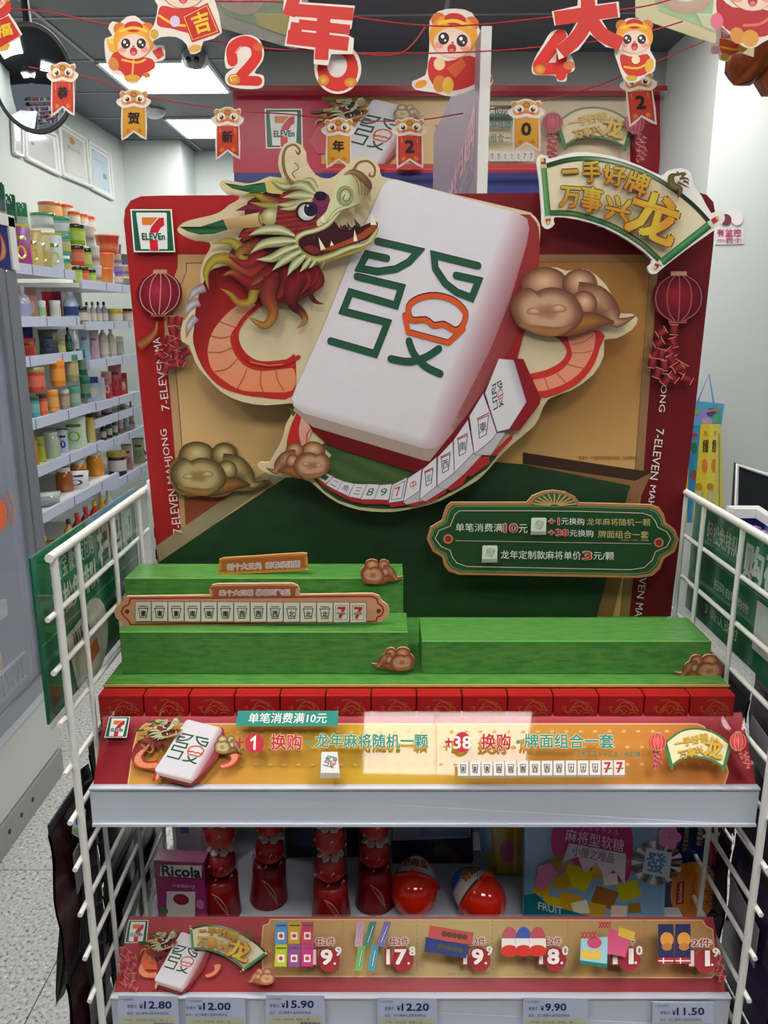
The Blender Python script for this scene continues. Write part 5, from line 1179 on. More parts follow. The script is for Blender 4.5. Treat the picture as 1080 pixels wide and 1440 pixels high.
def darkbox(a): a.part('front_print'); a.ell(430, 1176, 20, 14, (30, 40, 90)); a.ell(455, 1190, 12, 12, (40, 60, 60)); a.ell(515, 1186, 14, 10, (90, 40, 60))
panel_pack('dark_carton', 'dark blue carton standing at the back between the truffle tubes', 'box', [(400, 1120), (545, 1120), (545, 1232), (400, 1228)], 0.94, 0.0, 0.03, (18, 20, 30), darkbox)
# ---------------------------------------------------------------- dark packs hung outside the side panels
BLK = mat('black_plastic', (20, 18, 22), 0.25, noise=0.3, nscale=20, bump=0.3)
def hung(X, y, z0, z1, wy, label, cat, col, seedn, s_):
    random.seed(seedn)
    e = empty('hanging_pack', (X, y, z0), label, cat)
    b = MB(); n = 9; rows = []
    for i in range(n + 1):
        z = z1 - (z1 - z0) * i / n; row = []
        for j in range(5):
            u = j / 4; th = 0.010 * math.sin(math.pi * u) * math.sin(math.pi * min(1, (i + .4) / n)) + 0.002 * random.random()
            row.append((X + s_ * th, y - wy / 2 + wy * u + 0.004 * math.sin(i * 1.1), z))
        rows.append(row)
    vs = [v for r in rows for v in r] + [(X - s_ * 0.002, v[1], v[2]) for r in rows for v in r]
    m = (n + 1) * 5
    fs = [(i * 5 + j, i * 5 + j + 1, i * 5 + j + 6, i * 5 + j + 5) for i in range(n) for j in range(4)]
    fs += [(m + i * 5 + j, m + i * 5 + j + 5, m + i * 5 + j + 6, m + i * 5 + j + 1) for i in range(n) for j in range(4)]
    b.add(vs, fs, col, True); b.build('pouch', mat('dark_pouch', None, 0.25, noise=0.25, nscale=25, bump=0.25), e)
    MB().prism([(X + s_ * 0.0125, y + q * wy * .3, z) for q, z in ((-1, z1 - .04), (1, z1 - .03), (1, z1 - .075), (-1, z1 - .09))], (-s_ * 0.001, 0, 0), (130, 126, 134)).build('pouch_label', PR(), e)
    MB().box(X - 0.001, X + 0.001, y - wy * .5, y + wy * .5, z1 - 0.001, z1 + 0.012, (40, 36, 44)).build('header_card', PR(), e)
for i, (y, z0, z1, c) in enumerate(((0.765, 0.76, 0.93, (44, 16, 22)), (0.885, 0.77, 0.95, (30, 22, 34)), (0.765, 0.57, 0.745, (40, 14, 20)), (0.885, 0.58, 0.755, (26, 22, 30)), (1.0, 0.76, 0.94, (36, 32, 40)), (0.765, 0.38, 0.555, (30, 12, 20)), (0.885, 0.39, 0.565, (24, 20, 28)), (1.0, 0.57, 0.745, (34, 24, 30)), (1.0, 0.38, 0.555, (28, 18, 30)))):
    hung(RX0 - 0.034, y, z0, z1, 0.113, 'dark maroon snack pouch hung outside the left side panel, ' + ('front column, top', 'middle column, top', 'front column, second down', 'middle column, second down', 'back column, top', 'front column, lowest', 'middle column, lowest', 'back column, second down', 'back column, lowest')[i], 'hanging pack', c, i, 1)
for i, (y, z0, z1, c) in enumerate(((0.76, 0.86, 1.05, (60, 50, 66)), (0.89, 0.84, 1.02, (50, 40, 60)), (0.76, 0.66, 0.84, (44, 30, 62)), (0.89, 0.64, 0.82, (36, 30, 56)), (0.76, 0.46, 0.64, (40, 28, 54)))):
    hung(RX1 + 0.034, y, z0, z1, 0.12, 'dark violet snack pouch hung outside the right side panel, ' + ('front column, top', 'back column, top', 'front column, second down', 'back column, second down', 'front column, lowest')[i], 'hanging pack', c, 20 + i, -1)
# draped black bag and the coloured wrapper at the left outer corner
sh = [(113, 1082), (108, 1100), (113, 1150), (108, 1185), (100, 1230), (84, 1300), (80, 1345), (78, 1395), (79, 1412), (90, 1385), (104, 1350), (112, 1340), (104, 1400), (101, 1450), (141, 1450), (136, 1340), (125, 1200), (119, 1100)]
e = empty('draped_black_bag', at(115, 1440, 0.73), 'black plastic bag draped down the outside of the left front corner of the rack', 'bag')
mpX, nX = planePN((-0.335, 0.75, 0.8), (0.25, -1, 0)); b = MB()
b.prism([mpX(x, y) for x, y in sh], (0.004, 0.012, 0), (16, 14, 20)); b.build('bag_film', BLK, e)
b = MB()
for p in ([(116, 1160), (106, 1230), (92, 1330), (82, 1400)], [(119, 1200), (114, 1300), (104, 1420)], [(115, 1100), (118, 1200), (116, 1330)]): b.tube([mpX(x, y) + nX * 0.001 for x, y in resamp(p, False, 5)], 0.0022, 6, (26, 22, 30))
b.build('bag_folds', BLK, e)
e = empty('candy_wrapper', at(108, 1180, 0.74), 'small white, blue and green wrapper sticking out at the left corner', 'wrapper')
mpW, nW = planePN((-0.335, 0.735, 1), (0.2, -1, 0))
MB().prism([mpW(x, y) for x, y in ((104, 1143), (112, 1136), (119, 1142), (118, 1165), (110, 1178), (101, 1172))], (0, 0.004, 0), (196, 206, 214)).build('wrapper_film', PG(), e)
a = Art(mpW, nW, e, PG()); a.part('wrapper_print'); a.fill([(106, 1146), (112, 1140), (113, 1158), (107, 1160)], (50, 70, 170)); a.fill([(102, 1166), (116, 1160), (112, 1176), (103, 1172)], (140, 190, 110)); a.end()
# ================================================================ back banner on the counter bulkhead
YN = 4.395
bn = empty('promotion_banner', at(630, 242, YN), 'long red and gold promotional banner on the grey bulkhead at the back', 'banner')
MB().prism([at(x, y, YN) for x, y in ((328, 127), (928, 128), (926, 243), (329, 243))], (0, 0.004, 0), (150, 24, 40)).build('banner_sheet', PR(), bn)
a = Art(planeY(YN)[0], (0, -1, 0), bn, mat('banner_print', None, 0.3, spec=0.4)); a.EPS = 0.0004
a.part('banner_field'); a.rect(328, 133, 928, 243, (178, 36, 62), grad=lambda x, y: mixc((180, 38, 66), (140, 16, 40), max(0, min(1, (x - 600) / 300))))
a.part('gold_field'); a.rect(452, 136, 886, 238, (196, 160, 100), grad=lambda x, y: mixc((190, 150, 90), (200, 180, 150), max(0, min(1, (x - 560) / 150)))); a.ell(452, 150, 14, 10, (178, 36, 62))
a.part('shop_logo'); logo7(a, [(372, 153), (425, 153), (426, 208), (374, 209)])
a.part('dragon_picture'); a.push(aff(258, 205, 760, 660, [(440, 128), (592, 128), (574, 246), (424, 246)])); a.fill([(270, 480), (300, 400), (340, 370), (400, 400), (410, 556), (320, 545)], (190, 70, 80)); big_tile(a, False); dragon_head(a, False); a.pop()
a.part('cloud_picture'); cloud(a, (553, 150, 596, 172)); a.part('cloud_picture'); cloud(a, (560, 226, 600, 242))
a.part('offer_lettering'); a.rect(676, 152, 726, 168, (24, 84, 72)); a.text('费满10元', (677, 154, 712, 164), (206, 206, 196), bold=.02)
a.text('年麻将随机', (678, 172, 726, 183), (30, 100, 96), bold=.03); a.text('面组合一套', (678, 192, 726, 203), (30, 100, 96), bold=.03); a.text('+', (610, 178, 616, 184), (170, 40, 50))
for k in range(9): a.rect(668 + k * 9, 216, 676 + k * 9, 230, (196, 190, 184)); a.text('南西西西北北北77'[k], (670 + k * 9, 219, 674 + k * 9, 227), (60, 60, 60))
a.part('scroll_picture'); a.push(aff(0, 0, 100, 60, (778, 154, 886, 214)))
a.fill(resamp([(2, 22), (25, 6), (50, 2), (75, 8), (98, 24)], False, 4) + resamp([(88, 56), (70, 46), (48, 42), (28, 44), (12, 54)], False, 4), (196, 180, 140))
a.line([(2, 22), (25, 6), (50, 2), (75, 8), (98, 24)], 3, (70, 90, 60), sm=4); a.line([(88, 56), (70, 46), (48, 42), (28, 44), (12, 54)], 3, (60, 100, 60), sm=4); a.line([(2, 22), (12, 58)], 5, (40, 100, 60)); a.line([(98, 24), (88, 60)], 5, (40, 100, 60))
for ch, q in (('一手好牌', [(14, 18), (64, 8), (66, 20), (18, 30)]), ('万事兴', [(20, 34), (56, 26), (58, 38), (24, 46)]), ('龙', [(62, 14), (86, 18), (84, 46), (58, 40)])): a.text(ch, q, (196, 160, 50), bold=.04, out=(150, 120, 60), ow=.02)
a.pop()
for cx, cy in ((772, 178), (884, 180)):
    a.part('lantern_picture')
    for k in range(9): cracker(a, cx + (-4 if cx < 800 else 6) + (k % 2) * 6, cy + 18 + k * 4, 30 * (k % 3), 6, 7, (150, 36, 60))
    lantern(a, cx, cy, 14, 14, 0, (190, 60, 90), (120, 16, 40), (200, 120, 130))
a.part('red_edges'); a.rect(328, 129, 928, 136, (150, 24, 34)); a.rect(452, 236, 886, 243, (170, 40, 40)); a.end()
MB().prism([at(x, y, 4.394) for x, y in ((329, 243), (926, 243), (922, 330), (332, 330))], (0, 0.0055, 0), (22, 36, 110)).build('blue_fascia', mat('blue_fascia', (24, 38, 112), 0.35), label='deep blue fascia strip under the banner on the bulkhead', cat='fascia')
# ---------------------------------------------------------------- tall hanging sign seen edge-on behind the display
e = empty('angled_hanging_sign', at(640, 300, 1.75), 'tall grey double-sided sign board seen steeply from its side above the display', 'sign')
A0, A1 = at(677, 40, 1.62), Vector((0.145, 2.49, 0))
xA, xB = A0.x, A1.x; zt = A0.z; zb = 1.40
ya, yb = 1.62, 2.49
P = lambda u, v: Vector((xA + (xB - xA) * u, ya + (yb - ya) * u, zt + (zb - zt) * v))
MB().prism([P(0, 0), P(1, 0.0), P(1, 1), P(0, 1)], (0.012, 0.004, 0), (132, 118, 132), (206, 204, 200)).build('sign_panel', PR(), e)
MB().prism([P(0, 0) + Vector((-0.001, -0.012, 0)), P(0, 0) + Vector((0.018, -0.012, 0)), P(0, 1) + Vector((0.018, -0.012, 0)), P(0, 1) + Vector((-0.001, -0.012, 0))], (0, 0.012, 0), (206, 204, 200)).build('sign_edge', PR(), e)
nS = Vector((-(yb - ya), (xB - xA), 0)).normalized(); mpS = lambda x, y: P(x / 100, y / 100)
a = Art(mpS, nS, e, PR(), base=0.0005)
a.part('sign_lettering'); a.text('限时优惠', [(6, 20), (78, 46), (78, 56), (6, 33)], (206, 150, 170), bold=.04); a.text('进店选购', [(4, 34), (40, 46), (40, 52), (4, 42)], (170, 160, 180))
a.part('sign_pictures')
for x0, x1 in ((18, 48), (56, 84)):
    a.fill([(x0, 60), ((x0 + x1) / 2, 55), (x1, 60), (x1, 96), (x0, 100)], (206, 186, 150)); a.ell((x0 + x1) / 2, 84, 10, 5, (150, 40, 60)); a.line([(x0, 62), (x0, 90)], 2, (200, 80, 100)); a.fill([(x0 + 2, 88), (x1 - 2, 86), (x1 + 2, 100), (x0 - 2, 100)], (206, 120, 140))
a.end()
# ---------------------------------------------------------------- hanging New Year decorations
CARDW = (226, 214, 204)
STRG = mat('red_ribbon', (176, 30, 44), 0.4)
def string(pts, Y, label):
    P3 = resamp([at(x, y, Y) for x, y in pts], False, 5)
    MB().tube(P3, 0.0012, 6, (176, 30, 44)).build('garland_string', STRG, label=label, cat='string')
YA, YG = 1.55, 1.85
string([(-40, 10), (60, 16), (150, 34), (190, 36), (265, 52), (340, 64), (400, 70), (470, 72), (560, 76), (600, 36)], YA, 'red ribbon of the front garland, left half')
string([(300, 2), (410, 4), (500, 24), (600, 36), (680, 34), (790, 22), (900, 10), (960, -6)], YA - 0.002, 'red ribbon running across behind the large red characters')
string([(500, 75), (640, 74), (760, 66), (880, 52), (960, 30)], YA + 0.01, 'red ribbon between the red zero and the red four')
string([(40, 94), (130, 110), (187, 132), (290, 150), (320, 156), (400, 160), (475, 168), (576, 170), (660, 158), (740, 146), (830, 124), (900, 96), (1010, 50)], YG, 'thin red ribbon carrying the small lion-head pennants')
def decor(name, label, cat, out, Y, draw, box=None, sm=3, group=None, src=(0, 0, 100, 100)):
    f = aff(*src, box) if box else (lambda x, y: (x, y))
    O = [f(*p) for p in (resamp(out, True, sm) if sm else out)]
    e = empty(name, at(sum(p[0] for p in O) / len(O), max(p[1] for p in O), Y), label, cat, group)
    MB().prism([at(x, y, Y) for x, y in O], (0, 0.0012, 0), CARDW).build('card', PR(), e)
    a = Art(planeY(Y)[0], (0, -1, 0), e)
    if box: a.push(f)
    draw(a); a.end(); return e
PEN = [(14, 8), (26, 10), (38, 4), (50, 2), (62, 4), (74, 10), (88, 6), (92, 18), (88, 28), (100, 36), (98, 46), (90, 52), (86, 60), (88, 158), (50, 134), (14, 160), (14, 60), (8, 54), (0, 46), (0, 36), (12, 28), (8, 18)]
def pennant(ch, col, ink):
    def d(a):
        a.part('pennant_cloth'); c2 = (200, 70, 30) if col[1] < 90 else (206, 120, 30)
        a.fill([(18, 56), (83, 56), (84, 150), (50, 128), (18, 152)], col)
        a.fill([(22, 60), (79, 60), (80, 143), (50, 123), (22, 145)], mixc(col, (255, 210, 120), .12)); a.fill([(26, 130), (34, 122), (42, 130), (30, 138)], c2 if col[1] > 90 else (216, 130, 40)); a.fill([(60, 128), (68, 120), (76, 132), (66, 136)], c2 if col[1] > 90 else (216, 130, 40))
        for x in (28, 72): a.line([(x, 66), (x, 80)], 2, (226, 160, 60))
        a.part('lion_head'); a.ell(18, 20, 8, 9, (196, 140, 80)); a.ell(82, 20, 8, 9, (196, 140, 80))
        a.fill([(22, 20), (36, 10), (50, 6), (64, 10), (78, 20), (86, 40), (74, 56), (50, 60), (26, 56), (14, 40)], (214, 160, 90), sm=3)
        for x in (30, 70): a.ell(x, 32, 13, 12, (236, 226, 210)); a.ell(x + (2 if x < 50 else -2), 34, 6, 6.5, (70, 40, 30)); a.ell(x, 31, 2, 2, (250, 250, 250), n=8)
        a.ell(50, 20, 10, 9, (206, 150, 60), (160, 90, 40)); a.ell(36, 46, 8, 6, (214, 110, 70)); a.ell(64, 46, 8, 6, (214, 110, 70)); a.ell(50, 42, 7, 5, (206, 120, 70))
        a.line([(6, 46), (20, 56), (36, 54), (50, 50), (64, 54), (80, 56), (94, 46)], 9, (236, 224, 214), sm=4)
        a.part('character'); a.text(ch, (34, 74, 66, 108) if len(ch) == 1 and not ch.isdigit() else (38, 74, 62, 110), ink, bold=.05)
    return d
RP, YP_ = (196, 44, 34), (214, 150, 40)
for ch, box, col, l in (('恭', (66, 86, 110, 164), RP, 'small red lion-head pennant with black character in front of the round mirror'), ('贺', (164, 124, 212, 198), YP_, 'small yellow lion-head pennant with black character below the tiger-hatted figure'),
                        ('新', (297, 149, 343, 225), RP, 'small red lion-head pennant with black character left of the banner logo'), ('年', (452, 164, 500, 237), YP_, 'small yellow lion-head pennant in front of the dragon on the banner'),
                        ('2', (551, 164, 601, 237), RP, 'small red lion-head pennant with figure 2 in front of the tile on the banner'), ('0', (714, 138, 766, 214), YP_, 'small yellow lion-head pennant with figure 0 right of the angled sign'),
                        ('2', (870, 100, 922, 176), RP, 'small red lion-head pennant with figure 2 at the right end of the banner')):
    rot = -0.06 if ch == '2' and box[0] > 800 else 0
    q = [(box[0], box[1]), (box[2], box[1] + (box[2] - box[0]) * rot), (box[2] + (8 if rot else 0), box[3]), (box[0] + (8 if rot else 0), box[3] + 3 * (1 if rot else 0))]
    decor('lion_pennant', l, 'pennant', PEN, YG - 0.003, pennant(ch, col, (40, 24, 30)), q, 2, src=(0, 0, 100, 160), group='small lion-head pennants')
RC = (206, 44, 34)
def num2(a):
    a.part('figure'); p = [(327, 86), (326, 70), (334, 61), (346, 58), (358, 64), (361, 78), (354, 90), (344, 101), (336, 110)]
    a.line(p, 15, RC, sm=4); a.line([(330, 113), (362, 114)], 14, RC); a.line([(332, 74), (338, 66)], 3, (240, 150, 130))
    a.part('gold_swirl'); a.ell(329, 112, 9, 8, (216, 170, 60), (196, 110, 40)); a.line([(326, 114), (324, 108), (332, 106)], 1.5, (240, 220, 130), sm=3); a.ell(363, 66, 7, 6, (206, 90, 50))
decor('number_two', 'large glossy red figure 2 hanging left of the big red year character', 'decoration', [(318, 96), (316, 76), (322, 58), (334, 51), (350, 49), (364, 55), (371, 70), (369, 86), (358, 102), (370, 106), (371, 118), (365, 124), (345, 125), (326, 122), (317, 115), (318, 104), (330, 94)], YA - 0.01, num2)
def nian(a):
    a.part('character_strokes')
    for p, w_ in (([(414, -4), (406, 22)], 18), ([(412, 14), (497, 20)], 18), ([(404, 52), (490, 62)], 20), ([(418, 32), (414, 52)], 17), ([(420, 34), (492, 42)], 14), ([(456, 12), (452, 84)], 19)): a.line(p, w_, (200, 50, 42), cap=False)
decor('year_character', 'large red 年 character with white edge hanging at the top centre-left', 'decoration', [(400, -10), (425, -10), (424, 3), (499, 8), (494, 40), (483, 46), (498, 54), (496, 76), (466, 76), (461, 92), (441, 90), (442, 70), (400, 64), (404, 42), (408, 20), (398, 14)], YA - 0.02, nian, sm=0)
def num0(a):
    a.part('figure'); a.ell(475, 97, 29, 32, RC, (196, 40, 30)); a.part('gold_swirl'); a.ell(455, 113, 8, 8, (216, 170, 60), (196, 110, 40)); a.ell(493, 116, 9, 7, (216, 170, 60), (196, 110, 40)); a.part('hollow'); a.ell(474, 92, 14, 17, (206, 200, 196))
decor('number_zero', 'large glossy red figure 0 partly behind the red year character', 'decoration', [(475 + 33 * math.cos(k * .5236), 96 + 36 * math.sin(k * .5236)) for k in range(12)], YA - 0.008, num0)
def num4(a):
    a.part('figure'); a.line([(788, 50), (772, 72), (758, 92)], 18, RC, sm=3); a.line([(758, 97), (796, 96)], 17, RC); a.line([(790, 78), (789, 106)], 15, RC)
    a.part('gold_swirl'); a.ell(759, 98, 8, 7, (216, 170, 60), (196, 110, 40)); a.ell(800, 92, 8, 6, (216, 120, 60))
decor('number_four', 'large glossy red figure 4 partly behind the red 大 character', 'decoration', [(774, 46), (788, 41), (798, 48), (798, 66), (806, 84), (808, 98), (798, 104), (796, 114), (784, 114), (780, 106), (752, 105), (748, 94), (754, 78), (764, 62)], YA - 0.008, num4)
def da(a):
    a.part('character_strokes')
    for p, w_ in (([(780, 26), (868, 14)], 20), ([(826, -10), (826, 24), (812, 52), (788, 74)], 20), ([(830, 26), (846, 48), (874, 62)], 20)): a.line(p, w_, (200, 50, 42), sm=4, cap=False)
decor('great_character', 'large red 大 character with white edge hanging at the top right of centre', 'decoration', [(776, 16), (812, 8), (814, -12), (840, -12), (840, 6), (870, 2), (872, 24), (846, 28), (856, 44), (876, 52), (874, 70), (852, 66), (830, 48), (814, 70), (786, 84), (782, 66), (800, 50), (812, 30), (780, 36)], YA - 0.02, da, sm=0)
SK = (232, 196, 176)
def face(a, cx, cy, s, tilt=0, fur=(226, 150, 40)):
    """cheerful cub face under a golden hood"""
    a.push(lambda x, y: (cx + s * (x * math.cos(tilt) - y * math.sin(tilt)), cy + s * (x * math.sin(tilt) + y * math.cos(tilt))))
    a.part('hood'); a.ell(-.75, -.75, .34, .34, (206, 110, 50)); a.ell(.75, -.75, .34, .34, (206, 110, 50)); a.ell(0, -.1, 1.1, 1.0, (232, 176, 60), fur); a.ell(0, -.85, .5, .3, (196, 40, 40)); a.line([(-.7, -.62), (0, -.8), (.7, -.62)], .16, (236, 190, 60), sm=4)
    a.part('face'); a.ell(0, .22, .86, .68, (240, 216, 204), SK); a.ell(-.6, .4, .2, .14, (232, 150, 140)); a.ell(.6, .4, .2, .14, (232, 150, 140))
    for x in (-.42, .42): a.ell(x, .06, .25, .28, (70, 50, 50), (40, 26, 30)); a.ell(x - .06, -.02, .08, .09, (250, 250, 250), n=10); a.ell(x + .08, .14, .05, .05, (250, 250, 250), n=8)
    a.ell(0, .2, .08, .05, (190, 110, 80), n=8); a.ell(0, .48, .2, .22, (176, 50, 50)); a.ell(0, .58, .12, .1, (226, 110, 110), n=10); a.pop()
def cubA(a):
    a.part('robe'); a.fill([(165, 72), (178, 78), (200, 80), (215, 84), (218, 96), (202, 104), (196, 112), (180, 112), (170, 100), (158, 96), (156, 80)], (200, 46, 36), sm=3); a.line([(172, 84), (192, 88), (204, 84)], 3, (232, 180, 60), sm=3); a.line([(188, 82), (186, 106)], 2.5, (232, 180, 60))
    a.ell(160, 90, 7, 10, (206, 130, 60), rot=-20); a.ell(186, 110, 12, 5, (214, 160, 60)); a.ell(206, 106, 5, 4, (206, 120, 50)); a.part('gold_ingot'); a.fill([(150, 54), (160, 60), (170, 56), (166, 72), (154, 72)], (226, 170, 60), sm=2); a.ell(160, 58, 8, 4, (240, 196, 90)); a.part('red_packet'); a.fill([(214, 72), (226, 66), (231, 78), (222, 84)], (206, 60, 44))
    face(a, 188, 60, 26)
decor('cub_figure', 'small yellow-hooded cub figure holding a gold ingot near the round mirror', 'decoration', [(152, 40), (158, 30), (168, 32), (178, 24), (190, 22), (200, 30), (210, 36), (212, 56), (220, 64), (230, 64), (232, 82), (224, 86), (212, 92), (212, 108), (200, 108), (192, 118), (178, 116), (172, 106), (158, 104), (150, 90), (147, 66), (148, 54), (158, 50)], YA - 0.012, cubA, sm=2)
def cubB(a):
    a.part('robe'); a.fill([(228, 8), (250, 12), (280, 10), (292, 30), (286, 50), (262, 46), (240, 40), (222, 36), (222, 20)], (200, 46, 36), sm=3); a.line([(224, 22), (244, 34), (262, 36)], 3.5, (232, 180, 60), sm=3); a.ell(246, 30, 7, 8, (206, 190, 214)); a.ell(217, 48, 6, 7, (206, 160, 60)); a.ell(274, 68, 9, 5, (214, 160, 60), rot=-15)
    a.part('red_diamond'); a.fill([(256, 22), (292, 4), (310, 46), (270, 60)], (190, 36, 32)); a.line([(259, 24), (291, 8), (306, 44), (271, 56)], 1, (232, 180, 80), closed=True); a.text('吉', [(268, 22), (290, 14), (298, 42), (276, 48)], (226, 190, 40), bold=.05)
    face(a, 258, -16, 31)
decor('cub_figure', 'red-robed cub figure with a diamond card, cut by the top edge', 'decoration', [(216, 36), (222, 8), (212, -10), (222, -40), (258, -50), (292, -40), (300, -6), (312, 46), (286, 58), (282, 72), (268, 76), (262, 62), (248, 52), (226, 52), (214, 58), (210, 46)], YA - 0.03, cubB, sm=2)
def cubC(a):
    a.part('robe'); a.fill([(606, 80), (630, 86), (660, 78), (676, 90), (680, 108), (660, 122), (632, 128), (612, 122), (602, 104)], (196, 40, 36), sm=3); a.ell(618, 90, 8, 9, (232, 200, 150)); a.fill([(628, 96), (650, 82), (656, 92), (640, 110)], (214, 90, 40)); a.ell(618, 118, 9, 12, (206, 130, 50)); a.ell(630, 120, 8, 12, (226, 180, 60)); a.ell(684, 112, 8, 8, (196, 40, 36)); a.ell(592, 118, 9, 5, (226, 150, 50), rot=-20); a.ell(682, 78, 6, 12, (196, 50, 40))
    face(a, 637, 54, 31, 0.12)
decor('cub_figure', 'golden cub figure with coins, partly hidden behind the angled sign', 'decoration', [(604, 30), (616, 16), (640, 12), (664, 18), (674, 40), (684, 60), (690, 84), (688, 100), (694, 114), (684, 124), (664, 126), (636, 136), (612, 130), (584, 126), (580, 114), (598, 106), (602, 84), (604, 60)], YA + 0.14, cubC, sm=2)
def cubD(a):
    a.part('robe'); a.fill([(874, 76), (890, 80), (910, 76), (916, 90), (908, 104), (888, 108), (876, 98), (872, 84)], (200, 54, 36), sm=3); a.line([(878, 94), (896, 96), (910, 90)], 3, (232, 180, 60), sm=3); a.ell(894, 84, 6, 6, (240, 216, 170)); a.ell(913, 92, 6, 10, (226, 170, 60), rot=15); a.ell(888, 110, 8, 4, (196, 170, 60)); face(a, 892, 54, 24)
decor('cub_figure', 'small golden cub figure hanging above the rightmost pennant', 'decoration', [(872, 34), (882, 26), (896, 26), (912, 32), (917, 50), (914, 70), (922, 84), (920, 100), (910, 104), (898, 114), (882, 116), (874, 104), (868, 86), (864, 72), (866, 50)], YA - 0.012, cubD, sm=2)
def cubE(a):
    a.part('robe'); a.fill([(1010, -6), (1030, 10), (1070, 12), (1090, 24), (1084, 48), (1050, 52), (1020, 40), (1008, 16)], (176, 36, 40), sm=3); a.ell(1037, 50, 10, 12, (206, 140, 60), rot=-25); a.ell(1055, 54, 12, 12, (214, 150, 60), rot=-35); a.ell(1008, 30, 9, 12, (214, 110, 130)); a.line([(1046, 36), (1068, 34), (1084, 24)], 4, (206, 110, 90), sm=3)
    face(a, 1058, -14, 33)
decor('cub_figure', 'large red-robed cub figure with round gold soles in the top right corner', 'decoration', [(1010, -20), (1030, -46), (1080, -50), (1100, -20), (1096, 40), (1072, 60), (1056, 68), (1040, 62), (1024, 46), (1012, 34), (1002, 20)], YA - 0.03, cubE, sm=2)
def cubF(a):
    a.part('robe'); a.fill([(1012, 54), (1030, 58), (1046, 54), (1048, 66), (1028, 78), (1014, 74)], (206, 80, 40), sm=2); a.ell(1019, 80, 6, 5, (196, 160, 50)); a.ell(1044, 68, 7, 5, (226, 160, 60)); a.ell(1006, 70, 6, 6, (206, 160, 160)); a.line([(1014, 66), (1036, 70), (1046, 62)], 3, (232, 180, 60), sm=3)
    a.part('red_card'); a.rect(1014, 44, 1036, 54, (206, 90, 90)); a.text('好运', (1016, 46, 1034, 53), (236, 200, 190))
    face(a, 1027, 34, 17, 0, (206, 170, 160))
decor('cub_figure', 'small pale cub figure with a striped orange robe below the large corner cub', 'decoration', [(1006, 24), (1020, 16), (1040, 18), (1050, 34), (1048, 52), (1052, 66), (1044, 74), (1032, 76), (1024, 86), (1012, 84), (1010, 76), (1000, 76), (1000, 64), (1008, 56)], YA + 0.03, cubF, sm=2)
def fu(a):
    a.part('robe'); a.ell(-10, 10, 26, 18, (196, 44, 36)); a.ell(6, 66, 9, 5, (214, 160, 60), rot=-20); a.part('red_diamond'); a.fill([(-14, 34), (12, 22), (29, 50), (-2, 68)], (190, 36, 32)); a.text('福', [(-8, 38), (14, 32), (18, 48), (-4, 54)], (226, 190, 40), bold=.05); face(a, -12, -4, 22)
decor('cub_figure', 'cub figure with a diamond card at the left picture edge', 'decoration', [(-40, -20), (-10, -32), (10, -10), (13, 8), (12, 18), (31, 48), (14, 62), (12, 70), (0, 73), (-20, 70), (-40, 40)], YA - 0.03, fu, sm=2)
# clear printed hanging posters and the copper foil balloon
def clear_sign(q, Y, label, cols, em=0):
    e = empty('hanging_clear_sign', at(sum(p[0] for p in q) / 4, max(p[1] for p in q), Y), label, 'sign')
    MB().prism([at(x, y, Y) for x, y in q], (0, 0.002, 0), cols[0]).build('clear_sheet', mat('translucent_print', None, 0.3, alpha=0.5), e)
    a = Art(planeY(Y)[0], (0, -1, 0), e, mat('translucent_print', None, 0.3, alpha=0.5)); a.EPS = 0.0006
    a.push(aff(0, 0, 100, 100, q)); a.part('sheet_print')
    a.fill([(6, 0), (94, 0), (90, 84), (20, 70)], cols[1]); a.ell(38, 10, 28, 55, cols[2], cols[3]); a.ell(38, 6, 18, 38, cols[4]); a.fill([(50, 60), (96, 50), (95, 86), (56, 80)], cols[5]); a.end()
clear_sign([(262, -30), (440, -30), (418, 70), (300, 36)], 1.62, 'clear hanging poster with a round picture on green, at the top left of centre', ((150, 150, 140), (120, 140, 110), (150, 120, 110), (170, 150, 140), (196, 180, 170), (176, 160, 90)))
clear_sign([(893, -30), (1070, -30), (1060, 80), (894, 24)], 1.66, 'bright clear hanging poster at the top right, lit from behind by a ceiling light', ((236, 226, 180), (150, 206, 160), (240, 226, 220), (226, 150, 140), (250, 250, 248), (236, 230, 190)))
light_panel(0.95, 2.95, 0.6, 0.58, 'square white ceiling light panel above the bright clear poster')
e = empty('copper_foil_balloon', at(1060, 110, 1.75), 'shiny copper-brown foil balloon end at the right picture edge near the top', 'balloon')
b = MB(); c0 = at(1075, 70, 1.78)
b.lathe([(0.0005, -0.075), (0.03, -0.06), (0.05, -0.02), (0.062, 0.02), (0.055, 0.07), (0.03, 0.1), (0.0005, 0.11)], 7, (150, 74, 40), Matrix.Translation(c0 + Vector((-0.02, 0, 0))) @ Matrix.Rotation(0.5, 4, 'Y'))
b.lathe([(0.02, -0.08), (0.06, -0.06), (0.075, 0), (0.07, 0.06), (0.0005, 0.09)], 9, (160, 84, 44), Matrix.Translation(c0 + Vector((0.05, 0.02, 0.0))) @ Matrix.Rotation(-0.4, 4, 'Y'))
b.build('foil_skin', mat('copper_foil', (150, 76, 42), 0.25, metal=0.7, noise=0.3, nscale=12, bump=0.4), e)
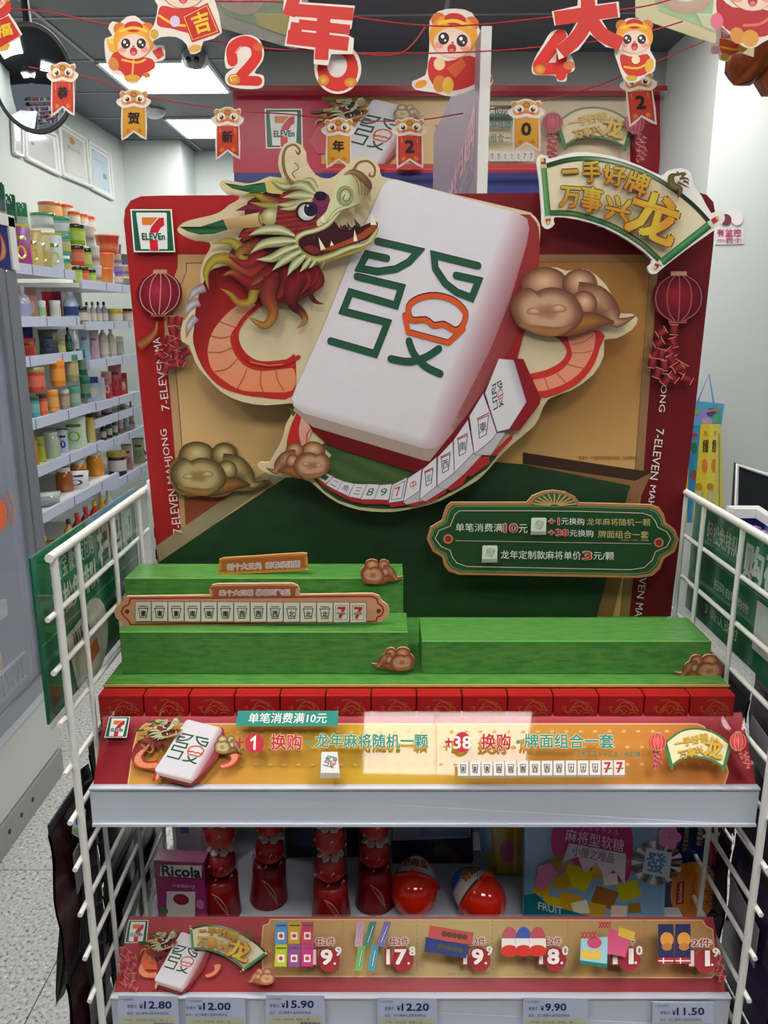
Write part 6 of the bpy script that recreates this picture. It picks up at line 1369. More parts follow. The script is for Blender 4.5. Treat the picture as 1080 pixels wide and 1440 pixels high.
# ---------------------------------------------------------------- convex mirror, dome camera, smoke detector, framed papers
e = empty('convex_mirror', at(50, 186, 2.3), 'round convex security mirror with a black rim at the top left', 'mirror')
c0 = at(47, 111, 2.3); t = tdepth(c0); R = 55 / FPX * t; k = 73 / 55
MM = Matrix.Translation(c0) @ Matrix.Rotation(math.radians(8), 4, 'Z') @ Matrix.Rotation(math.radians(90), 4, 'X') @ Matrix.Diagonal((1, k * 0.97, 1, 1))
pr = [(R * math.sin(t_ * 0.12), -0.0 + R * 0.9 * (math.cos(t_ * 0.12) - math.cos(0.96))) for t_ in range(8, -1, -1)]; sc_ = 1 / math.sin(0.96)
b = MB().lathe([(max(r * sc_, 0.0001), z * 0.55) for r, z in pr], 40, (220, 225, 230), MM); b.build('mirror_dome', mat('mirror_surface', (225, 230, 235), 0.03, metal=1.0), e)
MB().lathe([(R * 0.985, -0.008), (R * 1.01, -0.008), (R * 1.015, 0.002), (R * 1.0, 0.006), (R * 0.985, 0.004)], 40, (14, 16, 24), MM).build('rim', mat('black_rim', (16, 18, 26), 0.4), e)
MB().tube([c0 + Vector((0, 0.01, 0.05)), c0 + Vector((-0.05, 0.12, 0.2)), c0 + Vector((-0.08, 0.15, CZ - c0.z))], 0.012).build('bracket', mat('black_rim'), e)
p = at(274, 78, 4.45); e = empty('dome_camera', (p.x, p.y, CZ - 0.1), 'small grey twin-lens dome camera on the ceiling beside the larger light panel', 'camera')
cz = CZ - 0.002
MB().lathe([(0.065, 0), (0.068, -0.03), (0.055, -0.05)][::-1], 24, (150, 150, 156), Matrix.Translation((p.x, p.y, cz))).build('camera_base', PP(), e)
p2 = at(274, 90, 4.40)
MB().lathe([(0.001, -0.055), (0.03, -0.047), (0.05, -0.02), (0.055, 0.02), (0.05, 0.06)], 24, (120, 120, 126), Matrix.Translation((p2.x, p2.y, p2.z + 0.03))).build('camera_ball', mat('camera_grey', (130, 130, 136), 0.4), e)
for s_ in (-1, 1): MB().lathe([(0.001, 0.008), (0.013, 0.004), (0.014, -0.005)], 14, (20, 20, 24), Matrix.Translation((p2.x + s_ * 0.02, p2.y - 0.047, p2.z + 0.008)) @ Matrix.Rotation(math.pi / 2, 4, 'X')).build('camera_lens', PG(), e)
p = at(217, 170, 5.55); e = empty('smoke_detector', (p.x, p.y, CZ - 0.04), 'small white smoke detector on the ceiling left of the far light panel', 'detector')
MB().lathe([(0.03, -0.045), (0.06, -0.03), (0.07, -0.012), (0.075, 0.0)], 24, (214, 220, 224), Matrix.Translation((p.x, p.y, CZ - 0.003))).build('detector_body', PP(), e)
# framed papers on the left wall (room frame, wall face at x = -2.14)
def wallmap(x, y):
    Ri = ROOM.inverted(); d = ray(x, y); dd = Ri.to_3x3() @ d; oo = Vector((0, 0, EYE)); k = -2.138 / dd.x; return d * k + oo
nW = (ROOM.to_3x3() @ Vector((1, 0, 0)))
for q, c, l, dr in (([(14, 160), (28, 167), (29, 219), (17, 215)], (196, 208, 214), 'narrow framed paper at the left, partly behind the round mirror', 0),
                    ([(31, 172), (76, 190), (82, 246), (34, 222)], (206, 208, 212), 'wide framed certificate with a grey mark, second from the left on the wall', 1),
                    ([(80, 172), (118, 196), (124, 262), (86, 246)], (204, 206, 200), 'framed certificate with an orange emblem on the left wall', 2),
                    ([(122, 199), (152, 218), (157, 280), (126, 264)], (190, 208, 224), 'framed pale blue notice nearest the wall corner', 3)):
    e = empty('framed_certificate', wallmap(q[3][0], q[3][1]), l, 'framed paper')
    P4 = [wallmap(*p) for p in q]
    fr = MB()
    for i in range(4): fr.tube([P4[i] + nW * 0.012, P4[(i + 1) % 4] + nW * 0.012], 0.012, 6, (196, 202, 202))
    fr.build('frame', PP(), e)
    MB().prism([p + nW * 0.010 for p in P4], -nW * 0.008, (222, 228, 226)).build('backing', PR(), e)
    cx, cy = sum(p[0] for p in q) / 4, sum(p[1] for p in q) / 4
    a = Art(wallmap, nW, e, PG(), base=0.011); a.EPS = 0.0004
    a.part('paper'); a.fill([(cx + (x - cx) * .78, cy + (y - cy) * .80) for x, y in q], c)
    a.push(aff(0, 0, 100, 100, q)); a.part('paper_print')
    if dr == 2: a.ell(46, 22, 10, 7, (206, 140, 70)); a.text('营业执照', (26, 34, 74, 42), (170, 130, 90))
    if dr == 1: a.ell(22, 50, 6, 5, (130, 140, 160)); a.line([(50, 34), (76, 36)], 1.5, (180, 186, 196))
    if dr == 3: a.rect(60, 52, 76, 64, (120, 140, 170)); a.line([(24, 30), (70, 30)], 2, (150, 170, 196)); a.line([(24, 38), (70, 38)], 1.5, (170, 186, 206))
    a.end()
# sticker and hanging novelties on the right wall
YW = 3.716
e = empty('wall_sticker', at(1025, 344, YW), 'small white and pink surveillance warning sticker on the white wall', 'sticker')
MB().prism([at(x, y, YW) for x, y in resamp([(1006, 318), (1012, 300), (1026, 296), (1044, 296), (1047, 316), (1046, 343), (1006, 344)], True, 1)], (0, 0.003, 0), (226, 224, 226)).build('sticker_sheet', PR(), e)
a = Art(planeY(YW)[0], (0, -1, 0), e); a.EPS = 0.0004; a.part('sticker_lettering'); a.text('有监控', (1008, 322, 1042, 332), (206, 70, 120), bold=.02); a.text('一罚十', (1008, 333, 1042, 342), (206, 70, 120), bold=.02)
a.part('sticker_picture'); a.ell(1020, 309, 8, 8, (120, 60, 70)); a.ell(1036, 309, 8, 8, (240, 226, 230)); a.end()
e = empty('hanging_fruit_bars', at(985, 700, 3.6), 'blue-headed card of long yellow packets hanging by a blue string on the white wall', 'hanging pack')
b = MB(); b.tube([at(981, 565, 3.6), at(997, 526, 3.62), at(1004, 570, 3.6)], 0.004, 6, (90, 130, 196)); b.build('hanger_string', mat('blue_string', (90, 130, 200), 0.5), e)
MB().prism([at(x, y, 3.6) for x, y in ((972, 563), (1019, 568), (1014, 600), (972, 598))], (0, 0.01, 0), (90, 170, 210)).build('header_card', PR(), e)
a = Art(planeY(3.6)[0], (0, -1, 0), e); a.EPS = 0.0004; a.part('header_print')
a.ell(986, 584, 9, 7, (150, 140, 200)); a.ell(1000, 580, 7, 6, (70, 80, 150)); a.ell(1008, 588, 6, 7, (90, 170, 120)); a.ell(994, 592, 8, 5, (190, 150, 200)); a.line([(994, 578), (1010, 576)], 3, (220, 130, 80)); a.ell(978, 578, 5, 5, (120, 180, 110)); a.end()
for k, (x0, x1, b0, b1, c) in enumerate(((970, 984, 966, 980, (60, 150, 200)), (986, 999, 974, 990, (226, 206, 60)), (999, 1013, 990, 1006, (232, 216, 90)), (1008, 1014, 1004, 1019, (214, 206, 110)), (962, 970, 955, 966, (210, 190, 40)))):
    MB().prism([at(x, y, 3.585 - .004 * k) for x, y in ((x0, 597), (x1, 597), (b1, 735), (b0, 735))], (0, 0.012, 0), c).build('long_packet', PK(), e)
    a = Art(planeY(3.585 - .004 * k)[0], (0, -1, 0), e); a.EPS = 0.0004; a.part('packet_print')
    m0 = (x0 + x1) / 2; m1 = (b0 + b1) / 2
    if k in (1, 2): a.text('奶酪', [(m0 - 4, 618), (m0 + 4, 618), (m0 + 3, 636), (m0 - 5, 636)], (60, 40, 30), bold=.03); a.ell(m0 - 2, 655, 4, 10, (226, 130, 60)); a.text('乳', (m0 - 3, 606, m0 + 3, 613), (190, 80, 60)); a.fill([(m1 - 3, 690), (m1 + 4, 690), (m1 + 4, 720), (m1 - 4, 720)], (206, 190, 150)); a.ell(m1, 684, 5, 5, (196, 140, 40))
    elif k == 0: a.ell(m0 - 1, 612, 5, 3, (190, 60, 70)); a.ell(m0 - 1, 630, 4, 8, (60, 120, 90)); a.ell(m0 - 2, 668, 4, 8, (150, 90, 70))
    else: a.line([(m0, 610), (m1, 720)], 1.5, (150, 150, 60))
    a.end()
# dark screen and checkout counter edge with a blue bin at the right
YC = 2.9
e = empty('dark_screen_panel', at(1060, 712, YC), 'dark grey metal-framed panel behind the white bin rim on the right', 'panel')
MB().prism([at(x, y, YC) for x, y in ((1037, 652), (1130, 684), (1130, 790), (1030, 760))], (0, 0.03, 0), (44, 48, 46), (120, 124, 120)).build('panel_body', mat('dark_panel', (44, 48, 46), 0.4), e)
b = MB(); b.tube([at(1034, 765, YC - 0.01), at(1037, 654, YC - 0.01), at(1130, 684, YC - 0.01)], 0.009, 6, (120, 124, 118)); b.build('panel_frame', PP(), e)
A_ = at(1031, 716, 2.45); B_ = at(1064, 716, 2.45); z = A_.z
C_ = onz(1110, 745, z)
e = empty('checkout_bin', (A_.x, 2.4, z - .4), 'white-rimmed blue product bin at the right picture edge in front of the dark panel', 'bin')
MB().prism([A_, B_, C_, C_ + Vector((0.02, 0.0, 0)), B_ + Vector((0.03, 0.05, 0)), A_ + Vector((0, 0.05, 0))], (0, 0, -0.03), (214, 218, 220)).build('bin_rim', PP(), e)
MB().box(A_.x + 0.01, A_.x + 0.6, 2.47, 2.48, z - 0.4, z - 0.03, (24, 44, 140)).build('bin_wall', mat('blue_bin', (24, 44, 140), 0.4), e)
MB().box(A_.x + 0.01, A_.x + 0.6, 2.20, 2.47, z - 0.4, z - 0.38, (24, 44, 140)).build('bin_floor', mat('blue_bin'), e)
t0 = at(1050, 752, 2.38)
MB().box(t0.x - 0.03, t0.x + 0.45, 2.26, 2.46, z - 0.38, t0.z - 0.02, (90, 80, 130)).build('bin_tray', mat('bin_tray', (60, 56, 100), 0.5), e)
for k in range(18):
    c = ((150, 130, 200), (196, 120, 170), (90, 90, 170), (180, 160, 210))[k % 4]
    o = MB().lathe([(0.001, 0), (0.022, 0.004), (0.024, 0.02), (0.018, 0.032), (0.001, 0.036)], 7, c, Matrix.Translation((t0.x + 0.0 + (k % 6) * 0.05, 2.43 - 0.055 * (k // 6), t0.z - 0.0195)))
    o.build('wrapped_sweet', PG(), label='violet wrapped sweet in the %s of the blue bin, %s from the left' % (('back row', 'middle row', 'front row')[k // 6], ('first', 'second', 'third', 'fourth', 'fifth', 'sixth')[k % 6]), cat='sweet', group='violet wrapped sweets in the blue bin')
# ================================================================ wall shelving on the left with goods (room frame, lips at x = -1.70)
GX = -1.70
def RW(x, y, z): return ROOM @ Vector((x, y, z))
def room_y(px, x, z):
    """room-frame depth where the line (x, *, z) shows at column px"""
    lo, hi = 1.0, 7.0
    for _ in range(40):
        m = (lo + hi) / 2; p = RW(x, m, z); q = 540 + FPX * p.x / tdepth(p)
        if q < px: lo = m
        else: hi = m
    return (lo + hi) / 2
SH = [(0.225, 'top shelf'), (-0.005, 'second shelf'), (-0.18, 'third shelf'), (-0.445, 'fourth shelf'), (-0.655, 'fifth shelf'), (-0.832, 'sixth shelf'), (-1.10, 'bottom shelf')]
SXF = [GX, GX, GX + 0.005, GX + 0.07, GX + 0.075, GX + 0.14, GX + 0.16]
unit = []
for u, (ya, yb, lab) in enumerate(((2.9, 4.2, 'near white wall shelving unit on the left'), (4.28, 5.25, 'far white wall shelving unit on the left, behind the near one'))):
    e = empty('wall_shelving', RW(-1.9, (ya + yb) / 2, 0), lab, 'shelving', rz=RA); unit.append(e)
    MB().box(-2.135, -2.12, ya, yb, 0, EYE + 0.24, (222, 226, 224), ROOM).build('back_panel', PP(), e)
    for i, (dz, nm) in enumerate(SH):
        z = EYE + dz; xf = SXF[i]
        if u == 1: z = EYE + (0.185, -0.03, -0.235, -0.47, -0.56, -0.70, -0.95)[i]; xf = GX
        s_ = MB().box(-2.12, xf - 0.005, ya, yb, z - 0.03, z - 0.006, (214, 218, 222), ROOM).build('shelf_board', PP(), e)
        MB().box(xf - 0.012, xf + 0.006, ya, yb, z - 0.036, z + 0.010, (190, 200, 222), ROOM).build('price_lip', mat('price_lip', (196, 204, 226), 0.3, noise=0.04, nscale=30), s_)
        tg = MB()
        for k in range(3 if u == 0 else 2): yy = ya + (0.35 + 0.27 * k + 0.1 * math.sin(i * 2.3)) * (yb - ya); tg.box(xf + 0.0062, xf + 0.0075, yy, yy + 0.006, z - 0.034, z + 0.008, (90, 100, 120), ROOM)
        tg.build('lip_divider', PR(), s_)
    for yy in (ya, yb): MB().box(-2.12, -2.09, yy - 0.012, yy + 0.012, 0, EYE + 0.3, (200, 206, 204), ROOM).build('upright', PP(), e)
cnt = {}
ORD = ['nearest', 'second', 'third', 'fourth', 'fifth', 'sixth', 'seventh', 'eighth', 'ninth', 'tenth', 'eleventh', 'twelfth', 'thirteenth', 'fourteenth', 'fifteenth', 'sixteenth', 'seventeenth', 'eighteenth', 'nineteenth', 'twentieth', 'twenty-first', 'twenty-second', 'twenty-third', 'twenty-fourth']
def goods(kind, shelf, px, w, h, c1, c2, desc, u=0, lift=0.0, back=0.0, c3=None, name=None):
    """one product; px = column of its middle, w/h = its size in picture pixels at that depth"""
    z = EYE + (SH[shelf][0] if u == 0 else (0.185, -0.03, -0.235, -0.47, -0.56, -0.70, -0.95)[shelf]) - 0.0055
    xf = (SXF[shelf] if u == 0 else GX) - 0.075 - back
    y = room_y(px, xf, z); p = RW(xf, y, z); t = tdepth(p); k = t / FPX
    W_, H_ = w * k, h * k; p.z += lift * k
    key = (u, shelf); cnt[key] = cnt.get(key, 0) + 1
    lab = '%s, %s on the %s left %s' % (desc, ORD[min(cnt[key] - 1, 23)], ('near', 'far')[u], SH[shelf][1])
    cat = {'tub': 'tub', 'cup': 'cup noodles', 'bottle': 'bottle', 'jar': 'jar', 'pouch': 'pouch', 'box': 'box'}[kind]
    e = empty(name or {'tub': 'snack_tub', 'cup': 'noodle_cup', 'bottle': 'plastic_bottle', 'jar': 'glass_jar', 'pouch': 'snack_pouch', 'box': 'carton_box'}[kind], p, lab, cat)
    T = Matrix.Translation(p); r = W_ / 2; c3 = c3 or (214, 206, 196)
    fz = math.atan2(-p.x, p.y) ; F = T @ Matrix.Rotation(fz * 0.9, 4, 'Z')
    if kind == 'tub':
        MB().lathe([(r * .92, 0), (r * .96, H_ * .03), (r * .96, H_ * .82)], 20, c1, T).build('tub_body', PG(), e)
        MB().lathe([(r, H_ * .80), (r * 1.02, H_ * .83), (r * 1.02, H_ * .97), (r * .95, H_)], 20, c2, T).build('lid', PG(), e)
        MB().lathe([(r * .965, H_ * .22), (r * .968, H_ * .24), (r * .968, H_ * .64), (r * .965, H_ * .66)], 20, c3, T).build('label_band', PR(), e)
    elif kind == 'cup':
        MB().lathe([(r * .74, 0, c1), (r * .76, H_ * .1, c1), (r * .84, H_ * .35, c3), (r * .90, H_ * .6, c1), (r * .97, H_ * .92, c1)], 20, c1, T).build('cup_body', PG(), e)
        MB().lathe([(r * 1.0, H_ * .92), (r * 1.02, H_ * .95), (r * .98, H_)], 20, c2, T).build('foil_lid', PG(), e)
    elif kind == 'bottle':
        MB().lathe([(r * .9, 0), (r, H_ * .05), (r, H_ * .55), (r * .8, H_ * .68), (r * .35, H_ * .78), (r * .33, H_ * .86)], 18, c1, T).build('bottle_body', PG(), e)
        MB().lathe([(r * .4, H_ * .85), (r * .42, H_ * .87), (r * .38, H_)], 14, c2, T).build('cap', PG(), e)
        MB().lathe([(r * 1.01, H_ * .15), (r * 1.012, H_ * .16), (r * 1.012, H_ * .46), (r * 1.01, H_ * .47)], 18, c3, T).build('label_band', PR(), e)
    elif kind == 'jar':
        MB().lathe([(r * .9, 0), (r, H_ * .06), (r, H_ * .7), (r * .72, H_ * .84)], 18, c1, T).build('jar_body', PG(), e)
        MB().lathe([(r * .78, H_ * .83), (r * .8, H_ * .86), (r * .78, H_)], 16, c2, T).build('lid', PG(), e)
    elif kind == 'pouch':
        vs = []; n, m = 7, 5
        for s_ in (-1, 1):
            for i in range(n):
                for j in range(m):
                    u_, v_ = j / (m - 1), i / (n - 1); th = 0.22 * W_ * math.sin(math.pi * u_) * math.sin(math.pi * (v_ * .9 + .02)) + 0.001
                    vs.append(((u_ - .5) * W_ * (1 - .08 * math.sin(math.pi * v_)), s_ * th, v_ * H_))
        fs = []
        for i in range(n - 1):
            for j in range(m - 1):
                a0 = i * m + j; fs.append((a0, a0 + 1, a0 + m + 1, a0 + m)); a0 += n * m; fs.append((a0, a0 + m, a0 + m + 1, a0 + 1))
        cs = [c1 if (k_ % (n * m)) // m < 4 else mixc(c1, c3, .5) for k_ in range(2 * n * m)]
        MB().add(vs, fs, cs, True, F @ Matrix.Rotation(-.12, 4, 'X')).build('pouch_body', PK(), e)
        MB().box(-W_ / 2, W_ / 2, -0.002, 0.002, H_ * .97, H_ * 1.06, c2, F @ Matrix.Rotation(-.12, 4, 'X')).build('sealed_top', PG(), e)
        a = Art(lambda x, y: F @ Matrix.Rotation(-.12, 4, 'X') @ Vector(((x / 100 - .5) * W_, -0.225 * W_ * math.sin(math.pi * x / 100) * math.sin(math.pi * ((1 - y / 100) * .9 + .02)) - 0.002, H_ * (1 - y / 100))), F.to_3x3() @ Vector((0, -1, 0)), e, PG())
        a.part('front_print'); a.ell(50, 62, 24, 16, c2); a.line([(26, 28), (50, 28), (74, 28)], 10, mixc(c2, (0, 0, 0), .3)); a.end()
    else:
        MB().box(-W_ / 2, W_ / 2, 0, W_ * .5, 0, H_, c1, F).build('carton', PG(), e, bevel=0.001)
        a = Art(lambda x, y: F @ Vector(((x / 100 - .5) * W_, -0.0008, H_ * (1 - y / 100))), F.to_3x3() @ Vector((0, -1, 0)), e, PG())
        a.part('front_print'); a.rect(0, 0, 100, 24, c2); a.ell(50, 60, 28, 20, c3); a.end()
    return e
G1, G2, WT, ORG, YEL, RDD = (70, 130, 100), (30, 110, 80), (206, 212, 208), (226, 110, 30), (214, 196, 50), (186, 44, 36)
g = goods
# top shelf, near unit
g('tub', 0, 4, 26, 110, (60, 90, 100), (30, 80, 60), 'dark green tall snack tub', c3=(170, 130, 50))
g('tub', 0, 22, 19, 100, (36, 96, 70), (26, 84, 56), 'green tall snack tub with green lid', c3=(90, 130, 60), back=.1)
g('tub', 0, 38, 17, 92, (170, 190, 186), (44, 122, 86), 'pale tall snack tub with green lid', back=.12)
g('pouch', 0, 33, 26, 58, (160, 50, 120), (196, 190, 30), 'magenta snack pouch with yellow top', c3=(120, 100, 160))
g('pouch', 0, 50, 24, 52, (196, 180, 110), (206, 170, 60), 'cream and gold snack pouch', c3=(170, 150, 90))
g('pouch', 0, 62, 24, 50, (176, 160, 110), (200, 170, 60), 'beige snack pouch with gold top', c3=(190, 190, 140))
g('pouch', 0, 80, 22, 52, (196, 206, 214), (190, 196, 60), 'white and yellow snack pouch', c3=(210, 214, 226))
g('tub', 0, 69, 34, 20, (190, 200, 196), (60, 140, 90), 'wide pale tub with green lid', back=.2, lift=64, c3=(206, 210, 206))
g('tub', 0, 80, 32, 22, (226, 190, 120), (206, 90, 70), 'wide orange tub with red lid', back=.22, lift=78, c3=(226, 170, 110))
g('tub', 0, 92, 18, 22, (110, 170, 150), (50, 150, 110), 'clear tub with teal lid', back=.02, c3=(190, 180, 110))
g('tub', 0, 93, 20, 28, (110, 170, 150), (50, 150, 110), 'clear tub with teal lid, stacked', back=.04, lift=26, c3=(190, 180, 110))
g('tub', 0, 94, 22, 24, (150, 180, 170), (50, 150, 110), 'pale tub with teal lid', back=.06, lift=54, c3=(206, 210, 206))
g('tub', 0, 102, 18, 20, (230, 200, 150), (206, 80, 60), 'small orange tub with red lid', back=.16, lift=78)
# top shelf, far unit
for px, c, l, lift, h, w in ((110, (150, 190, 40), 'lime green spread tub with black lid', 0, 23, 14), (120, (206, 80, 40), 'orange-red spread tub with black lid', 0, 23, 12), (130, (150, 190, 60), 'lime tub with black lid', 0, 21, 12),
                              (112, (206, 80, 40), 'red-orange tub with black lid, second layer', 24, 27, 20), (126, (170, 196, 80), 'pale lime tub with black lid, second layer', 22, 27, 12), (114, (150, 186, 40), 'wide lime tub with dark lid', 52, 27, 22)):
    g('tub', 0, px, w, h, c, (40, 36, 34), l, u=1, lift=lift, c3=mixc(c, (230, 220, 200), .3))
for k, (px, lift) in enumerate(((138, 0), (137, 26), (132, 52))): g('cup', 0, px, 14, 27, (206, 204, 198), (220, 222, 220), 'white noodle cup, ' + ('bottom', 'middle', 'top')[k] + ' of its stack', u=1, lift=lift, c3=(150, 120, 110))
for k, (px, lift) in enumerate(((113, 78), (124, 76), (133, 74))): g('tub', 0, px, 16, 20, (226, 176, 110), (206, 80, 60), 'orange tub with red lid', u=1, lift=lift, back=.1)
for k, (px, lift, w, c) in enumerate(((150, 0, 22, (226, 120, 50)), (152, 20, 24, (226, 120, 60)), (156, 44, 34, (190, 60, 44)))): g('cup', 0, px, w, 25, c, (226, 130, 80), ('orange noodle cup, bottom of its stack', 'orange noodle cup, middle of its stack', 'large red noodle bowl')[k], u=1, lift=lift, c3=(206, 140, 80))
for k, (px, lift, c) in enumerate(((168, 0, (206, 190, 150)), (168, 15, (150, 120, 190)), (167, 30, (206, 180, 140)), (168, 44, (190, 60, 80)), (178, 0, (130, 120, 110)), (178, 16, (190, 160, 110)), (179, 32, (90, 90, 80)))): g('cup', 0, px, 14, 15, c, (206, 200, 196), ('beige', 'violet', 'tan', 'pink-red', 'grey', 'brown', 'dark grey')[k] + ' small noodle cup', u=1, lift=lift, c3=(90, 90, 160))
# second shelf
g('bottle', 1, 34, 21, 46, (170, 168, 190), (196, 196, 200), 'clear lotion bottle with round shoulders', c3=(150, 150, 196))
g('box', 1, 47, 14, 44, (170, 130, 116), (150, 110, 100), 'tan patterned carton', c3=(190, 160, 150))
g('tub', 1, 60, 12, 26, (214, 220, 214), (226, 230, 226), 'white round pot lying against the red boxes', c3=(150, 190, 150)); g('tub', 1, 79, 15, 26, (214, 220, 214), (226, 230, 226), 'white fluted pot', c3=(190, 200, 190))
g('box', 1, 69, 13, 38, (170, 30, 44), (190, 40, 56), 'red upright carton', back=.12, c3=(150, 24, 36)); g('box', 1, 82, 13, 38, (180, 34, 50), (190, 40, 56), 'red upright carton with pale mark', back=.12, c3=(206, 180, 170))
g('bottle', 1, 101, 20, 38, (170, 190, 214), (190, 200, 210), 'pale blue pump bottle', c3=(50, 70, 130))
# third shelf
g('pouch', 2, 36, 26, 44, (30, 36, 110), (40, 50, 140), 'navy blue snack pouch', back=.1, c3=(30, 40, 120)); g('pouch', 2, 38, 22, 26, (170, 40, 40), (150, 30, 40), 'red snack pouch', c3=(190, 90, 50)); g('box', 2, 48, 9, 26, (170, 110, 90), (140, 90, 80), 'brown slim carton', c3=(196, 150, 120))
g('pouch', 2, 70, 26, 34, (60, 70, 60), (50, 60, 160), 'dark pouch with violet top and green print', c3=(110, 110, 50)); g('pouch', 2, 84, 18, 22, (206, 196, 110), (190, 190, 206), 'small yellow pouch', c3=(90, 90, 60))
g('bottle', 2, 98, 10, 36, (40, 60, 60), (30, 40, 100), 'dark bottle with blue cap', c3=(60, 110, 80)); g('bottle', 2, 107, 10, 34, (214, 218, 220), (220, 224, 226), 'white tapered tube bottle', c3=(190, 196, 200))
# fourth shelf: two rows of tubs
for px, lift, w, h, c, l2, l in ((28, 34, 26, 34, (110, 40, 36), (60, 30, 30), 'dark red tub in shadow'), (50, 0, 14, 30, (60, 150, 166), (40, 70, 60), 'teal tub with dark lid'), (61, 0, 14, 30, (206, 80, 40), (50, 50, 50), 'orange-red tub with dark lid'), (56, 34, 24, 34, (200, 60, 44), (150, 140, 90), 'red tub with olive lid, upper layer'),
                                 (76, 2, 16, 30, (216, 140, 60), (236, 160, 70), 'orange tub with orange lid'), (86, 34, 20, 36, (230, 130, 20), (236, 140, 40), 'bright orange tub, upper layer'), (92, 0, 14, 28, (150, 130, 110), (190, 196, 190), 'clear tub with brown contents'), (106, 0, 16, 28, (110, 150, 140), (70, 160, 140), 'clear tub with teal lid'), (106, 36, 18, 36, (150, 150, 100), (56, 140, 110), 'green-lidded tub with yellow picture, upper layer'), (122, 8, 14, 30, (30, 100, 80), (40, 120, 90), 'dark green tub'), (120, 40, 12, 36, (26, 90, 70), (40, 120, 96), 'dark green tub, upper layer')):
    g('tub', 3, px, w, h, c, l2, l, lift=lift, c3=mixc(c, (226, 200, 160), .35))
# fifth shelf
g('pouch', 4, 46, 18, 34, (206, 120, 60), (150, 150, 140), 'small orange pouch', c3=(190, 170, 60)); g('pouch', 4, 58, 14, 34, (176, 190, 50), (180, 190, 60), 'lime yellow pouch', c3=(120, 140, 60)); g('jar', 4, 74, 22, 36, (170, 186, 160), (196, 206, 190), 'pale jar of clear jelly', c3=(190, 200, 180)); g('pouch', 4, 90, 14, 32, (190, 206, 226), (40, 60, 140), 'white pouch with blue cap', c3=(200, 210, 220))
g('pouch', 4, 106, 34, 44, (196, 214, 190), (120, 180, 40), 'large white pouch with bright green top', c3=(220, 226, 216)); g('jar', 4, 128, 14, 34, (196, 176, 110), (226, 180, 30), 'jar with yellow lid', c3=(200, 180, 120))
# sixth shelf
for k, px in enumerate((92, 112, 135)): g('jar', 5, px, 23, 34, (206, 130, 20) if k > 0 else (150, 80, 30), (206, 206, 196), ('dark amber juice jar', 'amber juice jar', 'bright orange juice jar at the end')[k], back=.04)
g('pouch', 5, 60, 50, 20, (150, 160, 160), (170, 180, 180), 'flat grey pouch lying on the shelf', c3=(190, 196, 196)); g('pouch', 5, 108, 36, 26, (206, 210, 212), (60, 60, 60), 'flat white pouch with black print leaning out', c3=(220, 222, 224))
# bottom shelf seen over the poster
for k, (px, c, cc) in enumerate(((66, (150, 120, 40), YEL), (100, (206, 170, 60), (60, 50, 60)), (112, (170, 36, 40), (196, 60, 50)), (124, (170, 30, 36), (190, 50, 40)), (136, (190, 44, 40), YEL), (146, (214, 170, 40), (226, 196, 60)), (156, (206, 200, 190), (200, 196, 190)))):
    g('bottle', 6, px, 16, 46, c, cc, ('amber sauce bottle', 'yellow-labelled sauce bottle', 'red sauce bottle with cream cap', 'dark red sauce bottle', 'red sauce bottle with yellow cap', 'yellow sauce bottle', 'white sauce bottle')[k], c3=mixc(c, (230, 220, 190), .4))
g('pouch', 6, 84, 46, 26, (206, 170, 60), (176, 50, 44), 'red and yellow noodle pack', c3=(196, 90, 50)); g('pouch', 6, 60, 30, 20, (190, 60, 44), (214, 190, 70), 'red noodle pack', c3=(206, 150, 60))
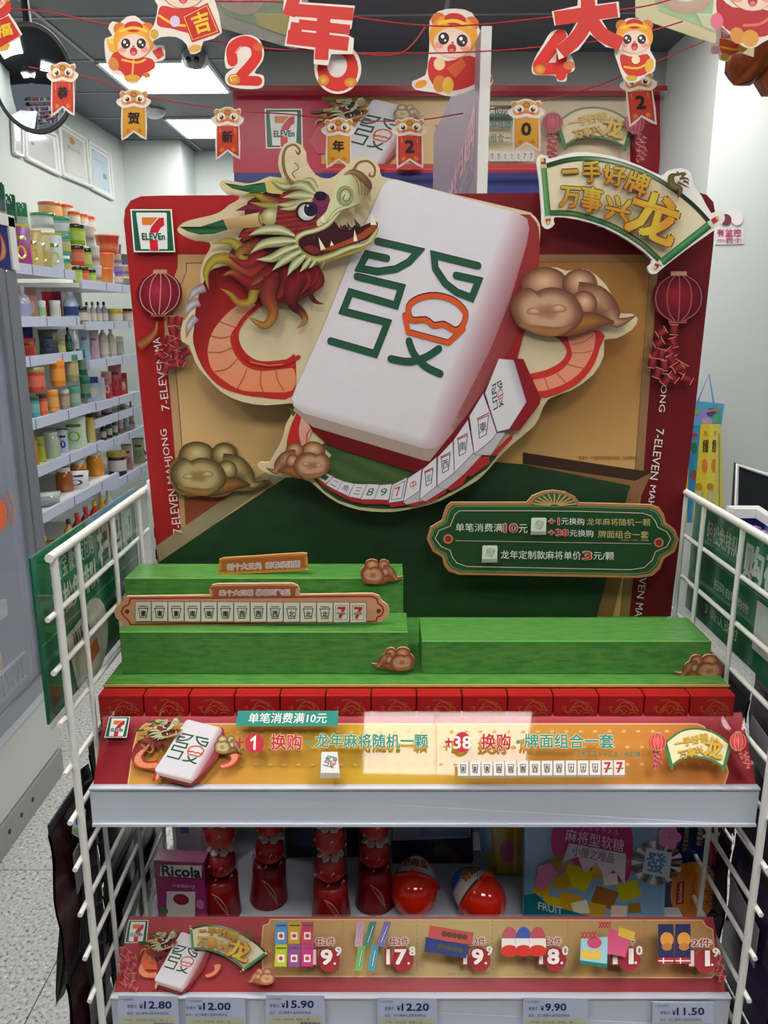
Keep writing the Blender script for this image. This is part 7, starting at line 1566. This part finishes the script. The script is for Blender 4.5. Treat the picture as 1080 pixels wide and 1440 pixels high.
# far unit, lower shelves
for s_, items in ((1, (('tub', 116, 16, 24, (120, 120, 90), (30, 30, 30), 'small dark-lidded pot'), ('bottle', 124, 9, 30, (170, 180, 176), (60, 60, 60), 'slim clear bottle'), ('bottle', 132, 9, 30, (170, 180, 190), (90, 90, 96), 'slim silver bottle'), ('bottle', 140, 9, 30, (150, 160, 170), (60, 60, 90), 'slim grey bottle'), ('bottle', 148, 10, 30, (150, 150, 176), (40, 40, 70), 'slim violet bottle'), ('tub', 163, 20, 20, (214, 190, 60), (226, 200, 50), 'yellow round tub'), ('tub', 180, 14, 20, (226, 140, 80), (40, 40, 40), 'orange tub'))),
                  (2, (('pouch', 121, 14, 44, (150, 180, 210), (170, 200, 220), 'pale blue hanging pack'), ('pouch', 134, 14, 40, (200, 170, 190), (220, 190, 196), 'pale pink hanging pack'), ('bottle', 147, 14, 48, (190, 190, 190), (150, 150, 150), 'tall clear bottle'), ('bottle', 158, 12, 44, (200, 200, 170), (180, 190, 190), 'tall pale bottle'), ('box', 170, 10, 28, (190, 196, 190), (214, 220, 214), 'pale narrow carton'))),
                  (3, (('box', 132, 16, 36, (170, 190, 214), (50, 70, 150), 'white and blue carton'), ('box', 143, 12, 32, (196, 206, 214), (220, 224, 226), 'white carton'), ('pouch', 152, 14, 36, (190, 60, 70), (206, 190, 190), 'red and white pack'), ('pouch', 164, 18, 44, (180, 40, 60), (200, 90, 90), 'crimson pack'), ('box', 174, 12, 30, (190, 90, 50), (170, 50, 50), 'orange-red carton'))),
                  (4, (('tub', 150, 16, 18, (90, 40, 120), (110, 50, 140), 'purple tub'), ('tub', 139, 8, 16, (206, 150, 110), (214, 180, 150), 'small tan pot'), ('bottle', 172, 8, 26, (150, 160, 160), (60, 60, 60), 'slim clear bottle'))),
                  (5, (('bottle', 146, 8, 26, (60, 60, 60), (40, 40, 44), 'black bottle'), ('bottle', 154, 9, 28, (60, 60, 66), (90, 90, 96), 'dark bottle'), ('bottle', 162, 8, 30, (50, 120, 70), (40, 130, 70), 'green bottle'), ('bottle', 170, 7, 44, (190, 120, 100), (200, 150, 140), 'slim pink brush tube'), ('bottle', 178, 7, 44, (170, 190, 196), (200, 206, 206), 'slim silver brush tube'), ('bottle', 186, 7, 40, (150, 110, 130), (190, 150, 150), 'slim mauve brush tube'), ('box', 182, 16, 10, (206, 196, 196), (190, 60, 80), 'small red-lettered box'))),
                  (6, (('tub', 166, 26, 34, (50, 30, 90), (190, 170, 50), 'deep purple tub with yellow top'), ('pouch', 180, 14, 34, (190, 130, 120), (150, 100, 100), 'pinkish pack'), ('pouch', 196, 16, 34, (150, 160, 120), (110, 130, 100), 'olive pack'), ('bottle', 202, 10, 20, (60, 100, 190), (60, 100, 200), 'blue bottle')))):
    for it in items: g(it[0], s_, it[1], it[2], it[3], it[4], it[5], it[6], u=1)
# low pack seen at the poster top: green bag and yellow-red packs on the floor stack
# ---------------------------------------------------------------- upright freezer cabinet at the left edge
XF_ = -1.045
fz = empty('upright_freezer', (-1.4, 1.5, 0), 'tall glass-fronted freezer cabinet with metal door posts at the left picture edge', 'freezer')
FW = mat('freezer_white', (206, 210, 206), 0.35, noise=0.03, nscale=6); FS = mat('brushed_steel', (160, 164, 172), 0.28, metal=0.75, noise=0.1, nscale=14, stretch=(8, 8, 0.6))
MB().box(XF_ - 0.7, XF_ - 0.012, 0.5, 2.32, 0.09, 0.315).build('lower_panel', FW, fz, bevel=0.006)
MB().box(XF_ - 0.69, XF_ - 0.006, 0.5, 2.30, 0.0, 0.088).build('kick_plate', mat('kick_grey', (150, 154, 150), 0.4), fz)
vh = MB()
for k in range(14): vh.lathe([(0.007, 0), (0.007, 0.002)], 10, (24, 24, 26), Matrix.Translation((XF_ - 0.0062, 1.1 + 0.075 * k, 0.05)) @ Matrix.Rotation(math.pi / 2, 4, 'Y'))
vh.build('vent_holes', PR(), fz)
MB().box(XF_ - 0.70, XF_ + 0.004, 0.5, 2.325, 0.316, 0.345).build('sill', mat('pale_sill', (196, 204, 214), 0.3), fz, bevel=0.003)
MB().box(XF_ - 0.03, XF_ + 0.008, 0.5, 2.25, 0.345, 0.40).build('door_rail', FS, fz, bevel=0.003)
MB().box(XF_ - 0.065, XF_ + 0.004, 2.262, 2.328, 0.345, EYE + 0.13).build('corner_post', FS, fz, bevel=0.006)
MB().box(XF_ - 0.02, XF_ + 0.012, 2.20, 2.235, 0.40, EYE + 0.13).build('door_edge', FS, fz, bevel=0.004)
MB().box(XF_ - 0.7, XF_ - 0.68, 0.5, 2.33, 0.345, EYE + 0.13).build('cabinet_back', FW, fz)
MB().box(XF_ - 0.70, XF_ - 0.066, 2.31, 2.33, 0.345, EYE + 0.13, (60, 60, 66)).build('cabinet_side', mat('dark_side', (60, 62, 70), 0.4), fz)
MB().box(XF_ - 0.70, XF_ + 0.004, 0.5, 2.33, EYE + 0.13, EYE + 0.27, (22, 30, 110)).build('header_box', mat('header_blue', (24, 32, 112), 0.35), fz)
MB().box(XF_ - 0.01, XF_ + 0.010, 2.295, 2.333, EYE + 0.13, EYE + 0.27).box(XF_ - 0.7, XF_ + 0.010, 0.5, 2.334, EYE + 0.245, EYE + 0.275).build('header_trim', PP(), fz)
a = Art(lambda x, y: Vector((XF_ + 0.0045, x, y)), (1, 0, 0), fz, PG()); a.part('orange_flame'); a.lock([(2.23, EYE + .15), (2.26, EYE + .18), (2.25, EYE + .22)], [.004, .03, .004], (226, 130, 90)); a.end()
MB().box(XF_ - 0.006, XF_, 0.6, 2.215, 0.40, EYE + 0.13, (200, 215, 235)).build('door_glass', mat('door_glass', (205, 215, 235), 0.06, alpha=0.28, spec=0.9), fz)
for k, z in enumerate((0.62, 0.86, 1.08, 1.30)):
    s_ = MB().box(XF_ - 0.6, XF_ - 0.09, 0.6, 2.2, z - 0.012, z, (200, 206, 216)).build('wire_shelf', PP(), fz); MB().box(XF_ - 0.09, XF_ - 0.075, 0.6, 2.2, z - 0.03, z + 0.02, (190, 200, 220)).build('shelf_edge', PP(), s_)
cc = [(190, 200, 214), (120, 130, 180), (206, 120, 60), (150, 160, 190), (196, 150, 150), (110, 150, 170)]
for k, z in enumerate((0.62, 0.86, 1.08, 1.30)):
    for j in range(5):
        y = 1.45 + j * 0.16
        e = empty('frozen_pack', (XF_ - 0.17, y, z + .0005), '%s frozen pack, %s on the %s freezer shelf' % (('white', 'slate blue', 'orange', 'grey', 'pink', 'light blue')[(j + k) % 6], ('nearest', 'second', 'third', 'fourth', 'furthest')[j], ('lowest', 'second', 'third', 'top')[k]), 'food pack', 'frozen packs in the glass freezer')
        MB().box(XF_ - 0.23, XF_ - 0.12, y - 0.06, y + 0.06, z + 0.0005, z + 0.15, cc[(j + k) % 6]).build('carton', PK(), e, bevel=0.004)
for j in range(8):
    y = 1.35 + 0.1 * j; c = [(214, 120, 60), (60, 90, 170), (210, 90, 110), (80, 150, 180), (220, 220, 226), (170, 50, 60), (120, 90, 160), (230, 170, 60)][j]
    e = empty('ice_cream_pack', (XF_ - 0.12, y, 0.42), '%s ice cream pack in the bottom freezer basket' % ('orange', 'dark blue', 'pink', 'teal', 'white', 'red', 'violet', 'yellow')[j], 'food pack', 'ice cream packs in the freezer basket')
    MB().box(XF_ - 0.18, XF_ - 0.05, y - 0.04, y + 0.04, 0.42, 0.50 + 0.02 * (j % 3), c).build('wrapper', PK(), e, bevel=0.006)
b = MB()
for k in range(40): b.box(XF_ - 0.042, XF_ - 0.038, 1.0 + 0.03 * k, 1.004 + 0.03 * k, 0.40, 0.47, (40, 44, 54))
b.box(XF_ - 0.044, XF_ - 0.036, 0.98, 2.2, 0.468, 0.474, (190, 196, 206)); b.build('basket_grille', PR(), fz)
# orange round sticker and a wall-hung key ring on the post
a = Art(lambda x, y: Vector((XF_ + 0.0006, x, y)), (1, 0, 0), fz, PR()); a.part('orange_sticker'); a.ell(2.06, EYE - .52, .05, .045, (226, 110, 50)); a.line([(2.11, EYE - .56), (2.125, EYE - .52), (2.11, EYE - .48)], .006, (226, 110, 50), sm=3); a.line([(2.13, EYE - .57), (2.15, EYE - .52), (2.13, EYE - .47)], .006, (226, 110, 50), sm=3); a.end()
